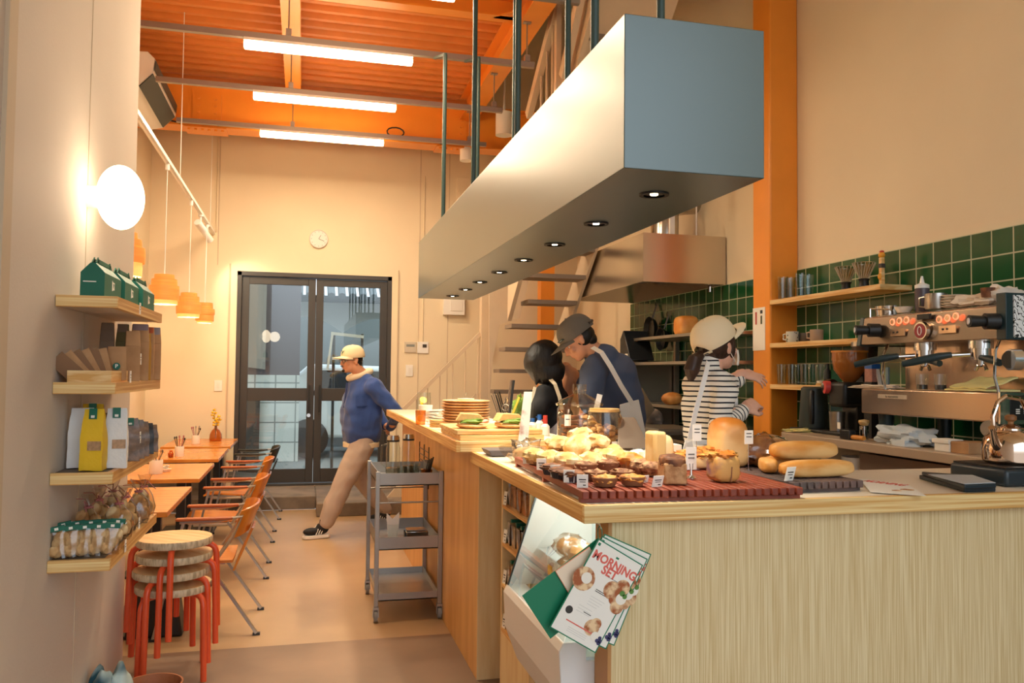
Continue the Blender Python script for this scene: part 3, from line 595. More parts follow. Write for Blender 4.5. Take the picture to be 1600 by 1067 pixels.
# gable boxes
def gable_box(loc, rz, lb):
    t = thing('gable_box', lb, 'box', loc, rz, 'green carry boxes on the top shelf'); w, l, h = .078, .27, .084
    mb = MB(M_green).prism([(-w/2, 0), (w/2, 0), (w/2, h), (0.008, h+.034), (-.008, h+.034), (-w/2, h)], -l/2, l/2, 'y'); part('body', mb, t)
    mb = MB(M_green)
    for s in (-1, 1): mb.bar((s*.006, -l/2+.02, h+.03), (s*.006, -l/2+.05, h+.05), .004, .02, (0, 1, 0)).bar((s*.006, l/2-.02, h+.03), (s*.006, l/2-.05, h+.05), .004, .02, (0, 1, 0)).box(s*.006-.002, s*.006+.002, -l/2+.035, l/2-.035, h+.038, h+.052)
    part('handle', mb, t)
    mb = MB(M_paper).box(w/2, w/2+.001, -.018, -.014, .03, .068).prism([(-.014, .032), (.02, .036), (.016, .049), (.021, .062), (-.014, .064)], w/2, w/2+.001, 'x').use(M_green).text('P', .022, frame((w/2+.0015, .002, .049), (0, 1, 0), (0, 0, 1)), .0003, .0006)
    part('printed_flag', mb, t); part('printed_line', MB(M_paper).box(-.03, .012, -l/2-.0008, -l/2, .05, .0535), t)
gable_box((-.72, 3.27, 1.735), 0, 'green gable box nearest on the top shelf, showing its printed end')
gable_box((-.712, 3.57, 1.735), 0, 'green gable box in the middle of the top shelf')
gable_box((-.70, 3.87, 1.735), 0, 'green gable box farthest along the top shelf')
def price_tag(p, rz, w=.028, h=.04, lean=.15, lb='small white price tag', cat='price tag', group=None):
    t = thing('price_tag', lb, cat, p, rz, group); c, s = math.cos(lean), math.sin(lean)
    M = Matrix.Rotation(-lean, 4, 'X'); mb = MB(M_paper); mb.T = M; mb.box(-w/2, w/2, -.0008, .0008, 0, h); part('card', mb, t)
    mb = MB(M_ink); mb.T = M; mb.box(-w*.32, w*.32, -.0014, -.0008, h*.58, h*.66).box(-w*.25, w*.28, -.0014, -.0008, h*.42, h*.47).box(w*.05, w*.3, -.0014, -.0008, h*.16, h*.24); part('print', mb, t); return t
def shelf_tag(x, y, z, lb):
    o = MB(M_paper).box(x, x+.0015, y-.013, y+.013, z, z+.045).use(M_ink).box(x+.0015, x+.002, y-.007, y+.007, z+.028, z+.031).box(x+.0015, x+.002, y-.007, y+.004, z+.018, z+.021); solo('price_tag', o, lb, 'price tag')
shelf_tag(SX1, 3.52, 1.70, 'small tag on the edge of the top left shelf')
# second shelf: pouches in a tray and standing paper bags
M_kraft = two('kraft paper', '#a97c50', '#c4976a', 6, rough=.75); M_kraftd = mat('dark kraft', '#6f5a48', .75, var=.1); M_olive = mat('olive paper', '#5b5028', .7); M_mus = mat('mustard paper', '#c08a34', .7)
t = thing('wooden_tray', 'small pine tray holding leaning brown pouches on the second shelf', 'tray', (-.72, 3.24, 1.434))
mb = MB(M_pine).box(-.79, -.65, 3.13, 3.14, 1.434, 1.475).box(-.79, -.65, 3.40, 3.41, 1.434, 1.475).box(-.79, -.785, 3.14, 3.40, 1.434, 1.475).box(-.655, -.65, 3.14, 3.40, 1.434, 1.475).box(-.785, -.655, 3.14, 3.40, 1.434, 1.438); wpart('tray_box', mb, t)
def pouch(loc, rz, rx, ry, w, h, m, lb, group, d=.03, logo=0):
    t = thing('paper_pouch', lb, 'bag', loc, rz, group); R = RM((0, 0, 0), 0, rx, ry)
    mb = MB(m); mb.T = R
    for s in (1, -1): mb.grid(lambda u, v: (-w/2*(1-.06*v)+w*(1-.06*v)*u, s*d/2*(math.sin(PI*u)**.4)*(1-v)**.7, v*h), 8, 8)
    mb.grid(lambda u, v: (-w/2+w*u, (v-.5)*d*math.sin(PI*u)**.4, 0), 8, 2)
    part('pouch_body', mb, t)
    if logo:
        mb = MB(M_green); mb.T = R; mb.cyl((0, -d/2-.001, h*.42), (0, -d/2-.004, h*.42), w*.2).use(M_paper).text('P', .02, frame((0, -d/2-.0045, h*.42), (1, 0, 0), (0, 0, 1)), .0003, .0005); part('round_sticker', mb, t)
    return t
G = 'brown pouches leaning in the small tray'
for i in range(6): pouch((-.752+i*.0115, 3.165+i*.014, 1.44), .25, .0, -.80+.12*i, .06, .115, M_kraft if i % 2 else mat('kraft darker', '#8a6444', .75, var=.1), ['flat brown pouch leaning farthest left in the tray', 'flat brown pouch, second from the left in the tray', 'flat brown pouch, third from the left in the tray', 'flat brown pouch, fourth from the left in the tray', 'flat brown pouch, fifth from the left in the tray', 'flat brown pouch just left of the stickered ones'][i], G, .012)  # every other pouch a darker brown so they read apart
pouch((-.695, 3.26, 1.44), .25, .05, -.3, .06, .115, M_kraft, 'brown pouch with a round dark sticker, left of the pair', G, .03, 1)
pouch((-.667, 3.31, 1.44), .1, .05, -.02, .065, .125, M_kraft, 'brown pouch with a round dark sticker, upright in the tray', G, .03, 1)
def paper_bag(loc, rz, w, h, d, m, lb, topm=None, fold=.3):
    t = thing('paper_bag', lb, 'bag', loc, rz, 'paper bags on the second shelf')
    mb = MB(m).box(-w/2, w/2, -d/2, d/2, 0, h*(1-fold)); mb.add([(-w/2, -d/2, h*(1-fold)), (w/2, -d/2, h*(1-fold)), (w/2, d/2, h*(1-fold)), (-w/2, d/2, h*(1-fold)), (-w/2*.9, -.002, h), (w/2*.9, -.002, h), (w/2*.9, .004, h), (-w/2*.9, .004, h)], [(0, 1, 5, 4), (1, 2, 6, 5), (2, 3, 7, 6), (3, 0, 4, 7), (4, 5, 6, 7)])
    part('bag_body', mb, t, bevel=.002)
    if topm: part('folded_top', MB(topm).box(-w/2*.85, w/2*.85, -.01, .012, h-.045, h+.002), t, bevel=.002)
    return t
paper_bag((-.74, 3.48, 1.434), .1, .05, .225, .04, M_kraftd, 'dark paper bag at the back of the second shelf, left one', M_kraftd)
paper_bag((-.70, 3.56, 1.434), -.1, .045, .225, .04, M_olive, 'olive topped paper bag behind the stickered pouches', M_kraftd)
paper_bag((-.662, 3.55, 1.434), .3, .055, .20, .04, M_kraft, 'pale brown paper bag with a white tag, in the shelf middle')
paper_bag((-.665, 3.72, 1.434), .2, .07, .235, .05, M_kraft, 'brown bag with a purple grey top on the second shelf', mat('mauve paper', '#8a7478', .7))
paper_bag((-.652, 3.80, 1.434), .5, .03, .2, .03, M_mus, 'narrow mustard coloured paper bag on the second shelf', M_mus)
paper_bag((-.665, 3.88, 1.434), .1, .06, .23, .05, M_kraft, 'brown paper bag with a rust coloured top on the second shelf', mat('rust paper', '#b5562c', .7))
paper_bag((-.655, 3.98, 1.434), .3, .06, .235, .04, M_kraft, 'brown paper bag with grey top at far end of the second shelf', mat('grey paper', '#94898a', .7))
shelf_tag(-.633, 3.56, 1.50, 'white tag on the pale brown bag'); shelf_tag(SX1, 3.37, 1.43, 'small tag on the edge of the second left shelf')
# third shelf: coffee bags
M_bagw = mat('white paper bag', '#e9e6e2', .6, bump=.5, bs=18); M_bagy = mat('yellow paper bag', '#efc11e', .55, bump=.5, bs=18); M_win = mat('bag window', '#b9926c', .25, var=.4, vs=60); M_dbag = mat('clear dark bag', '#86664e', .25, var=.5, vs=50)
def coffee_bag(loc, rz, m, w, h, d, lb, win=1, band=1):
    t = thing('gusseted_bag', lb, 'bag', loc, rz, 'tall bags on the third shelf'); mb = MB(m)
    def side(s): return lambda u, v: (-w/2*(1-.35*max(0, v-.6))+w*(1-.35*max(0, v-.6))*u, s*d/2*(1-max(0, v-.55)/.45*.92), h*v)
    for s in (-1, 1): mb.grid(side(s), 6, 12)
    for s in (0, 1): mb.grid(lambda u, v: ((s-.5)*w*(1-.35*max(0, v-.6)), (u-.5)*d*(1-max(0, v-.55)/.45*.92), h*v), 4, 12)
    mb.add([(-w/2, -d/2, 0), (w/2, -d/2, 0), (w/2, d/2, 0), (-w/2, d/2, 0)], [(0, 1, 2, 3)]); mb.jitter(.003, 30, h)
    part('bag_body', mb, t)
    if win: part('window', MB(M_win).box(-w*.15, w*.45, -d/2-.003, -d/2-.001, h*.33, h*.48), t)
    if band: part('green_seal', MB(M_green).bar((0, -.012, h+.003), (0, -d*.28, h*.84), .026, .003, (0, 1, 1)).use(M_paper).bar((0, -d*.22-.004, h*.90), (0, -d*.26-.004, h*.86), .012, .001, (0, 1, 1)), t)
    return t
coffee_bag((-.775, 3.29, 1.123), .05, M_bagw, .085, .215, .05, 'grey white tall bag behind the yellow bag on the third shelf', 0, 0)
coffee_bag((-.715, 3.20, 1.123), -.1, M_bagy, .075, .215, .055, 'bright yellow tall bag with a clear window on the third shelf')
coffee_bag((-.765, 3.40, 1.123), .1, M_bagy, .08, .225, .05, 'yellow tall bag mostly hidden behind the grey white bag', 0, 1)
coffee_bag((-.655, 3.27, 1.123), .1, M_bagw, .075, .215, .055, 'white tall bag with a clear window and green seal on the third shelf')
coffee_bag((-.70, 3.42, 1.123), .0, M_dbag, .07, .19, .05, 'dark clear bag between the yellow and white bags', 0, 1)
for i in range(5):
    coffee_bag((-.655+.002*i, 3.50+.095*i, 1.123), .35, M_dbag if i != 3 else mat('black white pouch', '#3a3838', .4, var=.8, vs=40), .07, .165-.012*i, .04, ['slim clear bag with green seal just behind the white bag', 'slim clear bag with green seal, second behind the white bag', 'slim clear bag with green seal, in the middle of the slim row', 'black patterned slim bag on the third shelf', 'last slim bag at the far end of the third shelf'][i], 0, 1 if i < 3 else 0)
shelf_tag(-.62, 3.52, 1.19, 'tilted white tag on the slim bags of the third shelf'); shelf_tag(-.62, 3.93, 1.15, 'white tag at the far end of the third shelf')
# fourth shelf: cookies in clear bags
M_cook = two('cookie crumb', '#a8743f', '#dcb27c', 14, rough=.7, detail=6, bump=.5); M_cookp = two('pale cookie', '#c89a62', '#ebcd9b', 16, rough=.7, detail=6, bump=.4)
M_film = thin_glass('cellophane', '#f2eee8', 2.0, .12)
def cookie_bag(loc, rz, ry, lb, k, w=.06, h=.11, seal=True, m=None):
    t = thing('cookie_bag', lb, 'bag', loc, rz, 'clear bags of cookies on the lowest shelf')
    for q in range(3):
        mb = MB(m or M_cookp); mb.T = RM((0, 0, 0), 0, 0, ry); mb.ell(((q-1)*.012, .004*q-.004, .028+q*.022), (w*.42, .014, .023), 14, 8, amp=.2, freq=3, seed=k*3+q); part('cookie', mb, t)
    mb = MB(M_film); mb.T = RM((0, 0, 0), 0, 0, ry)
    for s in (-1, 1): mb.grid(lambda u, v: (-w/2+w*u*(1), s*.022*math.sin(PI*u)**.5*(1-v)**.5, h*v*.95+.003), 8, 8)
    mb.jitter(.004, 40, k); part('wrapper', mb, t)
    if seal:
        mb = MB(M_green); mb.T = RM((0, 0, 0), 0, 0, ry); mb.box(-w*.42, w*.42, -.006, .006, h*.86, h*1.02).use(M_paper).box(-.006, .006, -.0068, -.006, h*.9, h*.98); part('seal', mb, t)
    return t
k = 0
PL = ['nearest the wall', 'second from the wall', 'third from the wall', 'fourth from the wall', 'at the shelf corner']
for row in range(2):
    for i in range(5):
        cookie_bag((-.795+i*.036, 3.155+row*.085+.006*i, .826), .15, -.18+.07*i, 'green sealed cookie bag in the %s row, %s' % (['front', 'second'][row], PL[i]), k); k += 1
M_raff = mat('pink raffia tie', '#b56a6a', .6)
LX = ['dark cookie bag with a pink tie at the wall, behind the sealed bags', 'big clear cookie bag with a pink tie, nearest of the large ones', 'big clear cookie bag with a pink tie, pressed to the wall', 'big clear cookie bag with pink tie, in the middle of the shelf', 'big clear cookie bag with a pink tie at the shelf edge, middle', 'big clear cookie bag at the far end of the lowest shelf', 'big clear cookie bag at the far end beside the wall']
for i, (x, y, w) in enumerate(((-.765, 3.38, .1), (-.675, 3.45, .11), (-.77, 3.56, .1), (-.685, 3.62, .11), (-.665, 3.78, .1), (-.67, 3.93, .1), (-.77, 3.80, .1))):
    t = thing('tied_cookie_bag', LX[i], 'bag', (x, y, .826), .2*i, 'tied bags of cookies on the lowest shelf')
    for q in range(5): part('cookie', MB(M_cook if i == 0 or i == 4 else M_cookp).ell(((q % 2-.5)*w*.35, ((q//2) % 2-.5)*w*.25, .03+.018*q), (w*.24, .02, .028), 14, 8, amp=.2, freq=3, seed=i*5+q), t)
    part('wrapper', MB(M_film).lathe([(.0, .002), (w*.42, .006), (w*.48, .05), (w*.4, .1), (w*.12, .135), (w*.1, .142), (w*.3, .19)], n=22).jitter(.012, 25, i), t)
    mb = MB(M_raff).tube([(.014*math.cos(a), .014*math.sin(a), .139) for a in np.linspace(0, 2*PI, 10)], .004, 6)
    for a in (.5, 2.2, 4.4): mb.tube([(0, 0, .14), (.03*math.cos(a), .03*math.sin(a), .165), (.06*math.cos(a+.4), .06*math.sin(a+.4), .15+.02*math.sin(a))], .002, 5)
    part('raffia_tie', mb, t)
shelf_tag(-.63, 3.35, .80, 'white tag hanging off the lowest shelf near the front'); shelf_tag(-.628, 3.60, .84, 'white tag on the tied cookie bags of the lowest shelf')
# things on the cafe tables
M_cer = mat('white ceramic', '#f3e7d6', .3); M_amber = thin_glass('amber glass', '#e8b070', 1.5)
def pot(loc, lb, n, cols, h=.09, r=.042, name='cutlery_pot'):
    t = thing(name, lb, 'pot', loc); part('cup', MB(M_cer).lathe([(0, 0), (r*.96, 0), (r, .006), (r, h-.004), (r*.97, h), (r*.9, h), (r*.9, .008), (0, .008)], n=28), t)
    for i in range(n):
        a = i*2.4; m = cols[i % len(cols)]; d = .022*math.cos(a); e = .022*math.sin(a)
        mb = MB(m).tube([(d*.4, e*.4, .012), (d, e, h), (d*1.8, e*1.8, h+.05+.012*(i % 3))], [.003, .003, .004], 6).ell((d*1.9, e*1.9, h+.062+.012*(i % 3)), (.007, .003, .013), 8, 6); part('utensil', mb, t)
    return t
pot((-1.03, 6.5, .72), 'white pot of folded brown napkins on the second table', 4, [M_kraftd, M_kraft], .10, .047)
pot((-1.04, 7.75, .72), 'white pot of dark cutlery on the third table', 6, [M_black, M_dsteel, M_raff], .09, .038)
pot((-1.06, 9.05, .72), 'white pot of cutlery on the farthest table', 6, [M_dsteel, M_raff, M_steel], .09, .04)
t = thing('sugar_dish', 'small dish of packets beside the white pot on the second table', 'dish', (-.98, 6.62, .72)); part('dish', MB(M_cer).lathe([(0, 0), (.03, 0), (.04, .02), (.037, .02), (.028, .005), (0, .005)], n=20), t)
for i in range(4): part('packet', MB(M_paper if i % 2 else M_cer).cbox((.006*i-.01, 0, .025+.006*i), (.035, .025, .006), .7*i, .2, .2), t)
t = thing('spice_jar', 'tiny amber jar beside the cutlery pot on the third table', 'jar', (-1.10, 7.68, .72)); part('glass', MB(M_amber).lathe([(0, 0), (.022, 0), (.024, .04), (.015, .05), (.015, .06)], n=20), t); part('contents', MB(mat('salt rose', '#c98a6a', .7)).cyl((0, 0, .003), (0, 0, .03), .019), t)
t = thing('flower_vase', 'amber glass vase of yellow flowers on the farthest table', 'vase', (-.90, 9.4, .72)); part('glass', MB(M_amber).lathe([(0, 0), (.06, 0), (.066, .01), (.062, .07), (.04, .115), (.016, .135), (.014, .16), (.018, .165)], n=28), t)
M_stem = mat('flower stem', '#6d7a30', .7); M_yel = mat('yellow petals', '#f2c32c', .6)
for i in range(6):
    a = i*1.1; h = .23+.035*(i % 4); part('stem', MB(M_stem).tube([(0, 0, .03), (.008*math.cos(a), .008*math.sin(a), .16), (.03*math.cos(a), .03*math.sin(a), h)], .002, 5), t)
    for k in range(3): part('blossom', MB(M_yel).ell((.03*math.cos(a)+.012*math.cos(k*2), .03*math.sin(a), h-.028*k), (.016, .016, .012), 10, 6, amp=.5, freq=3, seed=i+k), t)
# ============================================================ STEEL CART
M_cart = mat('cart steel', '#aeaaa4', .32, .85, var=.05, vs=6)
CX0, CX1, CY0, CY1 = .432, .838, 4.95, 5.62
t = thing('service_cart', 'three tier stainless steel cart on castors beside the counter', 'cart', (.635, 5.28, 0))
for x in (CX0+.013, CX1-.013):
    for y in (CY0+.013, CY1-.013):
        wpart('upright', MB(M_cart).box(x-.013, x+.013, y-.013, y+.013, .09, .885), t, bevel=.002)
        c = wpart('castor', MB(M_cart).box(x-.016, x+.016, y-.02, y+.02, .075, .09).box(x-.018, x-.014, y-.015, y+.015, .03, .08).box(x+.014, x+.018, y-.015, y+.015, .03, .08), t)
        wpart('wheel', MB(mat('grey rubber', '#8c8984', .6)).cyl((x-.011, y, .036), (x+.011, y, .036), .035, n=20), c)
for z, h in ((.80, .075), (.42, .075), (.12, .045)):
    mb = MB(M_cart); a, b, c, d = CX0+.02, CX1-.02, CY0+.012, CY1-.012; mb.box(a, b, c, d, z, z+.006).box(a, b, c, c+.004, z, z+h).box(a, b, d-.004, d, z, z+h).box(a, a+.004, c, d, z, z+h).box(b-.004, b, c, d, z, z+h); wpart('tray', mb, t)
wpart('cross_rod', MB(M_cart).cyl((CX0+.02, CY0+.01, .70), (CX1-.02, CY0+.01, .70), .005, n=8).cyl((CX0+.02, CY1-.01, .70), (CX1-.02, CY1-.01, .70), .005, n=8), t)
def carafe(x, y, z, h, r, lb, hand=True):
    t = thing('glass_carafe', lb, 'carafe', (x, y, z), 0, 'lidded glass carafes on the cart top'); part('glass', MB(M_glass).lathe([(0, 0), (r, 0), (r, h*.72), (r*.86, h*.8), (r*.86, h*.93)], n=24), t)
    part('lid', MB(M_chrome).cyl((0, 0, h*.9), (0, 0, h*.97), r*.9).use(M_black).cyl((0, 0, h*.86), (0, 0, h*.9), r*.92).use(M_chrome).cyl((0, 0, h*.97), (0, 0, h), r*.8), t)
    part('water', MB(thin_glass('water tint', '#f0e6d8', 1.0)).cyl((0, 0, .003), (0, 0, h*.3), r*.94), t)
    if hand: part('handle', MB(M_glass).tube([(-r*.9, 0, h*.8), (-r*1.6, 0, h*.78), (-r*1.7, 0, h*.4), (-r, 0, h*.3)], .006, 8), t)
carafe(.55, 5.12, .806, .285, .043, 'lidded glass water carafe with a handle, left on the cart top')
carafe(.655, 5.2, .806, .285, .04, 'lidded glass water carafe without visible handle on the cart top', False)
for i, (x, y) in enumerate(((.60, 5.06), (.64, 5.08), (.68, 5.1), (.70, 5.2))):
    solo('water_glass', MB(M_glass).lathe([(0, 0), (.026, 0), (.032, .10), (.029, .10), (.023, .005), (0, .005)], (x, y, .806), n=18), ['small drinking glass between the two carafes', 'small drinking glass in front of the second carafe', 'small drinking glass right of the second carafe', 'small drinking glass at the back right of the carafes'][i], 'glass', 'drinking glasses on the cart top')
t = thing('cutlery_holder', 'small amber glass of black handled cutlery on the cart top', 'holder', (.76, 5.14, .806)); part('cup', MB(M_amber).box(-.035, .035, -.03, .03, 0, .07), t)
for i in range(4): part('cutlery', MB(M_black).bar((.008*i-.01, 0, .02), (.012*i+.012, .006*i, .125+.006*i), .008, .006), t)
t = thing('napkin_glass', 'glass with folded white napkins standing on the middle cart tray', 'glass', (.555, 5.12, .426)); part('saucer', MB(M_cer).lathe([(0, 0), (.06, 0), (.068, .03), (.062, .03), (.055, .006), (0, .006)], n=24), t); part('cup', MB(M_glass).lathe([(.03, .01), (.035, .12)], n=20), t)
for i in range(3): part('napkin', MB(M_paper).prism([(-.03+.01*i, .02), (.03, .02), (.04, .17+.01*i), (.0, .15), (-.04, .19-.02*i)], -.01+.008*i, -.006+.008*i, 'y'), t)
t = thing('napkin_dispenser', 'shiny metal napkin dispenser on the middle cart tray', 'dispenser', (.7, 5.13, .426)); part('case', MB(M_chrome).box(-.065, .065, -.05, .05, 0, .075), t, bevel=.004); part('side_panel', MB(M_black).box(-.07, -.064, -.045, .045, .0, .07).box(.064, .07, -.045, .045, 0, .07), t); part('top_plate', MB(M_steel).box(-.06, .06, -.04, .05, .078, .084), t)
# ============================================================ COUNTERS
ZN, ZF = 1.10, 1.15
# near counter: top, body, shelf niche
t = thing('display_counter', 'wooden L shaped counter in the foreground with cream top and grooved plywood front', 'counter', (1.9, 2.7, 0))
mb = MB(M_top).box(.815, 2.69, 2.28, 2.92, ZN-.05, ZN).box(.815, 1.56, 2.92, 3.915, ZN-.05, ZN); wpart('counter_top', mb, t)
wpart('edge_strip', MB(M_edgeX).box(.795, 2.69, 2.26, 2.28, ZN-.052, ZN+.0005), t, bevel=.002)
wpart('edge_strip', MB(M_edgeY).box(.795, .815, 2.28, 3.93, ZN-.052, ZN+.0005), t, bevel=.002)
wpart('edge_strip', MB(M_edgeX).box(.815, 1.56, 3.915, 3.93, ZN-.052, ZN+.0005), t)
wpart('front_panel', MB(M_plyC).box(.896, 2.67, 2.30, 2.32, 0, ZN-.052), t)
wpart('end_panel', MB(mat('caramel ply', '#c28a50', .5, var=.06)).box(.885, .896, 2.30, 2.41, 0, ZN-.052), t)
n = wpart('shelf_niche', MB(M_ply).box(.88, 1.2, 3.60, 3.62, .0, ZN-.052).box(.88, 1.2, 3.14, 3.155, 0, ZN-.052).box(1.18, 1.2, 3.155, 3.6, 0, ZN-.052).box(.88, 1.18, 3.155, 3.6, 0, .34), t, label='open plywood niche with four small shelves')
ZS = [.35, .545, .725, .893]
for z in ZS: wpart('niche_shelf', MB(M_edgeY).box(.878, 1.18, 3.155, 3.6, z-.014, z), n)
wpart('back_panel', MB(M_ply).box(1.53, 1.55, 2.92, 3.9, .2, ZN-.052), t)
wpart('kick_panel', MB(M_ply).box(.90, 1.2, 2.41, 3.14, 0, .36), t)
# refrigerated case let into the side
t = thing('chiller_case', 'small white refrigerated case with slanted glass in the side of the counter', 'display case', (.98, 2.78, .36))
Y0, Y1 = 2.415, 3.135
M_casew = mat('case white', '#e9e4df', .35); M_casei = mat('case interior', '#dfeeee', .5)
wpart('body', MB(M_casew).prism([(.785, .66), (.772, .635), (.78, .50), (.86, .37), (1.15, .37), (1.15, .40), (.86, .40), (.80, .52), (.80, .64), (.86, .655), (.86, .668)], Y0, Y1, 'x').__class__(M_casew), t) if False else None
prof = [(.785, .66), (.772, .635), (.78, .50), (.83, .37), (1.15, .37), (1.15, .60), (.86, .60), (.86, .66)]
bd = wpart('body', MB(M_casew).prism([(a, b) for a, b in prof], Y0, Y1, 'y'), t, bevel=.004); bd.data.set_sharp_from_angle(angle=.2)
wpart('end_plate', MB(M_casew).prism([(.785, .66), (.9, 1.02), (1.15, 1.02), (1.15, .6), (.86, .6)], Y0, Y0+.004, 'y').prism([(.795, .66), (.91, 1.02), (1.15, 1.02), (1.15, .6), (.86, .6)], Y1-.02, Y1, 'y') if False else MB(M_casew).prism([(.79, .66), (.905, 1.02), (1.15, 1.02), (1.15, .66)], Y1-.016, Y1, 'y'), t)
wpart('interior', MB(M_casei).box(1.13, 1.15, Y0, Y1-.016, .6, 1.03).box(.86, 1.13, Y0+.01, Y1-.016, .6, .61), t)
wpart('interior_light', MB(mat('case light', '#f4ffff', .4, emit=5)).box(.95, .99, Y0+.05, Y1-.1, 1.01, 1.03), t)
wpart('slanted_glass', MB(thin_glass('case glass', '#e6f4f4', 1.5)).add([(.787, Y0+.005, .662), (.787, Y1-.018, .662), (.903, Y1-.018, 1.02), (.903, Y0+.005, 1.02)], [(0, 1, 2, 3)]).add([(.79, Y0+.004, .662), (.903, Y0+.004, 1.02), (1.13, Y0+.004, 1.02), (1.13, Y0+.004, .662)], [(0, 1, 2, 3)]), t)
wpart('glass_frame', MB(M_dsteel).bar((.786, Y1-.02, .662), (.902, Y1-.02, 1.02), .006, .006), t)
wpart('wire_shelf', MB(M_chrome).box(.9, 1.12, Y0+.04, Y1-.04, .80, .804), t)
point('case_glow', (1.0, 2.75, .98), 1.6, (.9, 1, 1), .05)
M_bread = two('bread crust', '#b8702c', '#e2a458', 6, rough=.6, detail=5, bump=.15)
for i, (y, z, r) in enumerate(((2.62, .87, .045), (2.78, .86, .05), (2.92, .87, .045))):
    t = thing('bagged_bread', ['bagged bread roll on the wire shelf of the case, nearest', 'bagged bread roll on the wire shelf of the case, middle', 'bagged bread roll on the wire shelf of the case, farthest'][i], 'bread', (.97, y, .804), 0, 'bagged rolls in the chilled case')
    part('roll', MB(M_bread).ell((0, 0, .038), (.05, .05, .036), 16, 10, amp=.15, seed=i), t); part('wrapper', MB(M_film).ell((0, 0, .042), (.06, .058, .042), 14, 8, amp=.5, freq=3, seed=i), t)
t = thing('snack_pack', 'clear and yellow bread packet with purple writing in the chilled case', 'packet', (.93, 2.86, .61))
wpart('bag', MB(mat('packet film', '#cfc9c4', .2, var=.35, vs=30)).box(.90, .96, 2.74, 2.98, .612, .80).jitter(.004, 20), t, bevel=.01)
mb = MB(mat('packet yellow', '#e9b422', .5)).box(.893, .897, 2.90, 2.97, .62, .655).box(.893, .897, 2.90, 2.94, .74, .775).use(mat('packet purple', '#8a2a4c', .5))
LFM = lambda y, z, x=.892: LEFTF((x, y, z))
mb.text('いけの', .045, LFM(2.86, .72), .0005, .001).text('サイの', .045, LFM(2.86, .67), .0005, .001); wpart('print', mb, t)
# snacks on the niche shelves
M_slice = two('sliced cake', '#8a5630', '#c08a54', 30, rough=.7, detail=5)
for k, z in enumerate(ZS):
    for i in range(5):
        lb = '%s small bagged cake on the %s niche shelf' % (['nearest', 'second nearest', 'middle', 'second farthest', 'farthest'][i], ['lowest', 'second lowest', 'second highest', 'highest'][k])
        t = thing('bagged_cake', lb, 'packet', (.935, 3.20+.085*i, z), 0, 'bagged cakes in the counter niche')
        part('cake', MB(M_slice if k != 2 else mat('dark cake', '#4a342c', .6, var=.4, vs=60)).cbox((0, 0, .043), (.075, .05, .08), .1*math.sin(i*3)), t, bevel=.004); part('wrapper', MB(M_film).cbox((0, 0, .05), (.085, .062, .1), .1*math.sin(i*3)).jitter(.006, 40, i+k*5), t)
        part('seal', MB(M_green if k in (1, 2) else M_dsteel).cbox((0, 0, .104), (.06, .02, .012)), t)
    price_tag((.885, 3.585, z), -PI/2+.2, .03, .06, .12, 'upright tag at the far end of the %s niche shelf' % ['lowest', 'second lowest', 'second highest', 'highest'][k])
# far counter
t = thing('service_counter', 'long wooden counter running back behind the steel cart', 'counter', (1.1, 5.6, 0))
wpart('counter_top', MB(M_top).box(.74, 1.34, 3.92, 7.28, ZF-.05, ZF), t)
wpart('edge_strip', MB(M_edgeY).box(.72, .74, 3.9, 7.30, ZF-.052, ZF+.0005), t, bevel=.002); wpart('edge_strip', MB(M_edgeX).box(.74, 1.34, 3.9, 3.92, ZF-.052, ZF+.0005), t, bevel=.002); wpart('edge_strip', MB(M_edgeX).box(.74, 1.34, 7.28, 7.30, ZF-.052, ZF+.0005), t)
M_plyO = two('counter side ply', '#cf9a58', '#dfae6c', 4, (2, 2, .3), rough=.4, detail=5)
wpart('side_panel', MB(M_plyO).box(.841, .861, 3.94, 7.1, 0, ZF-.052), t); wpart('end_panel', MB(M_ply).box(.841, 1.32, 3.931, 3.94, 0, ZN-.052), t, label='pale plywood end panel'); wpart('end_panel', MB(M_plyO).box(.861, 1.32, 7.08, 7.1, 0, ZF-.052), t)
t = thing('wire_rack', 'small black wire rack on the side of the counter behind the cart', 'rack', (.82, 5.7, .72)); mb = MB(M_dsteel)
for i in range(6): mb.cyl((.83, 5.5, .74+.04*i), (.83, 5.95, .74+.04*i), .003, n=6)
for y in (5.5, 5.72, 5.95): mb.cyl((.83, y, .7), (.83, y, .98), .004, n=6)
wpart('wires', mb, t)
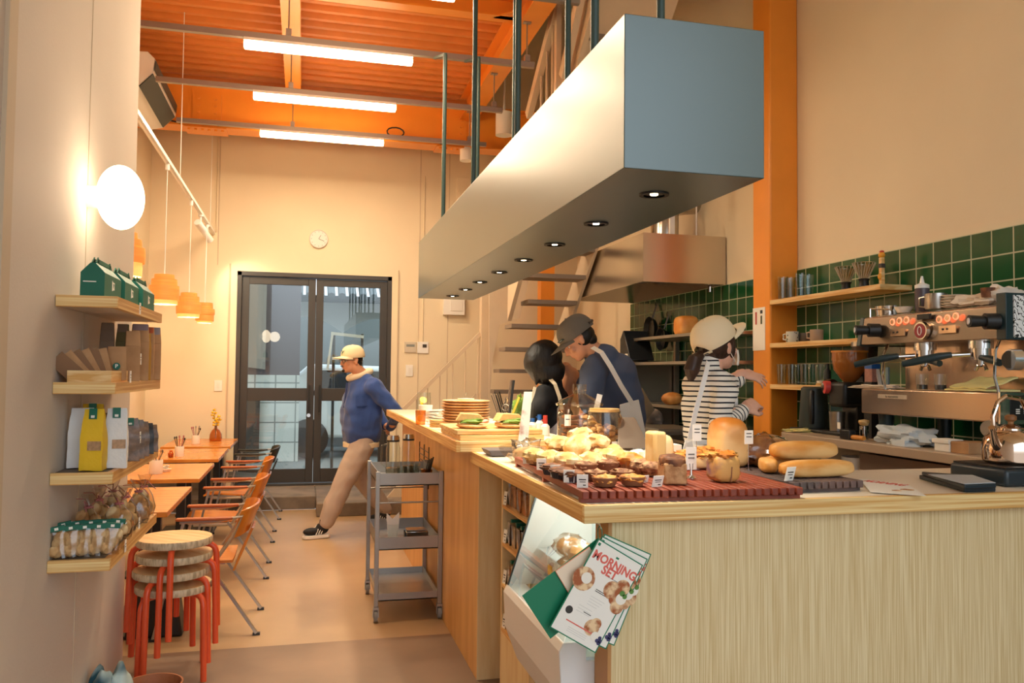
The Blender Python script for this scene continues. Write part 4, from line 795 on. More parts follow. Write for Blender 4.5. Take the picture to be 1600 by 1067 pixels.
# ============================================================ HANGING MENUS
M_mgreen = mat('menu green', '#117a55', .4); M_coral = mat('menu coral', '#e2695a', .5); M_food = two('menu food print', '#a85a2c', '#f0cfa0', 40, rough=.5, detail=4); M_mint = mat('menu blueberry', '#3b3a66', .5); M_leafg = mat('menu leaf', '#5b8a3c', .5)
def menu(y, tl, ang, lb, face=True, col=None, w=.158, h=.278, cream=None):
    """a laminated card hanging from its top left corner hole"""
    t = thing('menu_card', lb, 'menu', (tl[0], y, tl[1])); ca, sa = math.cos(ang), math.sin(ang)
    M = frame((0, 0, 0), (ca, 0, -sa), (sa, 0, ca))
    def pt(u, v, d=0): return M @ Vector((u*w, -v*h, d))
    def quad(mb, u0, v0, u1, v1, d, t_=.0006): P = [pt(u0, v0, d), pt(u1, v0, d), pt(u1, v1, d), pt(u0, v1, d)]; n = M.to_3x3() @ Vector((0, 0, t_)); return mb.add(P+[p+n for p in P], [(3, 2, 1, 0), (4, 5, 6, 7), (0, 1, 5, 4), (1, 2, 6, 5), (2, 3, 7, 6), (3, 0, 4, 7)])
    def txt(mb, s, size, u, v, bold=.0, sx=1.0): return mb.text(s, size, M @ Matrix.Translation((u*w, -v*h, .0018)), .0002, bold, sx)
    part('card', quad(MB(col or M_mgreen), 0, 0, 1, 1, 0, .001), t)
    if face: part('printed_face', quad(MB(cream or M_paper), .022, .012, .978, .988, .001), t)
    def blob(m, u, v, r, s=1, k=0): return MB(m).lathe([(0, .0006), (r, .0004), (r, 0)], (0, 0, 0), 18)
    if face == 2:
        lt = MB(M_coral); txt(lt, 'MORNING', .034, .52, .155, .0012, .92); txt(lt, 'SET', .034, .50, .245, .0012, .95); part('title', lt, t)
        mb = MB(M_mgreen); quad(mb, .47, .065, .53, .085, .0016); quad(mb, .04, .03, .09, .06, .0016); part('emblem', mb, t)
        mb = MB(M_ink); quad(mb, .42, .445, .62, .452, .0016); quad(mb, .42, .462, .66, .469, .0016); quad(mb, .42, .70, .58, .707, .0016)
        quad(mb, .5, .28, .72, .284, .0016); part('small_print', mb, t)
        mb = MB(mat('faint print', '#c9c6c0', .6))
        for i in range(4): quad(mb, .4, .53+.028*i, .7-.03*i, .533+.028*i, .0016)
        for i in range(3): quad(mb, .28, .66+.03*i, .56, .663+.03*i, .0016); quad(mb, .3, .9+.02*i, .7, .903+.02*i, .0016)
        part('faint_lines', mb, t)
        mb = MB(M_coral); quad(mb, .2, .845, .82, .857, .0016); part('red_line', mb, t)
        def disc(mb, u, v, r, d=.0018): c = pt(u, v, d+len(mb.v)*2e-6); n = M.to_3x3() @ Vector((0, 0, 1)); mb.disc(c, r, n, .0003, 20)
        mb = MB(M_ink); disc(mb, .16, .755, .011); part('round_mark', mb, t)
        for m_, nm, ds in ((M_food, 'food_picture', ((.12, .42, .034, .0018), (.7, .38, .026, .0020), (.84, .43, .022, .0022), (.93, .50, .02, .0024), (.86, .30, .022, .0019), (.70, .80, .023, .0018), (.74, .745, .016, .0021))), (mat('menu egg', '#f6efe0', .4), 'egg_picture', ((.16, .40, .016, .0028), (.93, .41, .016, .0028), (.84, .86, .014, .0028))), (M_leafg, 'leaf_picture', ((.9, .355, .008, .0033), (.97, .37, .007, .0033))), (M_mint, 'berry_picture', ((.93, .85, .0055, .0033), (.96, .875, .0055, .0033), (.9, .885, .0055, .0033), (.95, .9, .0055, .0033)))):
            for u_, v_, r_d, d_d in ds: mb = MB(m_); disc(mb, u_, v_, r_d, d_d); part(nm, mb, t)
    return t
A0 = math.radians(30)
menu(2.235, (.828, 1.012), math.radians(68-12), 'green backed menu card, lowest and leftmost of the hanging fan', 0, None, .15, .27)
menu(2.228, (.80, .99), math.radians(58), 'small cream card with a pink border behind the front menu', 1, mat('card salmon', '#d98a66', .5), .09, .12, mat('card cream', '#f2dcc0', .6))
menu(2.222, (.843, 1.026), math.radians(24), 'hindmost and rightmost hanging menu card with green border', 2)
menu(2.214, (.832, 1.022), math.radians(27), 'middle hanging menu card, second from the front', 2)
menu(2.205, (.819, 1.017), math.radians(31), 'front hanging menu card headed in coral letters', 2)
t = thing('menu_ring', 'small ring and hook holding the menu cards at the counter corner', 'hook', (.83, 2.22, 1.02)); wpart('ring', MB(M_green).tube([(.828, 2.218+.018*math.cos(a), 1.028+.02*math.sin(a)) for a in np.linspace(0, 2*PI, 16)], .0015, 6), t); wpart('hook', MB(M_steel).tube([(.83, 2.25, 1.05), (.83, 2.225, 1.052), (.83, 2.218, 1.04)], .002, 6), t)
# ============================================================ BREAD RACKS
M_slat = two('red brown slat', '#7c3524', '#97452e', 8, (1, .2, 1), rough=.45, detail=3); M_slatg = two('grey lit slat', '#4e4646', '#6a5450', 8, (1, .2, 1), rough=.5, detail=3)  # second copy of the slats has dim grey light put into its colour
def rack(loc, rz, n, L, m, lb, pitch=.0275):
    t = thing('bread_rack', lb, 'rack', loc, rz)
    for i in range(n): part('slat', MB(m).box(i*pitch, i*pitch+.021, 0, L, .012, .036), t, bevel=.003)
    for y in (.03, L*.5, L-.03): part('cross_bar', MB(m).box(0, n*pitch-.006, y-.012, y+.012, 0.0, .013), t)
    return t
rack((.80, 2.29, ZN+.001), math.radians(-3.0), 26, 1.0, M_slat, 'large red brown slatted rack under the breads')
rack((1.545, 2.36, ZN+.001), math.radians(2), 10, .6, M_slatg, 'smaller red brown slatted rack under the long loaves, coloured as in grey light')
ZR = ZN+.038
# ============================================================ BREADS
M_scone = two('scone crumb', '#dcae66', '#f5dfae', 22, rough=.75, detail=6, bump=.5); M_cup = mat('paper case', '#b98354', .7, var=.2, vs=30); M_cupd = mat('dark paper case', '#3c3236', .6, var=.3, vs=30)
M_gold = two('golden crust', '#c9772a', '#f0b45c', 14, rough=.5, detail=6, bump=.4); M_brown = two('brown crust', '#5c3420', '#9a6238', 18, rough=.65, detail=6, bump=.4); M_walnut = two('walnut crumble', '#7a4d32', '#c99e74', 35, rough=.7, detail=5, bump=.8)
M_cream = mat('cream dough', '#f6dfa8', .5, var=.05); M_loafc = two('milk loaf crust', '#d2822c', '#efb568', 4, rough=.45, detail=4); M_loafs = two('milk loaf side', '#e0a55c', '#f2cc8c', 5, rough=.6, detail=4, bump=.1); M_crumb = two('cake crumb', '#a9794c', '#c99c6c', 45, rough=.8, detail=5, bump=.3)
def muffin(p, r, m, cup, lb, grp, k=0, tilt=(0, 0), flat=.65):
    t = thing('muffin', lb, 'muffin', p, 0, grp); R = RM((0, 0, 0), 0, tilt[0], tilt[1])
    h = r*.75; mb = MB(cup); mb.T = R; n = 36; vs = []; fs = []
    for z, q in ((0, .72), (h, .95)):
        for j in range(n): a = 2*PI*j/n; rr = r*q*(1+.04*(-1)**j); vs.append((rr*math.cos(a), rr*math.sin(a), z))
    fs = [(j, (j+1) % n, n+(j+1) % n, n+j) for j in range(n)]+[tuple(range(n-1, -1, -1))]; part('paper_case', mb.add(vs, fs), t)
    mb = MB(m); mb.T = R; part('muffin_top', mb.ell((0, 0, h*.95), (r*1.12, r*1.12, r*flat), 22, 12, amp=.28, freq=2.6, seed=k), t); return t
def ring_lb(i, s): return s % ['nearest the bagged corner', 'second along the back', 'in the middle of the back row', 'under the tilted one', 'tipped on its side above', 'topmost of the pile', 'top right of the pile', 'in front of the pile', 'right of the pile', 'farther right, behind the tarts', 'at the right end of the row', 'behind the others by the jars'][i]
MF = [(836, 716, 3.0, .043, 0), (858, 722, 2.9, .045, 0), (873, 704, 3.0, .045, .045), (886, 728, 2.8, .047, 0), (905, 706, 2.92, .047, .05), (908, 694, 3.05, .047, .07), (931, 700, 3.0, .045, .05), (924, 726, 2.8, .046, 0), (944, 718, 2.95, .046, 0), (966, 722, 2.9, .045, 0), (985, 728, 2.8, .043, 0), (955, 712, 3.1, .045, 0)]
for i, (px, py, y, r, up) in enumerate(MF):
    p = at(px, py, y=y); p.z = ZR+.001+up
    muffin(p, r, M_scone if i != 10 else M_gold, M_cup, ring_lb(i, 'pale crumbly muffin %s'), 'pale muffins on the rack', i, (.5, -.5) if i == 4 else (.1*math.sin(i), .1*math.cos(i*2)))
for i, (px, py, y, r) in enumerate(((1003, 738, 2.66, .038), (1018, 744, 2.6, .036))): p = at(px, py, y=y); p.z = ZR+.001; muffin(p, r, M_walnut, M_cup, ['walnut topped muffin, left of the pair beside the tall slice', 'walnut topped muffin, right of the pair beside the tall slice'][i], 'walnut muffins', i+30)
M_white = M_white; M_wcr = two('white crumble', '#e8dcc4', '#fffaf0', 30, rough=.7, detail=5, bump=.6)
for i, (px, py, y, r) in enumerate(((998, 722, 2.95, .04), (1016, 724, 2.95, .038))): p = at(px, py, y=y); p.z = ZR+.001; muffin(p, r, M_wcr, M_cup, ['sugar white crumbly muffin behind the walnut muffins, left', 'sugar white crumbly muffin behind the walnut muffins, right'][i], 'white muffins', i+40)
for i, (px, py, y) in enumerate(((893, 752, 2.5), (876, 745, 2.58), (862, 738, 2.68))):
    p = at(px, py, y=y); p.z = ZR+.001; muffin(p, .036, M_brown, M_cupd, ['chocolate muffin in a dark case behind the left tags, nearest', 'chocolate muffin in a dark case behind the left tags, second', 'chocolate muffin in a dark case behind the left tags, farthest'][i], 'dark muffins', i+50, flat=.35)
def tart(p, r, m, lb, k, h=.026):
    t = thing('tart', lb, 'tart', p, 0, 'tarts at the front of the rack')
    part('pastry_shell', MB(mat('tart shell', '#8a5c3c', .6, var=.12)).lathe([(0, 0), (r*.72, 0), (r*.8, .004), (r, h), (r*.96, h+.002), (r*.88, h-.006), (0, h-.008)], n=36), t); part('filling', MB(m).ell((0, 0, h-.006), (r*.92, r*.92, .014), 24, 10, amp=.5, freq=4, seed=k), t)
for i, (px, py, y, m) in enumerate(((945, 768, 2.38, M_gold), (988, 766, 2.38, M_gold), (930, 754, 2.52, M_walnut), (972, 752, 2.52, M_walnut))):
    p = at(px, py, y=y); p.z = ZR+.001; tart(p, .041, m, ['round tart with smooth custard filling, front left', 'round tart with crumbly golden peak, front right', 'nut covered tart behind the front tarts, left', 'nut covered tart behind the front tarts, right'][i], i)
for i, (px, py, y) in enumerate(((915, 742, 2.68), (950, 738, 2.72), (938, 735, 2.8))):
    p = at(px, py, y=y); p.z = ZR+.001; tart(p, .04, M_walnut, ['nut and seed tart in the third row, left', 'nut and seed tart in the third row, right', 'nut and seed tart in the fourth row'][i], i+7, .034)
# cream rounds and the tall slice
def put(px, py, y, z=ZR+.001): p = at(px, py, y=y); return Vector((p.x, p.y, z))
p = put(1022, 760, 2.62); solo('cake_slice', MB(two('butter cake', '#e8bf78', '#f5dca4', 12, rough=.7, detail=5, bump=.15)).cbox((p.x+.005, p.y, ZR+.075), (.05, .07, .148), .1), 'tall pale yellow upright cake slice beside the brown pound cake', 'cake', bevel=.01)
p = put(1033, 745, 2.85); solo('cake_slice', MB(M_cream).ell((p.x, p.y, ZR+.06), (.04, .045, .06), 20, 12, e=.6), 'yellow rounded cake just behind the tall slice', 'cake')
for i, (px, py, y, z, rx) in enumerate(((1032, 703, 2.95, ZR+.135, .05), (1047, 715, 2.95, ZR+.085, .055), (1025, 718, 3.0, ZR+.09, .04))):
    p = at(px, py, y=y); solo('cream_round', MB(M_cream).ell((p.x, p.y, p.z-.012), (rx, rx, .024), 28, 12, e=.7), ['thick cream coloured round, topmost of the pile', 'thick cream coloured round under the topmost, to the right', 'thick cream coloured round leaning behind the tall slice'][i], 'cake', 'cream coloured rounds')
p = put(1040, 730, 3.0); solo('cake_stand_box', MB(M_paper).box(p.x-.05, p.x+.05, p.y-.04, p.y+.04, ZR, ZR+.07), 'white box holding up the cream coloured rounds', 'box')
# brown pound cake
p = put(1050, 765, 2.42); t = thing('pound_cake', 'brown pound cake with its cut face turned to the front', 'cake', p, -.25)
part('crumb_block', MB(M_crumb).box(-.036, .036, -.06, .06, 0, .066), t, bevel=.006)
part('crust_top', MB(M_brown).ell((0, 0, .068), (.0385, .0625, .02), 24, 12, e=.6, amp=.15, freq=4), t)
# blueberry cube
p = put(1130, 767, 2.42); t = thing('blueberry_bread', 'cube shaped blueberry bread with purple stained sides at the rack front', 'bread', p, .06)
part('loaf', MB(two('blueberry crumb', '#7c5470', '#dba55c', 7, rough=.65, detail=5, lo=.36, hi=.46, bump=.2)).ell((0, 0, .043), (.047, .045, .044), 24, 16, e=.55, amp=.06, seed=3), t)
part('crumble_top', MB(M_gold).ell((-.002, 0, .083), (.047, .044, .016), 24, 10, amp=.6, freq=4, seed=9), t)
part('cleft', MB(M_brown).bar((.002, -.043, .003), (.004, -.044, .05), .004, .004), t)
# cheese-topped golden loaves behind
for i, (px, py, y, w, h) in enumerate(((1082, 742, 2.78, .075, .04), (1112, 735, 2.86, .075, .045))):
    p = put(px, py, y); t = thing('cheese_loaf', ['golden cheese topped flat loaf left of the silver stand', 'golden cheese topped flat loaf behind the blueberry bread'][i], 'bread', p, .1, 'cheese topped loaves')
    part('loaf', MB(M_loafs).ell((0, 0, h*.6), (w, .055, h*.62), 24, 12, e=.6, seed=i), t); part('cheese_top', MB(M_gold).ell((0, 0, h*1.15), (w*.96, .052, .02), 26, 12, amp=.6, freq=4, seed=i+4), t)
# tall milk loaf
p = put(1137, 730, 2.85); t = thing('milk_loaf', 'tall mountain topped milk loaf standing in the middle of the rack', 'bread', p, -.15)
def loafsec(u, v, w=.066, d=.1):
    a = 2*PI*u; return (0, 0, 0)

mb = MB(M_skin).ell((0, 0, .072), (.064, .085, .076), 28, 18, e=.42).ell((0, 0, .125), (.067, .087, .058), 28, 16, e=.8); mb.mats = []; mb.mi = [0]*len(mb.f); mb.use(M_loafc)
M_mlk = mat('milk loaf', '#e6b06a', .5); n_ = M_mlk.node_tree; b_ = n_.nodes['Principled BSDF']; t_ = n_.nodes.new('ShaderNodeTexCoord'); s_ = n_.nodes.new('ShaderNodeSeparateXYZ'); z_ = n_.nodes.new('ShaderNodeTexNoise'); z_.inputs['Scale'].default_value = 18; m_1 = n_.nodes.new('ShaderNodeMath'); m_1.operation = 'MULTIPLY_ADD'; m_1.inputs[1].default_value = .05; r_1 = n_.nodes.new('ShaderNodeValToRGB')
n_.links.new(t_.outputs['Object'], s_.inputs[0]); n_.links.new(t_.outputs['Object'], z_.inputs['Vector']); n_.links.new(z_.outputs[0], m_1.inputs[0]); n_.links.new(s_.outputs['Z'], m_1.inputs[2]); n_.links.new(m_1.outputs[0], r_1.inputs[0]); n_.links.new(r_1.outputs[0], b_.inputs['Base Color'])
r_1.color_ramp.elements[0].position = .12; r_1.color_ramp.elements[0].color = hexc('#edc484'); r_1.color_ramp.elements[1].position = .19; r_1.color_ramp.elements[1].color = hexc('#c97a2a')
fz = bpy.data.objects.new('loaf', mb.mesh('loaf')); COL.objects.link(fz); rm_ = fz.modifiers.new('r', 'REMESH'); rm_.mode = 'VOXEL'; rm_.voxel_size = .005; rm_.use_smooth_shade = True; sm_ = fz.modifiers.new('s', 'SMOOTH'); sm_.iterations = 6; fz.data.materials.clear(); fz.data.materials.append(M_mlk); fz.parent = t
# bagged country loaf
p = put(1186, 735, 2.82); t = thing('country_loaf', 'round seeded country loaf in a clear bag behind the long loaves', 'bread', p, .2)
part('loaf', MB(two('seeded crust', '#8e5a34', '#d3924c', 9, rough=.55, detail=6, bump=.3)).ell((.02, 0, .05), (.11, .085, .058), 28, 16, amp=.1, flat=-.85), t); part('wrapper', MB(M_film).ell((.02, 0, .055), (.12, .095, .064), 20, 12, amp=.35, freq=4, seed=2, flat=-.85), t)
# long loaves
M_long = two('long loaf crust', '#d9923f', '#f0c07c', 5, (1, 3, 3), rough=.5, detail=5, bump=.1)
def long_loaf(c, L, r, rz, lb): t = thing('long_loaf', lb, 'bread', c, rz, 'long soft loaves'); part('loaf', MB(M_long).ell((0, 0, r*.85), (L/2, r, r*.86), 32, 16, e=.62, amp=.03, flat=-.95), t)
long_loaf(put(1276, 752, 2.47, ZR+.001), .29, .034, .05, 'long soft loaf at the front right of the rack, beneath the other')
long_loaf(put(1200, 745, 2.62, ZR+.001), .12, .03, 1.2, 'short ended soft loaf lying beside the two long loaves')
long_loaf(Vector((1.755, 2.62, ZR+.045)), .27, .038, .02, 'long soft loaf resting on top of the other')
long_loaf(put(1235, 738, 2.68, ZR+.001), .22, .032, .06, 'long soft loaf mostly hidden behind the front one')
# price tags
TG = [(824, 728, 3.02), (846, 738, 2.82), (868, 748, 2.62), (889, 758, 2.48), (910, 768, 2.36)]
for i, (px, py, y) in enumerate(TG):
    p = put(px, py, y, ZR); price_tag(p, -.35, .034, .042, -.25, ['white price tag on the left rack edge, farthest back', 'white price tag on the left rack edge, second from the back', 'white price tag on the left rack edge, middle', 'white price tag on the left rack edge, second from the front', 'white price tag on the left rack edge, nearest the corner'][i])
for px, py, y, h, lb in ((1026, 770, 2.34, .036, 'white price tag leaning in front of the brown pound cake'), (1004, 758, 2.44, .024, 'small price tag standing between tart and tall slice'), (1232, 755, 2.40, .048, 'white price tag leaning on the front long loaf')):
    price_tag(put(px, py, y, ZR), .25, .04, h, -.3, lb)
def wire_tag(px, py, y, h, lb, wd=.035, hh=.06):
    p = at(px, py, y=y); t = thing('tag_stand', lb, 'price tag', (p.x, p.y, ZR)); z = p.z-ZR
    part('card', MB(M_paper).box(-wd/2, wd/2, -.001, .001, z-hh/2, z+hh/2), t)
    part('print', MB(M_ink).box(-wd*.3, wd*.3, -.002, -.001, z+.012, z+.015).box(-wd*.3, wd*.3, -.002, -.001, z, z+.003), t); part('wire', MB(M_chrome).cyl((0, .003, 0), (0, .003, z), .0012, n=6).cyl((0, .003, 0), (0, .003, .003), .014, n=12), t)
wire_tag(1080, 716, 2.5, .1, 'price card on a silver cone stand in front of the cheese loaf', .038, .075); p = put(1080, 756, 2.5, ZR); 
t = thing('cone_stand', 'little silver cone clip stand on the rack', 'stand', p); part('cone', MB(M_chrome).lathe([(0, 0), (.016, 0), (.016, .003), (.006, .012), (.003, .03), (0, .032)], n=20), t); part('prong', MB(M_chrome).bar((-.004, 0, .03), (-.006, 0, .05), .002, .002), t); part('prong', MB(M_chrome).bar((.004, 0, .03), (.006, 0, .05), .002, .002), t)
wire_tag(1089, 676, 2.75, .1, 'price card on a wire beside the striped sweater'); wire_tag(1170, 683, 2.7, .1, 'price card on a wire right of the tall milk loaf', .034, .05)
price_tag(put(986, 712, 3.25, ZN), .1, .045, .06, -.1, 'white price card standing behind the white muffins')
# ============================================================ JARS AND THINGS BEHIND THE RACK
M_jar = thin_glass('jar glass', '#fbf6ec', 2.0)
t = thing('wooden_board', 'orange wooden board under the glass jars', 'board', put(905, 695, 3.85, ZN)); part('board', MB(M_tablew).box(-.2, .16, -.09, .12, 0, .02), t, bevel=.003)
p = put(903, 690, 3.85, ZN+.02); p.x = at(905, 690, y=3.85).x
t = thing('glass_jar', 'wide lidded glass jar of crumbly granola bars with knobbed lid', 'jar', p)
part('glass', MB(M_jar).lathe([(0, 0), (.105, 0), (.11, .01), (.11, .19), (.1, .205)], n=36), t)
l = part('lid', MB(M_jar).lathe([(.115, .205), (.118, .215), (.09, .235), (.05, .255), (.032, .265)], n=36), t); part('knob', MB(M_jar).lathe([(.028, .262), (.034, .275), (.034, .31), (.0, .312)], n=24), l)
for i in range(7): part('granola_bar', MB(M_walnut if i % 2 else M_brown).cbox((-.045+.01*(i % 2), .01*math.sin(i), .018+.022*i), (.085, .06, .016), .2*math.sin(i*2)), t, bevel=.004)
for i in range(6): part('biscuit', MB(M_cook if i % 2 else M_scone).ell((.04+.008*math.sin(i*2), .01*math.cos(i), .02+.025*i), (.034, .034, .013), 14, 8, amp=.4, seed=i), t)
p = put(944, 700, 3.62, ZN+.001)
t = thing('glass_jar', 'narrower wooden rimmed glass jar of brown granola pieces', 'jar', p)
part('glass', MB(M_jar).lathe([(0, 0), (.078, 0), (.082, .01), (.082, .18), (.074, .195), (.076, .21)], n=32), t); part('lid', MB(M_pine).cyl((0, 0, .205), (0, 0, .22), .07, n=32), t)
mb = MB(M_cook)
for i in range(60): a = i*2.4; rr = .06*((i*7 % 10)/10)**.5; mb.ell((rr*math.cos(a), rr*math.sin(a), .012+.13*(i/60)), (.016, .014, .011), 8, 6, amp=.5, seed=i)
o = part('granola', mb, t); o['kind'] = 'stuff'
price_tag((p.x+.02, p.y-.1, ZN+.0), .3, .03, .075, .15, 'narrow upright card right of the granola jar'); 
t = thing('jar_card', 'small white card taped to the left of the wide jar', 'card', (at(905, 690, y=3.85).x-.085, 3.775, ZN+.13)); part('card', MB(M_paper).box(-.016, .016, 0, .001, 0, .055), t); part('print', MB(M_ink).box(-.01, .01, -.001, 0, .03, .034), t)
t = thing('jar_card', 'white card leaning on the lid of the wide jar', 'card', (at(932, 590, y=3.78).x, 3.78, ZN+.21)); mb = MB(M_paper); mb.T = Matrix.Rotation(.25, 4, 'Y'); part('card', mb.box(-.014, .014, 0, .001, 0, .075), t)
# tablet till
p = at(985, 672, y=3.5); t = thing('tablet_stand', 'grey tablet till seen from behind on its tilted stand', 'tablet', (p.x, 3.5, ZN)); M_tab = mat('tablet back', '#a89a8c', .3, .6)
c0, c1, c2, c3 = [at(*q, y=yy) for q, yy in (((968, 655), 3.62), ((993, 654), 3.62), ((1015, 700), 3.42), ((968, 700), 3.42))]
V = Vector((0, .02, .006)); wpart('back', MB(M_tab).add([c0, c1, c2, c3, c0+V, c1+V, c2+V, c3+V], [(0, 1, 2, 3), (7, 6, 5, 4), (0, 4, 5, 1), (1, 5, 6, 2), (2, 6, 7, 3), (3, 7, 4, 0)]), t); wpart('stand', MB(M_tab).bar((p.x, 3.56, ZN), (p.x, 3.52, ZN+.06), .04, .02).box(p.x-.05, p.x+.05, 3.48, 3.6, ZN, ZN+.008), t)
# menu stand, tray, bag, bottles at the counters' meeting
p = at(814, 704, y=3.75); q = at(826, 612, y=3.85); t = thing('menu_stand', 'tall narrow acrylic stand with a leaflet, leaning at the counter corner', 'stand', (p.x, 3.75, ZN))
M_leaf = two('leaflet print', '#c98f80', '#f4ece2', 14, rough=.5, lo=.3, hi=.45); d = Vector((.07, -.02, 0))
wpart('leaflet', MB(M_leaf).add([Vector((p.x-.02, 3.75, ZN+.002)), Vector((p.x+.03, 3.75, ZN+.002)), Vector((q.x+.018, 3.85, q.z)), Vector((q.x-.022, 3.85, q.z)), Vector((p.x-.02, 3.756, ZN+.002)), Vector((p.x+.03, 3.756, ZN+.002)), Vector((q.x+.018, 3.856, q.z)), Vector((q.x-.022, 3.856, q.z))], [(0, 1, 2, 3), (7, 6, 5, 4), (0, 4, 5, 1), (1, 5, 6, 2), (2, 6, 7, 3), (3, 7, 4, 0)]), t)
wpart('acrylic_cover', MB(M_glass).add([Vector((p.x-.02, 3.745, ZN+.002)), Vector((p.x+.045, 3.745, ZN+.002)), Vector((q.x+.03, 3.845, q.z+.01)), Vector((q.x-.025, 3.845, q.z+.01))], [(0, 1, 2, 3)]), t)
p = put(795, 706, 3.72, ZN); t = thing('paper_tray', 'dark shallow tray at the far left corner of the near counter', 'tray', p); part('tray', MB(mat('slate grey', '#5a5458', .5)).prism([(-.1, .004), (.09, .004), (.1, .03), (-.115, .03)], -.08, .08, 'y'), t, bevel=.003)
p = put(836, 728, 3.32, ZN); t = thing('bagged_loaf', 'clear bag of pale bread at the left corner of the rack', 'bread', (p.x-.02, p.y+.08, ZN)); part('wrapper', MB(M_film).ell((0, 0, .045), (.085, .09, .05), 16, 10, amp=.8, freq=3, seed=4), t); part('bread', MB(M_cookp).ell((0, 0, .035), (.06, .06, .03), 16, 10, amp=.3), t)
M_blue = mat('blue plastic', '#1f5fae', .35); M_red = mat('red cap', '#c8433a', .4)
for i, (px, y, m, lb) in enumerate(((832, 4.35, M_blue, 'white bottle with a blue pump, left of two'), (843, 4.5, M_blue, 'white bottle with a taller blue cap, right of two'), (852, 4.2, M_red, 'small white bottle with a red cap'))):
    x = at(px, 660, y=y).x; t = thing('small_bottle', lb, 'bottle', (x, y, ZF), 0); part('bottle_body', MB(M_whitep).lathe([(0, 0), (.022, 0), (.024, .01), (.024, .05), (.012, .065)], n=20), t); part('cap', MB(m).cyl((0, 0, .06), (0, 0, .085+.012*i), .012, n=14).bar((0, 0, .08), (-.02, 0, .085), .006, .006), t)
# ============================================================ THINGS ON THE FAR COUNTER
def oslab(name, lb, x0, x1, y0, y1, z0, z1, g): return solo(name, MB(M_edgeX).box(x0, x1, y0, y1, z0, z1), lb, 'board', g, bevel=.003)
oslab('wooden_board', 'lower pale wooden board at the near end of the far counter', .745, 1.17, 3.93, 4.5, ZF+.001, ZF+.026, 'stacked wooden boards'); oslab('wooden_board', 'upper pale wooden board carrying the sandwiches', .735, 1.17, 3.96, 4.5, ZF+.028, ZF+.05, 'stacked wooden boards')
M_plate = two('wooden plate', '#d69a5e', '#ecc08a', 9, rough=.5, detail=4); M_san = mat('sandwich bread', '#ecc27c', .7, var=.12, vs=20, bump=.2); M_let = mat('lettuce', '#7fa03c', .6, var=.3, vs=30)
zz = ZF+.0505
def sandwich(x, y, rz, lb, plate=True):
    t = thing('sandwich', lb, 'sandwich', (x, y, zz+.017), rz, 'sandwiches on the boards')
    part('bread_slice', MB(M_san).prism([(-.075, 0), (.06, .0), (-.06, .012), (-.075, .012)], -.04, .04, 'y').prism([(-.085, .02), (.06, .03), (.03, .055), (-.06, .06)], -.035, .045, 'y'), t, bevel=.004)
    part('filling', MB(M_let).ell((.0, -.02, .02), (.065, .04, .014), 20, 8, amp=.8, freq=5), t); part('filling', MB(mat('ham', '#e2a48c', .5)).ell((.05, -.02, .02), (.03, .03, .01), 12, 8, amp=.6, freq=4), t)
for i, (px, y) in enumerate(((738, 4.1), (798, 4.1))):
    x = at(px, 665, y=y).x; solo('wooden_plate', MB(M_plate).lathe([(0, 0), (.06, 0), (.085, .014), (.083, .017), (.055, .005), (0, .005)], (x, y, zz), n=32), ['round wooden plate under the left sandwich', 'round wooden plate under the right sandwich'][i], 'plate', 'plates under the sandwiches'); sandwich(x, y, -.1+.3*i, ['folded sandwich with green leaves on the left plate', 'folded sandwich with green leaves on the right plate'][i])
px_, py_ = .925, 4.72
pl0 = None; NM = ['lowest', 'second', 'third', 'fourth', 'fifth', 'sixth', 'seventh', 'eighth', 'ninth', 'tenth', 'top']
for i in range(11):
    if i == 0: pl0 = solo('wooden_plate', MB(M_plate).lathe([(0, 0), (.12, 0), (.14, .012), (.138, .0155), (.11, .006), (0, .006)], (px_, py_, ZF+.001), n=40), '', 'plate'); o = pl0
    else: o = pl0.copy(); COL.objects.link(o)
    o.location = (px_+.003*math.sin(i*2.1), py_, ZF+.001+.0155*i); o['group'] = 'stack of wooden plates'
    o['label'] = 'wooden plate in the tall stack, %s%s' % (NM[i], ' counted from the bottom' if 0 < i < 10 else ' of the stack')
t = thing('dish_lid', 'white dish with a clear knob on top of the plate stack', 'dish', (px_, py_, ZF+.001+.0155*11)); part('dish', MB(M_cer).lathe([(0, 0), (.045, 0), (.05, .01), (0, .012)], n=28), t); part('knob', MB(M_glass).lathe([(.006, .012), (.005, .03), (.009, .04), (0, .045)], n=12), t)
t = thing('lemon_jar', 'glass jar of water and lemon slices near the far end of the counter', 'jar', (at(667, 640, y=5.6).x, 5.75, ZF)); part('glass', MB(M_glass).lathe([(0, 0), (.05, 0), (.055, .02), (.05, .12), (.045, .19)], n=24), t)
for i in range(4): part('lemon_slice', MB(mat('lemon', '#f2c93a', .5)).disc((.015*math.sin(i*2), .01*math.cos(i*2), .03+.035*i), .026, (math.sin(i), math.cos(i), .7), .006, 16), t)
t = thing('lemon_jar', 'small glass of amber tea with lemon, lower left by the white cup', 'jar', (at(657, 665, y=5.2).x, 5.2, ZF)); part('glass', MB(M_amber).lathe([(0, 0), (.03, 0), (.034, .09)], n=20), t); part('lemon_slice', MB(mat('lemon', '#f2c93a', .5)).disc((0, -.01, .04), .022, (0, -1, .2), .006, 16), t)
t = thing('napkin_stack', 'loose white paper napkins on the far counter beside the plates', 'napkins', (at(680, 650, y=5.25).x, 5.25, ZF))
for i in range(5): part('napkin', MB(M_paper).cbox((.006*math.sin(i*2), 0, .012+.018*i), (.11, .1, .012), .3*i, .1*math.sin(i), .1), t, bevel=.003)
t = thing('paper_cup', 'white paper cup behind the loose napkins', 'cup', (at(662, 640, y=5.5).x+.02, 5.55, ZF)); part('cup', MB(M_paper).lathe([(0, 0), (.035, 0), (.048, .11), (.044, .11), (.032, .006)], n=24), t)
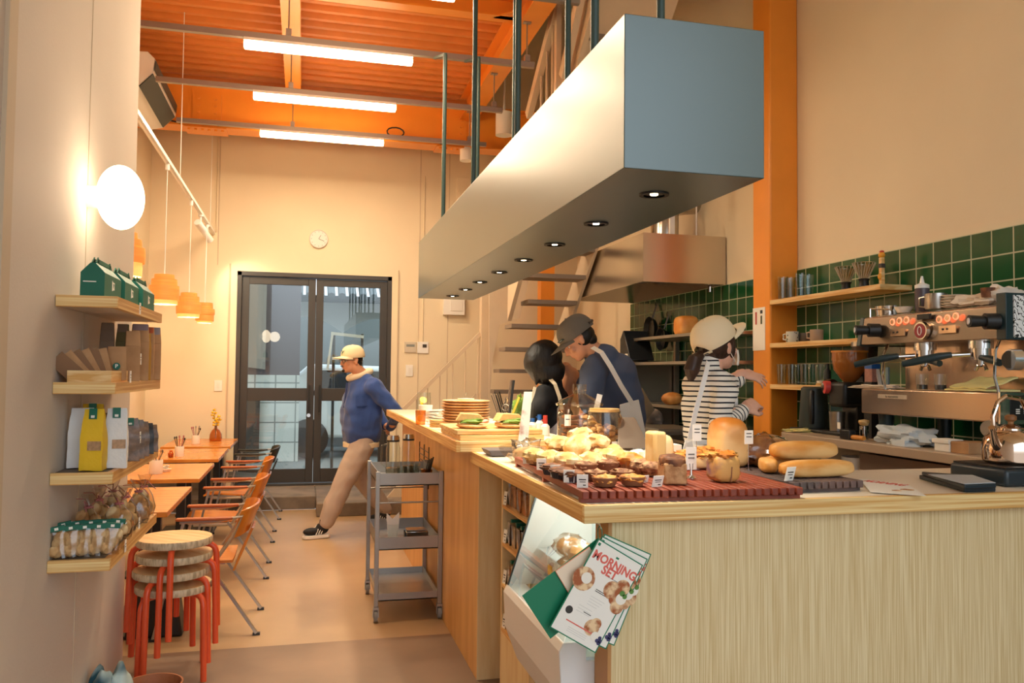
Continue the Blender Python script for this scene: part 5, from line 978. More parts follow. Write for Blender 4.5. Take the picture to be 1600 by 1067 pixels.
t = thing('small_tray', 'little pile of pale wooden saucers beside the plate stack', 'saucers', (at(690, 660, y=4.9).x-.02, 4.95, ZF))
for i in range(4): part('saucer', MB(M_pine).cyl((0, 0, .012*i), (0, 0, .012*i+.009), .045, n=20), t)
p = Vector((at(789, 660, y=4.75).x, 4.75, ZF)); t = thing('utensil_pot', 'white pot of knives, tongs and a yellow handled tool', 'pot', p); part('cup', MB(M_cer).lathe([(0, 0), (.052, 0), (.055, .085), (.05, .085), (.048, .006), (0, .006)], n=28), t)
for i in range(6): part('knife', MB(M_dsteel if i % 2 else M_black).bar((-.02+.008*i, 0, .02), (-.085+.012*i, .01*i, .20+.01*(i % 3)), .008, .004), t)
part('tongs', MB(M_chrome).tube([(0, 0, .03), (.0, 0, .17), (.008, 0, .19), (.016, 0, .17), (.012, 0, .03)], .005, 8), t); part('knife', MB(M_black).bar((.02, 0, .03), (.05, .0, .29), .03, .01).use(M_kraftd).bar((.01, 0, .1), (.035, 0, .29), .016, .008), t)
part('spatula', MB(mat('yellow handle', '#f0d24a', .5)).bar((.03, 0, .05), (.085, -.01, .19), .024, .012), t, bevel=.004); part('scissors', MB(M_chrome).tube([(.0+.02*math.cos(a), -.01, .13+.02*math.sin(a)) for a in np.linspace(0, 2*PI, 14)], .004, 6), t)
t = thing('salad_bowl', 'clear box of green salad leaves beside the black haired person', 'box', (at(812, 615, y=5.3).x, 5.3, ZF)); part('box', MB(M_glass).box(-.06, .06, -.05, .05, 0, .14), t); part('leaves', MB(M_let).ell((0, 0, .1), (.058, .048, .07), 18, 12, amp=.9, freq=4), t)
# right end of the near counter: leaflet, binders, kettle on a black hob
p = at(1397, 768, z=ZN+.002); t = thing('menu_leaflet', 'printed menu leaflet lying on the counter right of the breads', 'leaflet', (p.x, p.y, ZN)); co = [at(*q, z=ZN+.004) for q in ((1342, 748), (1418, 757), (1447, 775), (1360, 769))]; V = Vector((0, 0, .001))
wpart('sheet', MB(M_paper).add(co+[c+V for c in co], [(3, 2, 1, 0), (4, 5, 6, 7), (0, 1, 5, 4), (1, 2, 6, 5), (2, 3, 7, 6), (3, 0, 4, 7)]), t)
r_ = (co[1]-co[0]).normalized(); M_ = frame(co[0]*.42+co[1]*.42+co[2]*.08+co[3]*.08+Vector((0, 0, .0015)), r_, co[0]-co[3])
wpart('title', MB(M_coral).text('MORNING', .034, M_ @ Matrix.Diagonal((1, 2.0, 1, 1)), .0002, .001, .95), t); M2 = M_.copy(); M2.translation = (co[2]*.5+co[1]*.3+co[0]*.1+co[3]*.1)+Vector((0, 0, .0015)); wpart('food_picture', MB(M_food).disc(M2.translation, .022, (0, 0, 1), .0005).disc(M2.translation+Vector((-.05, -.01, 0)), .015, (0, 0, 1), .0005), t)
p = at(1497, 762, z=ZN); t = thing('card_folder', 'black folder and reader stacked flat on the counter before the kettle', 'folder', (p.x, p.y, ZN))
def slab(px, z0, z1, m, nm, s=0):
    co = [at(*q, z=z0) for q in px]; V = Vector((0, 0, z1-z0)); return wpart(nm, MB(m).add(co+[c+V for c in co], [(3, 2, 1, 0), (4, 5, 6, 7), (0, 1, 5, 4), (1, 2, 6, 5), (2, 3, 7, 6), (3, 0, 4, 7)]), t, bevel=.003)
M_navy = mat('dark slate plastic', '#26333a', .35)
slab([(1507, 769), (1556, 768), (1520, 752), (1436, 748)], ZN+.001, ZN+.016, M_navy, 'folder'); slab([(1507, 764), (1557, 762), (1522, 748), (1440, 742)], ZN+.017, ZN+.03, M_navy, 'reader'); slab([(1507, 757), (1556, 755), (1520, 743), (1450, 742)], ZN+.031, ZN+.034, mat('pale card', '#b9c0c6', .4), 'cover')
KC = at(1575, 735, z=ZN); KC.y = 2.49; KC.x = at(1578, 700, y=2.49).x
t = thing('black_hob', 'black portable hob under the polished kettle', 'hob', (KC.x, KC.y, ZN)); part('base', MB(M_navy).box(-.15, .15, -.13, .13, .002, .062), t, bevel=.012); part('top_plate', MB(M_black).box(-.14, .14, -.12, .12, .062, .068), t)
t = thing('kettle', 'polished copper steel kettle with a wooden knob on the black hob', 'kettle', (KC.x+.005, KC.y, ZN+.069)); M_kc = mat('polished copper steel', '#d9c2ae', .06, 1)
part('kettle_body', MB(M_kc).lathe([(0, 0), (.085, 0), (.095, .01), (.098, .05), (.09, .09), (.07, .112), (.045, .122)], n=40), t); part('lid', MB(M_kc).lathe([(.047, .12), (.045, .128), (.02, .142), (0, .144)], n=32), t)
part('knob', MB(two('knob wood', '#8a5c34', '#b98650', 8)).lathe([(0, .142), (.01, .144), (.01, .152), (.02, .16), (.02, .172), (.012, .178), (0, .178)], n=20), t)
part('spout', MB(M_kc).tube([(-.07, -.02, .05), (-.1, -.03, .08), (-.115, -.035, .12), (-.125, -.04, .135)], [.02, .016, .011, .012], 12), t)
part('handle', MB(M_kc).tube([(-.075, -.0, .1), (-.08, 0, .17), (-.055, 0, .225), (-.02, 0, .245)], .0085, 8).tube([(-.02, 0, .245), (.05, 0, .235), (.09, 0, .17), (.075, 0, .1)], .0085, 8), t)
# ============================================================ KITCHEN: BENCH, MACHINE, SHELVES
ZB = 1.155; BX = 2.70
M_bench = mat('beige laminate', '#bda68c', .4, var=.03); M_benchd = mat('brown grey steel', '#8c7564', .35, .5)
t = thing('work_bench', 'beige topped bench along the right wall under the espresso machine', 'bench', (3.05, 3.2, .2))
cor = [(BX+.25-.25*math.cos(a), 4.20+.2*math.sin(a)) for a in np.linspace(0, PI/2, 8)]
wpart('bench_top', MB(M_bench).prism([(BX, 1.2)]+[(x, y) for x, y in cor]+[(XR-.014, 4.40), (XR-.014, 1.2)], ZB-.045, ZB, 'z'), t, bevel=.004)
wpart('leg', MB(M_bench).box(BX+.04, BX+.09, 4.28, 4.33, .2, ZB-.045), t); wpart('back_board', MB(mat('pale grey board', '#b8afa0', .6)).box(BX+.30, BX+.32, 3.6, 4.3, .2, ZB-.045), t)
t = thing('undercounter_fridge', 'steel framed glass door fridge under the beige bench', 'fridge', (3.05, 2.6, .2))
FX = BX+.06; y1 = at(1343, 720, x=FX).y
wpart('body', MB(M_benchd).box(FX+.02, 3.37, 1.2, y1, .22, 1.095), t); wpart('top_band', MB(M_benchd).box(FX, FX+.02, 1.2, y1, 1.01, 1.095), t, bevel=.002)
wpart('frame', MB(M_bench).box(FX-.006, FX+.02, 1.2, y1, .985, 1.01).box(FX-.006, FX+.02, y1-.045, y1, .3, .985), t, bevel=.002)
for a, b in ((y1-.05, at(1437, 740, x=FX).y+.01), (at(1445, 740, x=FX).y, 2.0)):
    wpart('glass_door', MB(mat('fridge interior', '#8fa9a4', .2)).box(FX+.012, FX+.02, b, a, .3, .985), t); wpart('door_post', MB(mat('grey blue profile', '#8d98a4', .3, .5)).box(FX, FX+.015, b-.015, b+.03, .3, .985).box(FX, FX+.015, a-.03, a, .3, .985), t)
solo('waste_bin', MB(M_whitep).lathe([(0, 0), (.08, 0), (.095, .38), (.09, .38), (.075, .01), (0, .01)], (2.86, 3.76, .68), n=28), 'white plastic tub under the bench beside the fridge', 'bin')
solo('tub_box', MB(mat('grey plinth', '#77706a', .6)).box(2.74, 2.98, 3.65, 4.0, .2, .679), 'grey box under the bench holding the white tub', 'box', bevel=.005)
solo('black_bag', MB(M_black).ell((2.80, 3.66, .76), (.035, .03, .08), 16, 10, amp=.3), 'small black bag by the white tub under the bench', 'bag')
# column calendar
a, b = at(1177, 482, x=3.174), at(1196, 547, x=3.174)
t = thing('wall_calendar', 'narrow paper calendar with small pictures pinned on the orange column', 'calendar', (3.172, (a.y+b.y)/2, b.z)); wpart('sheet', MB(M_paper).box(3.170, 3.1735, b.y, a.y, b.z, a.z), t)
m_ = (a.y+b.y)/2; wpart('picture', MB(mat('boot red', '#b8403c', .6)).box(3.1685, 3.17, m_+.025, m_+.045, a.z-.12, a.z-.03).use(M_navy).box(3.1685, 3.17, m_-.05, m_-.02, a.z-.045, a.z-.02).use(mat('bottle green print', '#4a4a2c', .6)).box(3.1685, 3.17, m_-.045, m_-.025, a.z-.12, a.z-.06), t)
# ---- espresso machine
MX = 2.80
yL = at(1345, 520, x=MX).y; yR = at(1559, 560, x=MX).y
zt0 = at(1345, 607, x=MX).z; zt1 = at(1345, 645, x=MX).z; zu1 = at(1348, 497, x=MX).z; zu0 = at(1348, 539, x=MX).z
M_em = mat('machine steel', '#c3ad98', .22, .9, var=.03, vs=3); M_emd = mat('machine side', '#24383c', .35)
t = thing('espresso_machine', 'large steel two group espresso machine on the beige bench', 'espresso machine', (3.05, (yL+yR)/2, ZB))
wpart('drip_tray_body', MB(M_em).box(MX, 3.3, yR, yL, zt1, zt0), t, bevel=.006)
wpart('back_panel', MB(M_em).box(3.02, 3.3, yR, yL-.06, zt0, zu0+.01), t)
wpart('head', MB(M_em).prism([(MX, zu0), (3.3, zu0), (3.3, zu1+.02), (MX+.06, zu1+.01), (MX+.02, zu1)], yR, yL, 'y'), t, bevel=.004)
wpart('head_end', MB(M_emd).prism([(MX-.006, zu0-.005), (3.3, zu0-.005), (3.3, zu1+.02), (MX+.02, zu1+.004)], yL, yL+.03, 'y'), t, bevel=.003)
wpart('head_end', MB(M_emd).prism([(MX-.006, zu0-.005), (3.3, zu0-.005), (3.3, zu1+.05), (MX-.006, zu1+.05)], yR-.05, yR, 'y'), t, bevel=.003)
M_branch = two('branch pattern', '#1f1f1f', '#f4f4f2', 22, (1, 1, 1), rough=.3, kind='wave', axis='DIAGONAL', distort=9, lo=.14, hi=.2, detail=3)
wpart('side_plate', MB(M_branch).box(MX+.03, 3.28, yR-.056, yR-.05, zu0+.004, zu1+.04), t, label='white side plate with a black branch pattern')
wpart('side_column', MB(M_emd).box(3.05, 3.3, yR-.04, yR, zt0, zu0), t); wpart('base_end', MB(M_chrome).box(MX, 3.3, yR-.01, yR, zt1-.004, zt0+.002), t)
lb = MB(M_black).box(MX+.05, MX+.26, yR-.013, yR-.01, zt1+.012, zt0-.012).use(M_paper)
cx_ = MX+.155; zc = (zt0+zt1)/2
lb.text('la marzocco', .016, FRONT((cx_-.02, yR-.0135, zc+.006)), .0003, .0004).text('CE', .02, FRONT((cx_+.06, yR-.0135, zc+.018)), .0003, .0004)
lb.prism([(cx_-.04, zc+.022), (cx_-.02, zc+.028), (cx_, zc+.022), (cx_-.02, zc+.016)], yR-.0138, yR-.013, 'y')
for i in range(4):
    for j in range(3): lb.box(cx_-.08+.04*i, cx_-.06+.04*i, yR-.0138, yR-.013, zc-.008-.008*j, zc-.004-.008*j)
wpart('rating_label', lb, t)
wpart('badge', MB(mat('badge', '#d8c8b4', .3, .4)).box(MX-.003, MX, yL-.33, yL-.13, zt0-.045, zt0-.025).use(M_ink).text('la marzocco', .018, LEFTF((MX-.0035, yL-.23, zt0-.035)), .0003), t)
for y in (yL-.1, yR+.1):
    for x in (MX+.07, 3.22): wpart('leg', MB(M_emd).cyl((x, y, ZB), (x, y, zt1), .03, .038), t)
def U(px, py, x=MX): return at(px, py, x=x)
for px, py in ((1395, 503), (1406, 501), (1417, 500), (1468, 499), (1481, 497), (1494, 494)):
    p = U(px, py); wpart('button', MB(mat('button ring glow', '#ffb09a', .4, emit=1.2, ecol='#ff7a50')).cyl((MX-.004, p.y, p.z), (MX, p.y, p.z), .0165, n=20).use(M_em).cyl((MX-.006, p.y, p.z), (MX-.003, p.y, p.z), .011, n=16), t)
for px in (1403, 1481): p = U(px, 519 if px < 1450 else 514); wpart('switch_plate', MB(M_em).box(MX-.004, MX, p.y-.05, p.y+.05, p.z-.018, p.z+.016).use(M_black).cyl((MX-.007, p.y+.025, p.z), (MX-.004, p.y+.025, p.z), .005, n=8).cyl((MX-.007, p.y, p.z), (MX-.004, p.y, p.z), .005, n=8), t)
p = U(1443, 517); g = wpart('pressure_gauge', MB(M_chrome).cyl((MX-.02, p.y, p.z), (MX, p.y, p.z), .042, n=28).use(mat('gauge red', '#9c3038', .4)).cyl((MX-.022, p.y, p.z), (MX-.02, p.y, p.z), .034, n=28), t); wpart('gauge_mark', MB(M_paper).tube([(MX-.023, p.y+.012*math.cos(a), p.z+.02*math.sin(a)) for a in np.linspace(0, 2*PI, 12)], .002, 6), g)
p = U(1443, 495); wpart('display', MB(M_black).box(MX-.004, MX+.01, p.y-.04, p.y+.04, p.z-.012, p.z+.014), t, bevel=.002)
for px, py, dz in ((1374, 516, 0), (1560, 502, 0)):
    p = U(px, py); k = wpart('steam_knob', MB(M_black).cyl((MX, p.y, p.z), (MX-.05, p.y+.02, p.z), .034, n=20).cyl((MX-.05, p.y+.02, p.z), (MX-.11, p.y+.04, p.z), .022, .026, n=18), t); wpart('knob_cap', MB(M_whitep).cyl((MX-.11, p.y+.04, p.z), (MX-.114, p.y+.042, p.z), .014, n=16), k)
for i, (px, hx, hy, hz) in enumerate(((1440, -.16, .15, -.055), (1527, -.17, .17, -.06))):
    p = at(px, 550, x=MX+.07); z = zu0
    g = wpart('brew_group', MB(M_chrome).cyl((MX+.09, p.y, z+.0), (MX+.09, p.y, z-.035), .05, n=28).cyl((MX+.09, p.y, z-.035), (MX+.09, p.y, z-.075), .04, n=28).cyl((MX+.09, p.y, z-.075), (MX+.09, p.y, z-.085), .034, n=20), t)
    f = wpart('portafilter', MB(M_chrome).cyl((MX+.09, p.y, z-.085), (MX+.09, p.y, z-.11), .014, n=12).tube([(MX+.09, p.y-.03, z-.13), (MX+.09, p.y-.02, z-.11), (MX+.09, p.y+.02, z-.11), (MX+.09, p.y+.03, z-.13)], .008, 8).cyl((MX+.05, p.y+.02, z-.06), (MX-.01, p.y+.06, z-.065), .011, n=10), g)
    wpart('filter_handle', MB(M_emd).tube([(MX-.01, p.y+.06, z-.062), (MX-.05, p.y+.09, z-.07), (MX-.11, p.y+.15, z-.09), (MX-.15, p.y+.2, z-.105)], [.013, .017, .018, .015], 12), f)
    h = wpart('filter_handle', MB(M_emd).tube([(MX+.06, p.y-.03, z-.075), (MX+.04, p.y-.1, z-.085), (MX+.02, p.y-.17, z-.10)], [.012, .017, .015], 12), f)
for px in (1385, 1560): p = at(px, 560, x=MX+.04); wpart('steam_wand', MB(M_chrome).tube([(MX+.05, p.y, zu0), (MX+.02, p.y-.005, zu0-.05), (MX+.0, p.y-.02, zu0-.16), (MX+.01, p.y-.035, zu0-.24)], .006, 8), t)
p = at(1577, 562, x=MX-.03); f = wpart('portafilter', MB(M_chrome).cyl((MX-.03, p.y, p.z), (MX+.01, p.y-.01, p.z), .043, n=28).use(M_black).cyl((MX-.033, p.y, p.z), (MX-.03, p.y, p.z), .036, n=24), t)
wpart('cup_rail', MB(M_chrome).tube([(MX+.05, yL-.01, zu1+.05), (3.28, yL-.01, zu1+.05)], .005, 6).tube([(MX+.05, yL-.01, zu1), (MX+.05, yL-.01, zu1+.05)], .004, 6), t)
mt = t
def on_top(px, x): p = at(px, 480, x=x); return (x, p.y, zu1+.021)
solo('steel_pan', MB(M_chrome).lathe([(0, 0), (.06, 0), (.066, .05), (.062, .05), (.057, .005), (0, .005)], on_top(1388, 3.0), n=32), 'shallow steel pan on the left of the espresso machine top', 'pan')
solo('small_bowl', MB(M_cer).lathe([(0, 0), (.03, 0), (.045, .03), (.04, .03), (0, .006)], on_top(1412, 2.93), n=24), 'small white bowl beside the steel pan on machine', 'bowl')
p = on_top(1441, 2.98); t = thing('syrup_bottle', 'squeeze bottle of dark syrup with a white nozzle on the machine', 'bottle', p); part('bottle_body', MB(mat('dark syrup', '#5a5058', .25)).lathe([(0, 0), (.032, 0), (.034, .01), (.034, .115), (.03, .12)], n=24), t); part('nozzle', MB(M_whitep).lathe([(.034, .118), (.034, .135), (.012, .145), (.005, .18), (0, .18)], n=20), t)
p = on_top(1463, 2.92); t = thing('milk_pitcher', 'brushed steel milk pitcher on the machine beside the syrup bottle', 'pitcher', p); part('pitcher_body', MB(M_steel).lathe([(0, 0), (.048, 0), (.052, .01), (.05, .075), (.047, .075), (.045, .01), (0, .008)], n=32), t); part('handle', MB(M_steel).tube([(-.01, .05, .065), (-.02, .085, .06), (-.02, .085, .02), (-.01, .05, .012)], .005, 8), t)
p = on_top(1491, 2.94)
for i in range(5): solo('saucer', MB(M_cer).lathe([(0, 0), (.035, 0), (.056, .008), (.056, .0095), (.03, .004), (0, .004)], (p[0], p[1], p[2]+.0125*i), n=28), ['saucer at the bottom of the stack on the machine', 'saucer second from the bottom of the stack on the machine', 'saucer in the middle of the stack on the machine', 'saucer second from the top of the stack on the machine', 'saucer on top of the stack on the machine'][i], 'saucer', 'saucers on the machine')
M_cloth = mat('cream cloth', '#e9dccb', .9, bump=.3, bs=30)
def cloth(loc, dx, dy, h, m, lb, seed, rz=0):
    t = thing('cloth', lb, 'cloth', loc, rz); part('fabric', MB(m).ell((0, 0, h*.45), (dx, dy, h*.55), 30, 16, amp=.7, freq=2.2, seed=seed, e=.8, flat=-.75), t); return t
p = on_top(1530, 2.95); cloth((p[0], p[1]+.0, p[2]), .06, .11, .05, M_cloth, 'crumpled cream cloth on the machine beside the saucers', 3); cloth((p[0]+.02, p[1]-.11, p[2]+.0), .06, .06, .08, M_cloth, 'taller folded cream cloth at the right of the machine top', 6)
t = thing('ceramic_cup', 'brown spotted ceramic cup peeking from the folded cloth', 'cup', (2.9, p[1]-.1, p[2]+.03)); part('cup', MB(M_brown).lathe([(0, 0), (.025, 0), (.03, .04), (.0, .042)], n=20), t)
# on the drip tray
zd = zt0+.002
for i, px in enumerate((1441, 1470)):
    q = at(px, 605, x=MX+.06); t = thing('shot_glass', ['small glass with dark coffee on the drip tray, left one', 'small glass with dark coffee on the drip tray, right one'][i], 'glass', (q.x, q.y, zd), 0, 'shot glasses on the drip tray'); part('glass', MB(M_glass).lathe([(0, 0), (.024, 0), (.03, .075)], n=20), t); part('coffee', MB(M_black).cyl((0, 0, .003), (0, 0, .025), .023), t)
q = at(1535, 600, x=MX+.1); t = thing('yellow_cloth', 'folded pale yellow cloth lying on the drip tray', 'cloth', (q.x, q.y, zd)); M_yc = mat('pale yellow cloth', '#f0e39a', .9, bump=.25, bs=40)
part('fabric', MB(M_yc).grid(lambda u, v: (-.09+.17*v, -.11+.20*u, .012+.045*v+.002*math.sin(u*14)+.003*math.sin(v*9)), 20, 12, .006), t); part('fold', MB(M_yc).grid(lambda u, v: (-.10+.18*v, -.12+.23*u, .002+.003*math.sin(u*9)**2), 20, 8, .006), t)
q = at(1378, 605, x=MX+.08); cloth((q.x-.03, q.y+.02, zd), .03, .15, .018, M_cloth, 'flat cream cloth strip at the left of the drip tray', 8)
# below the machine on the bench
def on_bench(px, py): p = at(px, py, z=ZB); return p
q = at(1412, 690, x=2.82); t = cloth((2.83, q.y, ZB+.001), .07, .15, .085, mat('pale blue cloth', '#c9d2d6', .9, bump=.3, bs=30), 'bundled pale blue white cloth under the espresso machine', 11)
q = at(1500, 700, x=2.80); t = thing('paper_box', 'low box of white and brown papers under the machine at right', 'box', (2.8, q.y, ZB)); part('box', MB(M_kraft).box(-.05, .09, -.1, .0, 0, .05), t, bevel=.003); part('papers', MB(M_paper).box(-.055, .03, 0, .09, 0, .045).box(-.06, .02, .0, .1, .035, .055), t, bevel=.003)
q = at(1555, 655, x=2.76); t = thing('milk_thermometer', 'round dial thermometer leaning near the kettle', 'thermometer', (2.76, q.y, ZB)); part('dial', MB(M_steel).cyl((0, .03, .115), (.012, .036, .117), .036, n=24), t); part('probe', MB(M_steel).cyl((.0, .03, .11), (.03, -.1, .012), .003, n=8), t)
q = at(1352, 668, x=2.84); t = thing('tamper', 'tamper with wooden handle standing under the left of the machine', 'tamper', (2.84, q.y+.01, ZB)); part('base', MB(M_chrome).cyl((0, 0, 0), (0, 0, .07), .022, n=20), t); part('handle', MB(M_pine).lathe([(0, .07), (.02, .075), (.028, .09), (.026, .1), (0, .105)], n=20), t)
q = at(1338, 690, x=2.76); t = thing('brush', 'small wooden handled brush lying before the grinder', 'brush', (2.76, q.y, ZB+.001)); part('handle', MB(mat('amber wood', '#d8913c', .4)).cyl((0, -.06, .014), (0, .03, .014), .012, n=14), t); part('head', MB(M_black).box(-.02, .02, .03, .11, 0, .05), t, bevel=.006)
# grinder
q = at(1328, 662, x=2.98); t = thing('coffee_grinder', 'black coffee grinder with an amber bean hopper and red dial', 'grinder', (2.98, q.y, ZB)); ZG = at(1330, 597, x=2.98).z-ZB; ZH = at(1330, 548, x=2.98).z-ZB
part('base', MB(M_black).box(-.12, .1, -.09, .1, 0, .02).box(.0, .1, -.06, .07, .02, ZG-.05), t, bevel=.006); part('motor_body', MB(M_black).box(-.09, .1, -.07, .075, ZG-.14, ZG), t, bevel=.02)
part('dial', MB(M_dsteel).cyl((-.06, .07, ZG-.03), (-.06, .115, ZG-.03), .045, n=24).use(mat('dial red', '#d84a44', .35)).cyl((-.075, .075, ZG-.03), (-.105, .085, ZG-.03), .036, n=24), t)
part('hopper', MB(mat('amber hopper', '#a8642a', .12, coat=.6)).lathe([(.03, ZG), (.05, ZG+.02), (.085, ZG+.07), (.095, ZG+.13), (.095, ZH-.01)], n=32), t); part('hopper_lid', MB(M_tablew).cyl((0, 0, ZH-.01), (0, 0, ZH), .098, n=32), t)
part('dosing_cup', MB(M_steel).lathe([(0, .022), (.04, .022), (.042, .1), (.044, .13), (.04, .13), (0, .11)], (-.06, .03, 0), n=28), t)
part('white_tag', MB(M_paper).box(-.121, -.119, -.08, -.055, .04, .075), t)
q = at(1338, 560, x=3.1); t = thing('steel_hopper', 'second grinder hopper of clear dark beans with a steel ring', 'hopper', (3.12, q.y-.05, ZB)); part('body', MB(M_black).box(-.06, .08, -.07, .07, 0, .34), t, bevel=.01); part('hopper', MB(mat('dark beans', '#3a2a22', .3, var=.5, vs=60)).lathe([(.03, .34), (.06, .37), (.07, .50)], n=24), t); part('ring', MB(M_steel).cyl((0, 0, .5), (0, 0, .525), .075, n=28), t)
q = at(1363, 585, x=2.95); t = thing('syrup_carton', 'small blue topped carton of beans beside the grinder', 'packet', (2.95, q.y, ZB)); part('stand', MB(M_black).box(-.03, .03, -.03, .03, 0, q.z-ZB-.04), t); part('packet', MB(mat('pinkish packet', '#b07a6c', .5, var=.3, vs=30)).box(-.025, .025, -.03, .03, q.z-ZB-.04, q.z-ZB+.03), t); part('blue_top', MB(M_blue).box(-.026, .026, -.03, .03, q.z-ZB+.03, q.z-ZB+.055), t)
for i, px in enumerate((1376, 1387)): q = at(px, 590, x=2.96); t = thing('upright_bar', ['white upright tool leaning behind the cloth strip', 'blue grey upright tool leaning behind the cloth strip'][i], 'tool', (2.96, q.y, zd)); part('bar', MB([M_paper, mat('blue grey bar', '#6c8794', .4)][i]).bar((0, 0, 0), (0, .03*(1-i), .11), .018, .01), t)
# electric kettle on its tray
q0 = at(1272, 668, x=2.98); t = thing('electric_kettle', 'tall dark electric kettle near the orange column', 'kettle', (2.98, q0.y, ZB+.02)); M_ek = mat('dark kettle', '#37403f', .4); hk = at(1272, 604, x=2.98).z-ZB-.02
part('kettle_body', MB(M_ek).lathe([(0, 0), (.085, 0), (.088, .01), (.074, hk-.01), (.06, hk), (0, hk)], n=36), t); part('handle', MB(M_black).tube([(-.05, -.055, hk-.03), (-.062, -.07, hk-.05), (-.066, -.076, .07), (-.056, -.06, .03)], .014, 10), t)
t = thing('kettle_tray', 'black round cornered tray under the electric kettle', 'tray', (3.0, q0.y-.08, ZB)); part('tray', MB(M_black).box(-.13, .13, -.27, .17, .001, .018), t, bevel=.006)
q = at(1210, 664, x=2.78); cloth((2.86, 4.28, ZB+.001), .11, .07, .016, M_yc, 'thin pale cloth on the far rounded corner of the bench', 13)
q = at(1299, 650, x=3.0); t = thing('small_bottle', 'tiny dark green bottle between kettle and grinder', 'bottle', (3.02, q.y, ZB+.02)); part('bottle_body', MB(mat('dark green glass', '#3c4428', .2)).lathe([(0, 0), (.014, 0), (.015, .07), (.007, .085), (.007, .1), (0, .1)], n=16), t)
# shelves on the tiled wall
for z, ye, lb in ((2.012, 3.99, 'topmost shelf on the green tiles with drippers and glasses'), (1.710, 3.99, 'middle shelf on the green tiles with mugs'), (1.423, 3.99, 'lowest shelf on the green tiles with drinking glasses')):
    solo('tile_shelf', MB(M_pine).box(3.17, XR-.013, ye, 5.128, z-.033, z), lb, 'shelf', 'pine shelves on the green tiles', bevel=.002)
def glassrow(z, spots, grp, lbs, h=.115, r=.032):
    for i, (px, x) in enumerate(spots):
        y = at(px, 480, x=x).y; solo('drinking_glass', MB(M_glass).lathe([(0, .001), (r*.85, .001), (r, h), (r*.94, h), (r*.78, .01), (0, .01)], (x, y, z+.001), n=20), lbs[i], 'glass', grp)
glassrow(2.012, ((1223, 3.24), (1235, 3.30), (1252, 3.24), (1263, 3.32)), 'glasses on the top tile shelf', ['tall glass on top tile shelf, nearest the column', 'tall glass on top tile shelf, second from the column', 'tall glass on top tile shelf, third from the column', 'tall glass on top tile shelf, fourth from the column'], .16, .036)
glassrow(1.423, ((1221, 3.23), (1238, 3.25), (1247, 3.32), (1258, 3.23), (1270, 3.30), (1281, 3.23), (1240, 3.33), (1288, 3.31)), 'glasses on the lowest tile shelf', ['glass on the lowest tile shelf, nearest the column', 'glass on the lowest tile shelf, second in the front row', 'glass on the lowest tile shelf, in the back row near the column', 'glass on the lowest tile shelf, third in the front row', 'glass on the lowest tile shelf, middle of the back row', 'glass on the lowest tile shelf, last of the front row', 'glass on the lowest tile shelf, deepest by the column', 'glass on the lowest tile shelf, last of the back row'], .14, .034)
for i, (px, x) in enumerate(((1322, 3.27), (1350, 3.25))):
    y = at(px, 440, x=x).y; t = thing('coffee_dripper', ['ribbed glass coffee dripper on a black base, nearer the column', 'ribbed glass coffee dripper on a black base, farther from the column'][i], 'dripper', (x, y, 2.013), 0, 'glass coffee drippers'); part('base', MB(M_black).lathe([(0, 0), (.06, 0), (.06, .006), (.03, .012), (.026, .04), (.034, .055), (.02, .055)], n=28), t)
    mb = MB(thin_glass('ribbed glass', '#d9ccb6', 5.0)).lathe([(.024, .055), (.04, .09), (.066, .15)], n=32).use(M_glass)
    part('cone', mb, t)
    part('rim', MB(M_chrome).tube([(.067*math.cos(a), .067*math.sin(a), .15) for a in np.linspace(0, 2*PI, 28)][:-1], .0016, 5, closed=True), t)
    for k in range(18): a = 2*PI*k/18; part('rib', MB(mat('rib glass', '#cfc4b0', .15)).tube([(.025*math.cos(a), .025*math.sin(a), .056), (.067*math.cos(a+.35), .067*math.sin(a+.35), .15)], .0016, 5), t)
y = at(1378, 440, x=3.24).y; t = thing('bird_figure', 'small carved yellow and red figure on a post at the shelf end', 'figurine', (3.24, y, 2.013)); part('post', MB(M_pine).box(-.012, .012, -.012, .012, 0, .16), t, bevel=.003); part('head', MB(mat('figure yellow', '#f0a834', .4)).ell((0, 0, .175), (.018, .02, .018)), t); part('crest', MB(M_red).ell((0, 0, .195), (.013, .014, .008)), t); part('wing', MB(mat('figure yellow', '#f0a834', .4)).ell((-.012, 0, .05), (.014, .012, .02)), t); part('band', MB(M_ink).box(-.0135, .0135, -.0135, .0135, .1, .125), t)
for i, (px, m, h) in enumerate(((1238, two('patterned mug', '#26382e', '#d8d4c4', 40, kind='voronoi', rough=.3, lo=.2, hi=.3), .075), (1258, mat('grey mug', '#6c6258', .4), .065), (1276, mat('tan mug', '#b0957c', .35), .075))):
    x = 3.24 if i != 1 else 3.32; y = at(px, 515, x=x).y; t = thing('mug', ['dark patterned mug on the middle tile shelf', 'small grey mug behind the other two on the shelf', 'tan mug on the middle tile shelf'][i], 'mug', (x, y, 1.711)); part('cup', MB(m).lathe([(0, 0), (.038, 0), (.042, .006), (.042, h), (.038, h), (.036, .008), (0, .008)], n=28), t)
    if i != 1: part('handle', MB(m).tube([(-.02, .035, h*.8), (-.03, .06, h*.75), (-.03, .06, h*.3), (-.02, .035, h*.25)], .006, 8), t)
y = at(1293, 580, x=3.26).y; t = thing('dark_bottle', 'small dark bottle beside the glasses on the lowest tile shelf', 'bottle', (3.26, y, 1.424)); part('bottle_body', MB(M_black).lathe([(0, 0), (.022, 0), (.022, .09), (.009, .11), (.009, .14), (0, .14)], n=20), t)
y = at(1287, 585, x=3.22).y; t = thing('wooden_stack', 'pair of little round wooden lids on the lowest tile shelf', 'lids', (3.2, y, 1.424)); part('lid', MB(M_pine).cyl((0, 0, 0), (0, 0, .014), .03), t); part('lid', MB(M_cer).cyl((0, 0, .016), (0, 0, .03), .026), t)
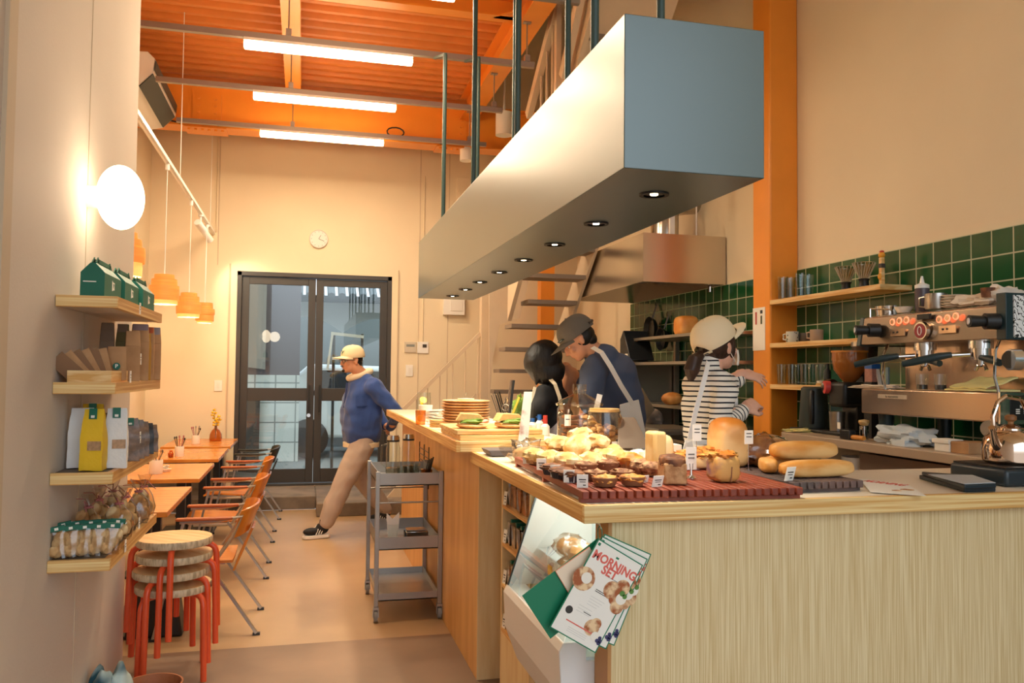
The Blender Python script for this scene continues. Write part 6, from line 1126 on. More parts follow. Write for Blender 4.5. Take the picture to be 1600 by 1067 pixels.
# ---- back kitchen along the wall
M_ks = mat('kitchen steel', '#9c9388', .3, .85, var=.05, vs=4); M_mesh = mat('tray steel', '#b2a795', .3, .8)
t = thing('kitchen_rack', 'tall steel shelf rack behind the person in the striped sweater', 'rack', (3.05, 6.0, .2))
KX0, KX1, KY0, KY1 = 2.92, 3.36, 5.42, 7.0
for x in (KX0, KX1-.03):
    for y in (KY0, KY1-.03): wpart('post', MB(M_ks).box(x, x+.04, y, y+.04, .2, at(1160, 512, x=2.92).z), t)
for z in (1.80, 1.58, 1.22, .95): wpart('shelf_plate', MB(M_mesh).box(KX0, KX1, KY0, KY1, z-.012, z+.012), t)
p = at(1058, 520, x=3.0); t = thing('milk_loaf', 'golden square loaf on the steel rack beside the hanging pans', 'bread', (3.08, p.y, 1.813)); part('loaf', MB(M_loafc).ell((0, 0, .075), (.09, .085, .085), 26, 16, e=.5, flat=-.88), t)
p = at(1090, 522, x=3.0); t = thing('milk_loaf', 'second golden loaf on the rack, mostly behind the cream cap', 'bread', (3.1, p.y, 1.813)); part('loaf', MB(M_loafc).ell((0, 0, .05), (.08, .1, .055), 24, 14, e=.6, flat=-.88), t)
p = at(1050, 625, x=3.0); t = thing('bread_roll', 'round bread roll on the rack tray behind the striped sweater', 'bread', (3.0, p.y, 1.233)); part('roll', MB(M_bread).ell((0, 0, .05), (.09, .09, .055), 20, 12, flat=-.9), t)
# oven
t = thing('deck_oven', 'steel deck oven against the green tiles behind the person in blue shirt', 'oven', (3.05, 7.4, .2)); zo = at(1000, 562, x=2.8).z
wpart('body', MB(M_ks).box(2.80, 3.36, 7.03, 7.95, .2, zo), t, bevel=.008); wpart('front_door', MB(M_ks).box(2.78, 2.8, 7.15, 7.85, 1.15, zo-.12), t, bevel=.004); wpart('handle', MB(M_chrome).cyl((2.75, 7.2, zo-.16), (2.75, 7.8, zo-.16), .012, n=10).box(2.75, 2.79, 7.22, 7.24, zo-.17, zo-.15).box(2.75, 2.79, 7.76, 7.78, zo-.17, zo-.15), t); wpart('knob', MB(M_black).cyl((2.8, 7.08, zo-.07), (2.77, 7.08, zo-.07), .025), t); wpart('side_vent', MB(M_black).box(2.88, 2.98, 7.025, 7.03, zo-.14, zo-.11), t)
p = at(1015, 515, x=3.2); 
for i, (px, py, r) in enumerate(((1012, 515, .13), (1030, 530, .11))):
    q = at(px, py, x=3.28); t = thing('hanging_pan', ['round black pan hanging on the green tiles, higher one', 'smaller black pan hanging lower on the green tiles'][i], 'pan', (3.28, q.y, q.z-r)); Rm = Matrix.Rotation(-PI/2, 3, 'Y')
    wpart('pan_bowl', MB(M_blackp).lathe([(0, 0), (r*.8, 0), (r, .05), (r*.97, .05), (r*.78, .008), (0, .008)], (3.34, q.y, q.z), R=Rm, n=32), t); wpart('handle', MB(M_dsteel).bar((3.33, q.y, q.z+r*.9), (3.37, q.y-.01, q.z+r+.12), .025, .012).tube([(3.36, q.y-.01+.015*math.cos(a), q.z+r+.13+.02*math.sin(a)) for a in np.linspace(0, 2*PI, 10)], .004, 6), t)
q = at(995, 548, x=2.95); t = thing('black_container', 'black slanted container standing on the oven top', 'container', (2.98, q.y, zo)); part('body', MB(M_blackp).prism([(-.1, 0), (.14, 0), (.14, .2), (.06, .28), (-.04, .12)], -.14, .1, 'x').jitter(.004, 8), t, bevel=.01); part('white_mark', MB(M_paper).box(-.145, -.141, -.06, .0, .04, .06), t)
t = thing('oven_mitt', 'thick grey oven mitt on the tray below the rack roll', 'mitt', (2.98, 6.05, 1.0)); q = at(1020, 655, x=2.9)
mb = MB(mat('grey mitt', '#8d8176', .9, bump=.3, bs=20)).ell((2.9, q.y, q.z), (.06, .16, .09), 20, 12, amp=.2).ell((2.88, q.y+.15, q.z+.07), (.05, .08, .05), 14, 10, amp=.2); t.location = (2.9, q.y, q.z-.09); wpart('fabric', mb, t)
q = at(1005, 690, x=2.7); t = thing('steel_trolley', 'low dark steel table with trays between the two people', 'table', (2.7, 5.9, .2)); zt_ = at(1010, 665, x=2.7).z
wpart('table_top', MB(M_ks).box(2.45, 2.88, 5.45, 6.6, zt_-.02, zt_), t); wpart('tray', MB(M_mesh).box(2.5, 2.85, 5.5, 6.0, zt_+.002, zt_+.02), t)
for x in (2.47, 2.84):
    for y in (5.48, 6.56): wpart('leg', MB(M_ks).box(x, x+.03, y, y+.03, .2, zt_-.02), t)
q = at(1010, 605, x=2.75); t = thing('baking_tray', 'dark dusty baking tray leaning upright beside the oven', 'tray', (2.7, 6.7, zt_)); 
wpart('tray', MB(M_dsteel).add([at(1003, 665, x=2.72), at(985, 640, x=2.72), at(1003, 605, x=2.72), at(1023, 640, x=2.72), at(1003, 665, x=2.74), at(985, 640, x=2.74), at(1003, 605, x=2.74), at(1023, 640, x=2.74)], [(0, 1, 2, 3), (7, 6, 5, 4), (0, 4, 5, 1), (1, 5, 6, 2), (2, 6, 7, 3), (3, 7, 4, 0)]), t)
# ============================================================ PEOPLE
def V3(*a): return Vector(a)
def limb(mb, pts, rs, n=16):
    P = [Vector(p) for p in pts]
    mb.tube(P, list(rs), n)
    for p, r in zip(P, rs): mb.ell(p, (r, r, r), n, 10)
    return mb
def fuse(name, mb, m, par, voxel=.008, smooth=4, label=None, wrinkle=0, wf=9, mats=None):
    """one continuous surface grown over all the pieces"""
    me = mb.mesh(name); o = bpy.data.objects.new(name, me); COL.objects.link(o)
    r = o.modifiers.new('r', 'REMESH'); r.mode = 'VOXEL'; r.voxel_size = voxel; r.use_smooth_shade = True
    sm = o.modifiers.new('s', 'SMOOTH'); sm.factor = .5; sm.iterations = smooth
    dg = bpy.context.evaluated_depsgraph_get(); dg.update()
    ev = bpy.data.meshes.new_from_object(o.evaluated_get(dg)); bpy.data.objects.remove(o)
    q = par
    while q.parent: q = q.parent
    off = q.location.copy(); n = len(ev.vertices); co = np.empty(n*3, 'f'); ev.vertices.foreach_get('co', co); co = co.reshape(-1, 3)
    if wrinkle:
        for i in range(n):
            p = Vector(co[i]); w = noise.noise(Vector((p.x*wf, p.y*wf, p.z*wf*1.8)))
            w2 = abs(noise.noise(Vector((p.x*wf*1.7+5, p.y*wf*1.7, p.z*wf*.8)))
            ); nn = ev.vertices[i].normal; co[i] += np.array(nn)*(w*wrinkle-w2*wrinkle*.8)
    co -= np.array(off); ev.vertices.foreach_set('co', co.ravel()); ev.materials.clear(); ev.materials.append(m); ev.update()
    ev.polygons.foreach_set('use_smooth', [True]*len(ev.polygons)); ev.name = name
    o = bpy.data.objects.new(name, ev); COL.objects.link(o); o.parent = par
    if label: o['label'] = label
    return o
def basis(fwd, up=(0, 0, 1)):
    f = Vector(fwd).normalized(); u = Vector(up); u = (u-f*u.dot(f)).normalized(); r = f.cross(u)
    return Matrix(((r.x, f.x, u.x), (r.y, f.y, u.y), (r.z, f.z, u.z)))   # columns right, forward, up
def head(mb, c, B, s=1.0):
    """skull, jaw, nose, lips, brow and ears about the head's centre (eye height)"""
    def at_(x, y, z): return c+B @ Vector((x*s, y*s, z*s))
    def el(p, r, e=1): mb.ell(at_(*p), (r[0]*s, r[1]*s, r[2]*s), 22, 14, R=B, e=e)
    el((0, -.012, .025), (.073, .094, .088)); el((0, .022, -.045), (.056, .064, .066)); el((0, .055, -.088), (.03, .028, .024))
    el((0, .07, .02), (.05, .018, .012)); el((0, .093, -.018), (.0115, .016, .024)); el((0, .104, -.034), (.0135, .013, .011)); el((.011, .094, -.038), (.008, .009, .007)); el((-.011, .094, -.038), (.008, .009, .007))
    el((.038, .062, -.025), (.022, .022, .022)); el((-.038, .062, -.025), (.022, .022, .022)); el((0, .084, -.063), (.024, .012, .008))
    for k in (-1, 1): el((k*.074, -.008, -.01), (.009, .018, .032)); el((k*.079, -.016, .006), (.007, .014, .016))
    return at_
def hand(mb, w, d, n, side, curl=.5, s=1.0, thumb=.6, spread=.06):
    """palm, four fingers of three bones and a thumb. w wrist, d towards the fingers, n out of the back of the hand, side +1 puts the thumb along d x n"""
    d = Vector(d).normalized(); n = Vector(n); n = (n-d*n.dot(d)).normalized(); x = d.cross(n)*side; w = Vector(w)
    B = Matrix(((x.x, d.x, n.x), (x.y, d.y, n.y), (x.z, d.z, n.z)))
    mb.ell(w+d*.045*s, (.04*s, .05*s, .014*s), 18, 12, R=B, e=.8); limb(mb, [w-d*.02*s, w+d*.02*s], [.024*s, .026*s], 14)
    L = [(.04, .025, .02), (.045, .028, .022), (.042, .026, .02), (.033, .02, .018)]
    for i in range(4):
        o = (1.5-i)*.0195*s; p = w+d*(.086-.004*abs(i-1.2))*s+x*o; a = curl*(.5+.12*i); pts = [w+d*.05*s+x*o*.9, p]; ang = 0
        for k in range(3):
            ang += a*(1.0 if k else .7); dd = (d*math.cos(ang)-n*math.sin(ang)+x*(1.5-i)*spread).normalized(); p = p+dd*L[i][k]*s*1.02; pts.append(p)
        limb(mb, pts, [.0095*s, .0092*s, .0085*s, .0078*s, .0068*s], 10)
    b = w+d*.022*s+x*.028*s; t1 = b+(d*.7+x*.75-n*.25).normalized()*.04*s; t2 = t1+(d*.95+x*.3*(1-thumb)-n*.5*thumb).normalized()*.03*s; t3 = t2+(d*.9-x*.2*thumb-n*.6*thumb).normalized()*.024*s
    limb(mb, [w+d*.015*s+x*.012*s, b, t1, t2, t3], [.016*s, .014*s, .0115*s, .0105*s, .008*s], 10)
def cap(par, c, B, m, brim_m=None, s=1.0, emblem=None, back_open=False, tilt=0):
    def at_(x, y, z): return c+B @ Vector((x*s, y*s, z*s))
    mb = MB(m); n = 32; vs = []; fs = []; rows = 10
    for t_ in (0, 1):
        for i in range(rows+1):
            ph = (PI/2)*i/rows
            for j in range(n):
                th = 2*PI*j/n; k = 1-.045*t_; zz = .035+.10*math.sin(ph)**.9*k-(.012*t_ if i == 0 else 0); r = math.cos(ph)**.75
                if back_open and i <= 2 and abs(th-1.5*PI) < .55: zz += .028*(1-i/3)*(1-abs(th-1.5*PI)/.55)**.5*1.3
                vs.append(at_(.087*r*k*math.cos(th), -.012+.108*r*k*math.sin(th), zz-.012))
    w = (rows+1)*n
    for i in range(rows):
        for j in range(n): a = i*n+j; b = i*n+(j+1) % n; fs += [(a, b, b+n, a+n), (w+a+n, w+b+n, w+b, w+a)]
    for j in range(n): fs.append((j, w+j, w+(j+1) % n, (j+1) % n))
    cp = wpart('cap', mb.add(vs, fs), par)
    wpart('brim', MB(brim_m or m).grid(lambda u, v: at_(.076*math.cos(PI*(1-u)), .065*math.sin(PI*u)**.8+.03+.075*v*math.sin(PI*u)**.6, .03-.014*v-.012*math.cos(PI*(2*u-1))*0-.02*abs(2*u-1)**2), 20, 6, .004), cp)
    wpart('top_button', MB(m).ell(at_(0, -.012, .122), (.008, .008, .005)), cp)
    return cp, at_
def eyes(par, at_, B, s=1.0):
    for k in (-1, 1):
        e = wpart('eye', MB(M_whitep).ell(at_(k*.03, .069, -.004), (.0125*s, .009*s, .0075*s), 14, 8, R=B), par); wpart('iris', MB(M_ink).ell(at_(k*.03, .0765, -.004), (.005*s, .003*s, .0055*s), 10, 6, R=B), e)
        wpart('eyebrow', MB(M_hair).tube([at_(k*.015, .084, .014), at_(k*.032, .082, .019), at_(k*.05, .068, .014)], [.003, .0036, .002], 6), par)
M_hair = mat('black hair', '#15120f', .55, bump=.6, bs=60, stretch=(1, 1, .15)); M_hairb = mat('brown hair', '#3a2519', .42, bump=.6, bs=60, stretch=(1, 1, .15)); M_lip = mat('lip', '#a8604e', .5)
M_fleece = mat('blue fleece', '#2f4f94', .9, var=.08, vs=20, bump=.15, bs=80, sheen=.3); M_jog = mat('taupe trousers', '#b5a497', .85, var=.05, vs=12, bump=.1, bs=70); M_creamc = mat('cream cotton', '#f0e0c0', .8, bump=.1, bs=70)
# ---- man in the blue pullover, walking left
R0 = Vector((.54, 7.74, 0)); t = thing('person', 'person in blue fleece pullover, grey trousers and cream cap walking to the left', 'person', R0)
F = Vector((-.97, -.24, 0)).normalized(); B = basis(F); L = lambda x, y, z: R0+B @ Vector((x, y, z))
hf = basis(Vector((-.90, -.42, -.06))); hc = at(549, 563, y=7.66)
mb = MB(M_skin); hat_ = head(mb, hc, hf, 1.0)
limb(mb, [hc+Vector((.03, 0, -.06)), L(0, -.02, 1.42)], [.055, .065]); limb(mb, [L(-.0, 0, 1.35), L(0, 0, 1.0)], [.12, .12])
hand(mb, L(-.03, -.255, .98), V3(0, 1, -.15), V3(1, 0, 0), 1, .8, .9); hand(mb, L(.03, -.27, .96), V3(0, -1, -.1), V3(1, 0, 0), -1, .8, .9)
limb(mb, [L(-.16, -.24, 1.0), L(-.04, -.255, .98)], [.035, .03]); limb(mb, [L(.18, -.24, 1.0), L(.04, -.265, .96)], [.035, .03])
for x, a, k, h in ((-.09, L(-.1, .36, .10), L(-.1, .19, .49), L(-.09, .02, .88)), (.09, L(.11, -.30, .16), L(.1, -.03, .50), L(.09, -.02, .88))): limb(mb, [h, k, a], [.08, .055, .04])
limb(mb, [L(0, 0, 1.0), L(0, 0, .86)], [.12, .12])
fuse('body', mb, M_skin, t, .007, 3); eyes(t, hat_, hf)
wpart('mouth', MB(M_lip).ell(hat_(0, .096, -.063), (.02, .004, .004), 12, 6, R=hf), t)
wpart('beard', MB(M_hair).ell(hat_(0, .099, -.05), (.024, .006, .005), 12, 6, R=hf).ell(hat_(0, .086, -.092), (.02, .012, .014), 12, 8, R=hf), t, label='short dark moustache and goatee')
g = wpart('glasses', MB(M_black).tube([hat_(-.055, .088, .01), hat_(-.03, .097, .012), hat_(-.008, .1, .01), hat_(.008, .1, .01), hat_(.03, .097, .012), hat_(.055, .088, .01)], .0028, 6).tube([hat_(-.055, .088, .008), hat_(-.078, .0, .004)], .0028, 6).tube([hat_(.055, .088, .008), hat_(.078, .0, .004)], .0028, 6), t)
for k in (-1, 1): wpart('lens', MB(M_black).tube([hat_(k*.031+.022*math.cos(a), .093, -.005+.015*math.sin(a)) for a in np.linspace(0, 2*PI, 16)], .0018, 5).use(M_glass).ell(hat_(k*.031, .093, -.005), (.021, .001, .014), 14, 6, R=hf), g)
wpart('hair', MB(M_hair).ell(hat_(0, -.03, .01), (.077, .082, .06), 20, 12, R=hf).ell(hat_(0, -.055, -.03), (.06, .05, .045), 16, 10, R=hf), t)
cp, ca = cap(t, hc+Vector((.004, 0, .012)), hf, mat('cream cap', '#f0dcb4', .8, bump=.1, bs=80), s=1.06)
wpart('emblem', MB(M_green).bar(ca(-.03, .088, .075), ca(-.012, .096, .055), .005, .004).bar(ca(.0, .09, .08), ca(-.012, .096, .055), .005, .004).bar(ca(-.012, .096, .055), ca(-.012, .1, .042), .005, .004), cp)
mb = MB(M_fleece)
mb.ell(L(0, .005, 1.07), (.2, .178, .30), 32, 22, R=B, e=.62).ell(L(0, 0, 1.28), (.195, .16, .16), 26, 16, R=B, e=.9)
mb.ell(L(0, -.01, 1.40), (.13, .09, .06), 20, 10, R=B)
sl_, el_, wl_ = L(-.19, -.04, 1.35), L(-.28, -.25, 1.09), L(-.08, -.25, .98)
limb(mb, [L(-.1, -.02, 1.38), sl_, el_, wl_], [.08, .085, .07, .055]); limb(mb, [L(.1, -.02, 1.38), L(.19, -.04, 1.36), L(.25, -.22, 1.1), L(.1, -.26, .97)], [.08, .08, .068, .052])
fuse('pullover', mb, M_fleece, t, .011, 12, wrinkle=.016, wf=7)
wpart('collar', MB(M_fleece).lathe([(.085, -.01), (.095, .02), (.09, .05), (.082, .05), (.082, -.01)], L(0, .0, 1.415), n=28, R=B @ Matrix.Rotation(-.25, 3, 'X')), t)
wpart('chest_pocket', MB(M_fleece).grid(lambda u, v: L(-.16+.0*u, .02+.10*u, 1.17+.1*v)+B @ Vector((-.025-.012*math.sin(PI*u), .0, 0)), 6, 6, .006), t)
wpart('placket', MB(mat('placket', '#263f78', .8)).bar(L(-.03, .158, 1.38), L(-.035, .185, 1.15), .025, .006), t)
wpart('hood', MB(M_creamc).tube([L(.078*math.cos(a), .03+.098*math.sin(a), 1.455-.035*math.sin(a)) for a in np.linspace(0, 2*PI, 24)][:-1], .03, 12, closed=True), t); wpart('shirt_hem', MB(M_creamc).lathe([(.19, 0), (.192, .04), (.17, .05)], L(0, .005, .79), n=28, R=B, sy=.86), t)
mb = MB(M_jog); mb.ell(L(0, 0, .86), (.17, .145, .12), 22, 14, R=B)
limb(mb, [L(-.09, .02, .82), L(-.1, .1, .66), L(-.105, .2, .48), L(-.1, .31, .23), L(-.1, .35, .13)], [.115, .11, .095, .088, .068]); limb(mb, [L(.09, -.02, .82), L(.1, 0, .66), L(.1, -.04, .48), L(.11, -.2, .28), L(.11, -.28, .18)], [.115, .11, .095, .085, .065])
fuse('trousers', mb, M_jog, t, .011, 8, wrinkle=.008, wf=7)
M_shoe = mat('black suede', '#15161a', .7); M_sole = mat('white sole', '#ece8df', .5)
def shoe(a, d, par, up=(0, 0, 1)):
    Bs = basis(d, up); A = lambda x, y, z: a+Bs @ Vector((x, y, z)); mb = MB(M_shoe); mb.ell(A(0, .02, .0), (.042, .06, .055), 18, 12, R=Bs).ell(A(0, .11, -.025), (.042, .085, .035), 20, 12, R=Bs)
    s_ = fuse('shoe', mb, M_shoe, par, .006, 3)
    wpart('sole', MB(M_sole).prism([(.0, -.05), (.034, -.03), (.04, .05), (.046, .12), (.036, .18), (0, .2), (-.036, .18), (-.046, .12), (-.04, .05), (-.034, -.03)], -.085, -.055, 'z'), s_, bevel=.006)
    so = s_.children[0].data
    for v in so.vertices: v.co = (a-par.location)+Bs @ Vector((v.co+par.location))
    for k in range(3): wpart('side_stripe', MB(M_sole).bar(A(-.043, .045+.022*k, -.05), A(-.03, .02+.022*k, .0), .008, .004).bar(A(.043, .045+.022*k, -.05), A(.03, .02+.022*k, .0), .008, .004), s_)
    wpart('laces', MB(M_sole).tube([A(-.015, .05, .04), A(.015, .07, .025), A(-.015, .09, .012), A(.015, .105, .005)], .003, 6).use(M_shoe).tube([A(0, .04, .05), A(.03, .02, .085), A(.04, -.01, .05)], .0025, 6).tube([A(0, .04, .05), A(-.03, .05, .08), A(-.05, .06, .04)], .0025, 6), s_)
shoe(L(-.1, .36, .088), F, t); shoe(L(.11, -.29, .125), F, t, (.3, .05, .9))
# ---- woman in the striped sweater, seen from behind, reaching right
def stripes(name, mp_fn):
    m = bpy.data.materials.new(name); m.use_nodes = True; n = m.node_tree; b = n.nodes['Principled BSDF']; b.inputs['Roughness'].default_value = .85
    tc_ = n.nodes.new('ShaderNodeTexCoord'); dp = n.nodes.new('ShaderNodeVectorMath'); dp.operation = 'DOT_PRODUCT'; dp.inputs[1].default_value = mp_fn; n.links.new(tc_.outputs['Object'], dp.inputs[0])
    nz = n.nodes.new('ShaderNodeTexNoise'); nz.inputs['Scale'].default_value = 6; n.links.new(tc_.outputs['Object'], nz.inputs['Vector']); ad = n.nodes.new('ShaderNodeMath'); ad.operation = 'MULTIPLY_ADD'; ad.inputs[1].default_value = .35; n.links.new(nz.outputs[0], ad.inputs[0]); n.links.new(dp.outputs['Value'], ad.inputs[2])
    fr = n.nodes.new('ShaderNodeMath'); fr.operation = 'FRACT'; n.links.new(ad.outputs[0], fr.inputs[0]); gt = n.nodes.new('ShaderNodeMath'); gt.operation = 'LESS_THAN'; gt.inputs[1].default_value = .3; n.links.new(fr.outputs[0], gt.inputs[0])
    mx = n.nodes.new('ShaderNodeMix'); mx.data_type = 'RGBA'; mx.inputs[6].default_value = hexc('#f6efe2'); mx.inputs[7].default_value = hexc('#1d232c'); n.links.new(gt.outputs[0], mx.inputs[0]); n.links.new(mx.outputs[2], b.inputs['Base Color']); return m
WY = 3.42; R0 = Vector((at(1110, 650, y=WY).x, WY, .2)); t = thing('person', 'person in black and white striped sweater, cream cap and white apron, seen from behind', 'person', R0)
W = lambda px, py, dy=0: at(px, py, y=WY+dy)
F = Vector((.84, .54, 0)).normalized(); B = basis(F); hf = basis(Vector((.93, .34, .04))); hc = W(1122, 541, .0)
M_skp = mat('skin light', '#e9b296', .5, sss=.05)
mb = MB(M_skp); hat_ = head(mb, hc, hf, .94)
limb(mb, [hc+Vector((-.02, 0, -.05)), W(1108, 585)], [.05, .055]); limb(mb, [W(1108, 600), W(1110, 690)], [.085, .085])
zz_ = [Vector((R0.x, WY, z)) for z in (1.1, .95)]; limb(mb, zz_, [.1, .13])
for k in (-1, 1): q = R0+B @ Vector((k*.08, 0, 0)); limb(mb, [q+V3(0, 0, .8), q+V3(0, 0, .45), q+V3(0, 0, .08)], [.08, .055, .04]); limb(mb, [q+V3(0, 0, .04), q+F*.13+V3(0, 0, .03)], [.035, .03])
lw, rw = W(1160, 584, .12), W(1163, 640, -.1)
limb(mb, [W(1132, 598, .12), W(1146, 594, .12), lw], [.04, .034, .025]); hand(mb, lw, (W(1196, 592, .1)-lw), V3(.1, -.75, .75), -1, .45, .8, .5, .16)
limb(mb, [W(1135, 655, -.13), rw], [.034, .026]); hand(mb, rw, V3(.75, .2, .35), V3(.0, -.75, .65), 1, 1.9, .9, 1.0)
fuse('body', mb, M_skp, t, .0055, 2); eyes(t, hat_, hf, .94)
wpart('face_mask', MB(M_paper).grid(lambda u, v: hat_(.062*math.sin((u-.5)*2.6), .048+.068*math.cos((u-.5)*2.6)+.006*math.sin(PI*v), -.02-.075*v), 14, 8, .003), t); wpart('mask_loop', MB(M_paper).tube([hat_(.058, .06, -.03), hat_(.078, .0, .01), hat_(.08, -.02, -.01), hat_(.06, .05, -.075)], .002, 5), t)
wpart('hair', MB(M_hairb).ell(hat_(0, -.02, .018), (.079, .096, .09), 22, 14, R=hf).ell(hat_(.06, .03, .0), (.016, .02, .055), 12, 10, R=hf), t)
pt = [W(1096, 553, -.04), W(1086, 562, -.06), W(1080, 578, -.06), W(1080, 594, -.05)]; wpart('ponytail', MB(M_hairb).tube(pt, [.018, .032, .036, .012], 14).jitter(.004, 30), t)
cp, ca = cap(t, hc+Vector((.0, 0, .012)), basis(Vector((.88, .30, .52)), (-.3, .0, 1)), mat('cream cap light', '#f3e0ba', .8, bump=.1, bs=80), s=1.08, back_open=True)
wpart('back_strap', MB(M_creamc).tube([ca(-.055, -.1, .01), ca(0, -.122, .004), ca(.055, -.1, .01)], .006, 6).use(M_dsteel).bar(ca(.03, -.12, .006), ca(.045, -.113, .008), .016, .004), cp)
M_st = stripes('striped knit', (0, 0, 43)); mb = MB(M_st)
Bt = basis(F)
mb.ell(W(1107, 603, 0), (.135, .1, .085), 24, 14, R=Bt).ell(W(1106, 640, 0), (.125, .1, .13), 24, 16, R=Bt, e=.9).ell(W(1108, 682, 0), (.12, .105, .1), 24, 14, R=Bt, e=.9)
limb(mb, [W(1108, 592), W(1106, 562)], [.062, .053]); 
limb(mb, [W(1124, 598, -.08), W(1133, 612, -.12), W(1126, 640, -.15), W(1124, 664, -.16)], [.06, .06, .052, .048]); limb(mb, [W(1120, 598, .08), W(1142, 600, .12)], [.058, .045])
fuse('sweater', mb, M_st, t, .008, 4, wrinkle=.01, wf=9)
d_ = (W(1158, 643, -.1)-W(1124, 666, -.16)).normalized()*43
mb = MB(M_st); limb(mb, [W(1124, 664, -.16), W(1142, 656, -.13), W(1158, 644, -.1)], [.049, .044, .037]); fuse('sleeve', mb, stripes('striped sleeve', tuple(d_)), t, .007, 3, wrinkle=.006, wf=14)
d2 = V3(40, 0, 8); mb = MB(M_st); limb(mb, [W(1140, 600, .12), W(1153, 594, .12)], [.044, .036]); fuse('cuff', mb, stripes('striped cuff', tuple(d2)), t, .007, 3)
M_apr = mat('white apron', '#fbf7f0', .8, bump=.15, bs=25)
mb = MB(M_apr); q = Vector((R0.x, WY, 0)); vs = []
for k in range(24):
    pass
wpart('apron', MB(M_apr).lathe([(.118, 1.17), (.128, 1.10), (.15, .95), (.165, .7), (.16, .7), (.12, 1.15)], (R0.x, WY, 0), n=40, sx=1, sy=.95, R=None).jitter(.008, 9), t)
def strap(pts, w=.022, m=M_apr, nm='apron_strap', nrm=(0, -1, 0), par=None):
    P = [Vector(p) for p in pts]; mb = MB(m); N = Vector(nrm)
    def fn(u, v):
        f = u*(len(P)-1); i = min(int(f), len(P)-2); a = P[i].lerp(P[i+1], f-i); d = (P[i+1]-P[i]).normalized(); x = d.cross(N).normalized(); return a+x*(v-.5)*w
    return wpart(nm, mb.grid(fn, 24, 2, .004), par or t)
strap([W(1106, 566, -.075), W(1102, 585, -.13), W(1095, 612, -.15), W(1086, 645, -.15), W(1077, 686, -.14)])
strap([W(1146, 602, -.02), W(1150, 625, -.02), W(1150, 650, -.0), W(1149, 680, .0)], .016)
strap([W(1070, 690, -.12), W(1090, 691, -.145), W(1120, 691, -.14)], .02, nm='waist_tie'); strap([W(1075, 690, -.15), W(1068, 712, -.16), W(1062, 735, -.15)], .025, nm='tie_end'); strap([W(1076, 690, -.155), W(1085, 715, -.16), W(1090, 735, -.155)], .025, nm='tie_end')
wpart('skirt', MB(mat('dark skirt', '#2a2a2e', .8)).lathe([(.1, 1.0), (.14, .9), (.17, .4), (0, .4)], (R0.x, WY, 0), n=24), t)
for k in (-1, 1): q = R0+B @ Vector((k*.08, .07, 0)); wpart('shoe', MB(M_shoe).ell(q+V3(0, 0, .035), (.045, .1, .045), 18, 10, R=B, flat=-.7), t)
# ---- man in the slate blue shirt bending over the counter
WY = 4.75; W = lambda px, py, dy=0: at(px, py, y=WY+dy)
R0 = Vector((W(955, 640).x, WY+.15, .2)); t = thing('person', 'person in slate blue shirt, grey cap and white apron bending forward', 'person', R0)
F = Vector((-.8, .5, 0)).normalized(); B = basis(F); hf = basis(Vector((-.78, .18, -.62))); hc = W(903, 531, 0)
mb = MB(M_skin); hat_ = head(mb, hc, hf, 1.02)
limb(mb, [hc+Vector((.035, .0, -.02)), W(932, 552), W(948, 570)], [.06, .062, .075]); limb(mb, [W(950, 590, .02), W(968, 640, .06), W(975, 690, .1)], [.09, .1, .11])
limb(mb, [W(925, 600, .25), W(893, 590, .3), W(884, 575, .3)], [.05, .045, .04]); limb(mb, [W(893, 585, .3), W(884, 622, .3), W(880, 655, .28)], [.048, .042, .032]); hand(mb, W(880, 655, .28), V3(-.2, .1, -1), V3(0, -1, 0), 1, .6)
limb(mb, [W(922, 620, -.18), W(905, 680, -.1)], [.045, .03]); hand(mb, W(905, 680, -.1), V3(-.6, .3, -.5), V3(-.3, -.6, .7), 1, .8)
pz = R0+V3(0, .0, .95); limb(mb, [W(975, 690, .1), pz], [.13, .14])
for k in (-1, 1): q = R0+B @ Vector((k*.1, 0, 0)); limb(mb, [q+V3(0, 0, .9), q+V3(0, 0, .48), q+V3(0, 0, .08)], [.09, .06, .045]); limb(mb, [q+V3(0, 0, .045), q+F*.16+V3(0, 0, .035)], [.04, .035])
fuse('body', mb, M_skin, t, .0075, 3); eyes(t, hat_, hf)
wpart('hair', MB(M_hair).ell(hat_(0, -.03, .0), (.0795, .085, .07), 22, 14, R=hf).ell(hat_(0, -.06, -.04), (.06, .045, .045), 16, 10, R=hf), t)
cp, ca = cap(t, hc+(hf @ Vector((0, -.004, .008))), hf, mat('grey cap', '#6b665e', .85, bump=.15, bs=60), s=1.13)
wpart('cap_label', MB(mat('teal label', '#2c4a50', .5)).bar(ca(-.062, .072, .045), ca(-.03, .098, .045), .018, .004).use(M_paper).bar(ca(-.056, .08, .046), ca(-.038, .095, .046), .005, .005), cp); wpart('back_strap', MB(M_black).tube([ca(-.06, -.09, .03), ca(0, -.12, .03), ca(.06, -.09, .03)], .01, 8), cp)
M_slate = mat('slate blue jersey', '#4f5c78', .85, var=.04, vs=12, bump=.08, bs=90); Bs = basis(V3(-.62, .35, -.5), V3(-.55, .3, .8))
mb = MB(M_slate); limb(mb, [W(942, 566, .0), W(956, 592, .02), W(966, 640, .06), W(970, 695, .1)], [.11, .17, .175, .17], 22); limb(mb, [W(930, 575, -.12), W(926, 598, -.17), W(924, 630, -.18)], [.085, .085, .07]); limb(mb, [W(935, 575, .16), W(915, 600, .24)], [.08, .065])
limb(mb, [W(930, 562, .02), W(926, 557, .02)], [.075, .062]); fuse('shirt', mb, M_slate, t, .011, 5, wrinkle=.016, wf=6)
a_ = [W(926, 543, -.14), W(940, 551, -.24), W(954, 573, -.26), W(970, 602, -.25), W(990, 634, -.2)]; strap(a_, .028)
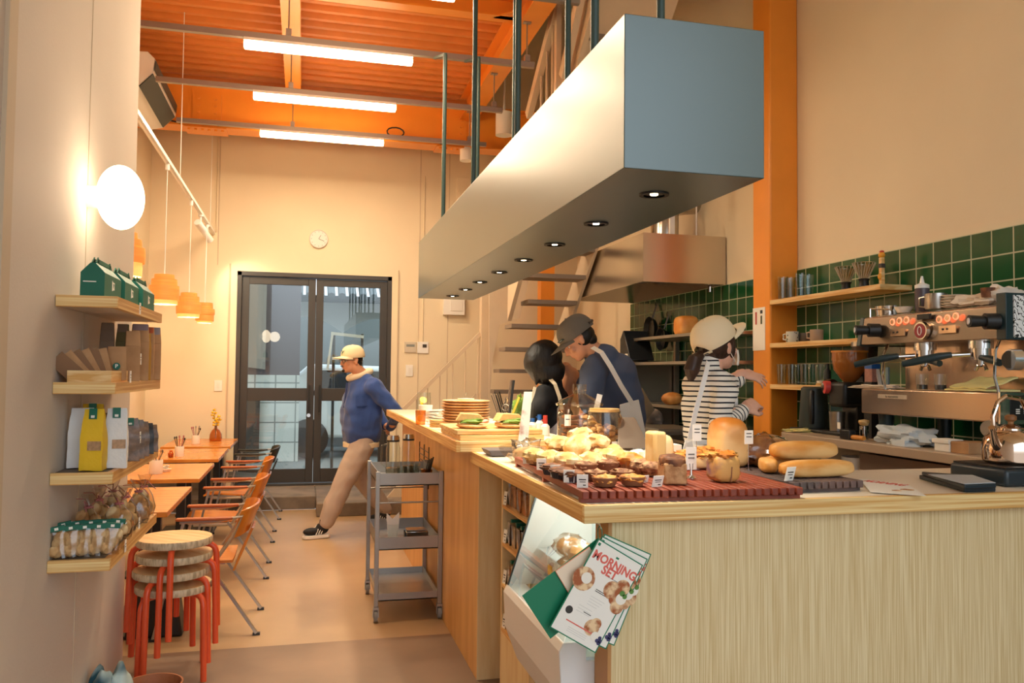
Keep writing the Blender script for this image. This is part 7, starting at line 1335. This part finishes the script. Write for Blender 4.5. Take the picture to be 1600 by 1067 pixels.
mb = MB(M_apr); wpart('apron', MB(M_apr).add([W(968, 632, -.22), W(998, 624, -.2), W(1012, 690, -.16), W(1008, 725, -.16), W(972, 725, -.2), W(968, 632, -.2), W(998, 624, -.17), W(1012, 690, -.12), W(1008, 725, -.12), W(972, 725, -.17)], [(0, 1, 2, 3, 4), (9, 8, 7, 6, 5), (0, 5, 6, 1), (1, 6, 7, 2), (2, 7, 8, 3), (3, 8, 9, 4), (4, 9, 5, 0)]), t, bevel=.004)
wpart('trousers', MB(mat('charcoal trousers', '#3a3a3f', .85)).lathe([(.0, 1.02), (.19, 1.0), (.2, .8), (.17, .3), (.0, .3)], (R0.x, R0.y, 0), n=28, sx=1, sy=.85), t)
for k in (-1, 1): q = R0+B @ Vector((k*.1, .07, 0)); wpart('shoe', MB(M_shoe).ell(q+V3(0, 0, .035), (.05, .12, .05), 18, 10, R=B, flat=-.7), t)
# ---- woman with the black bob
WY = 4.95; R0 = Vector((W(862, 640).x, WY, .2)); t = thing('person', 'person with black bobbed hair, black sweater and grey apron, seen from behind', 'person', R0)
F = Vector((-.75, .6, 0)).normalized(); B = basis(F); hf = basis(Vector((-.9, .1, -.35))); hc = W(849, 566)
mb = MB(M_skin); hat_ = head(mb, hc, hf, .93); limb(mb, [hc+V3(.03, .0, -.05), W(864, 600), W(866, 612)], [.045, .048, .06]); limb(mb, [W(864, 630), W(862, 700)], [.09, .09])
limb(mb, [W(838, 650, -.12), W(826, 676, -.02)], [.035, .026]); hand(mb, W(826, 676, -.02), V3(-.8, .4, -.2), V3(0, -.3, 1), 1, .8, .9); limb(mb, [W(872, 650, .16), W(850, 680, .2)], [.035, .026]); hand(mb, W(850, 680, .2), V3(-.8, .4, -.2), V3(0, -.3, 1), -1, .8, .9)
limb(mb, [W(862, 700), R0+V3(0, 0, .8)], [.1, .12])
for k in (-1, 1): q = R0+B @ Vector((k*.08, 0, 0)); limb(mb, [q+V3(0, 0, .8), q+V3(0, 0, .45), q+V3(0, 0, .08)], [.08, .055, .04]); limb(mb, [q+V3(0, 0, .04), q+F*.13+V3(0, 0, .03)], [.035, .03])
fuse('body', mb, M_skin, t, .007, 3); eyes(t, hat_, hf, .93)
mb = MB(M_hair); mb.ell(W(850, 560, .0), (.118, .11, .12), 26, 18).ell(W(855, 580, -.0), (.112, .105, .085), 26, 18, e=.85).ell(W(832, 566, .0), (.055, .085, .085), 20, 14)
limb(mb, [W(840, 582, -.05), W(838, 600, -.05)], [.03, .012])
fuse('hair', mb, M_hair, t, .007, 8, wrinkle=.004, wf=14)
M_blk = mat('black knit', '#17171a', .85, bump=.1, bs=70); mb = MB(M_blk)
mb.ell(W(862, 622, 0), (.145, .1, .1), 24, 14, R=B).ell(W(861, 655, .0), (.13, .1, .15), 24, 14, R=B); limb(mb, [W(850, 616, -.08), W(841, 640, -.13), W(832, 662, -.1), W(828, 672, -.04)], [.062, .056, .045, .036]); limb(mb, [W(876, 620, .1), W(884, 645, .14), W(865, 670, .18)], [.06, .05, .04]); limb(mb, [W(866, 606), W(866, 598)], [.06, .05])
fuse('sweater', mb, M_blk, t, .009, 4, wrinkle=.012, wf=7)
strap([W(857, 590, -.07), W(867, 600, -.13), W(874, 620, -.15), W(878, 640, -.14)], .022, M_creamc); strap([W(836, 605, -.08), W(829, 630, -.12), W(826, 655, -.13)], .018, M_creamc)
wpart('apron', MB(mat('lilac grey apron', '#b9b2b4', .85, bump=.1, bs=30)).lathe([(.12, 1.22), (.135, 1.1), (.16, .8), (.15, .6), (.14, .6), (.115, 1.2)], (R0.x, WY, 0), n=32, sy=.9).jitter(.006, 10), t)
for k in (-1, 1): q = R0+B @ Vector((k*.08, .07, 0)); wpart('shoe', MB(M_shoe).ell(q+V3(0, 0, .035), (.045, .1, .045), 18, 10, R=B, flat=-.7), t)
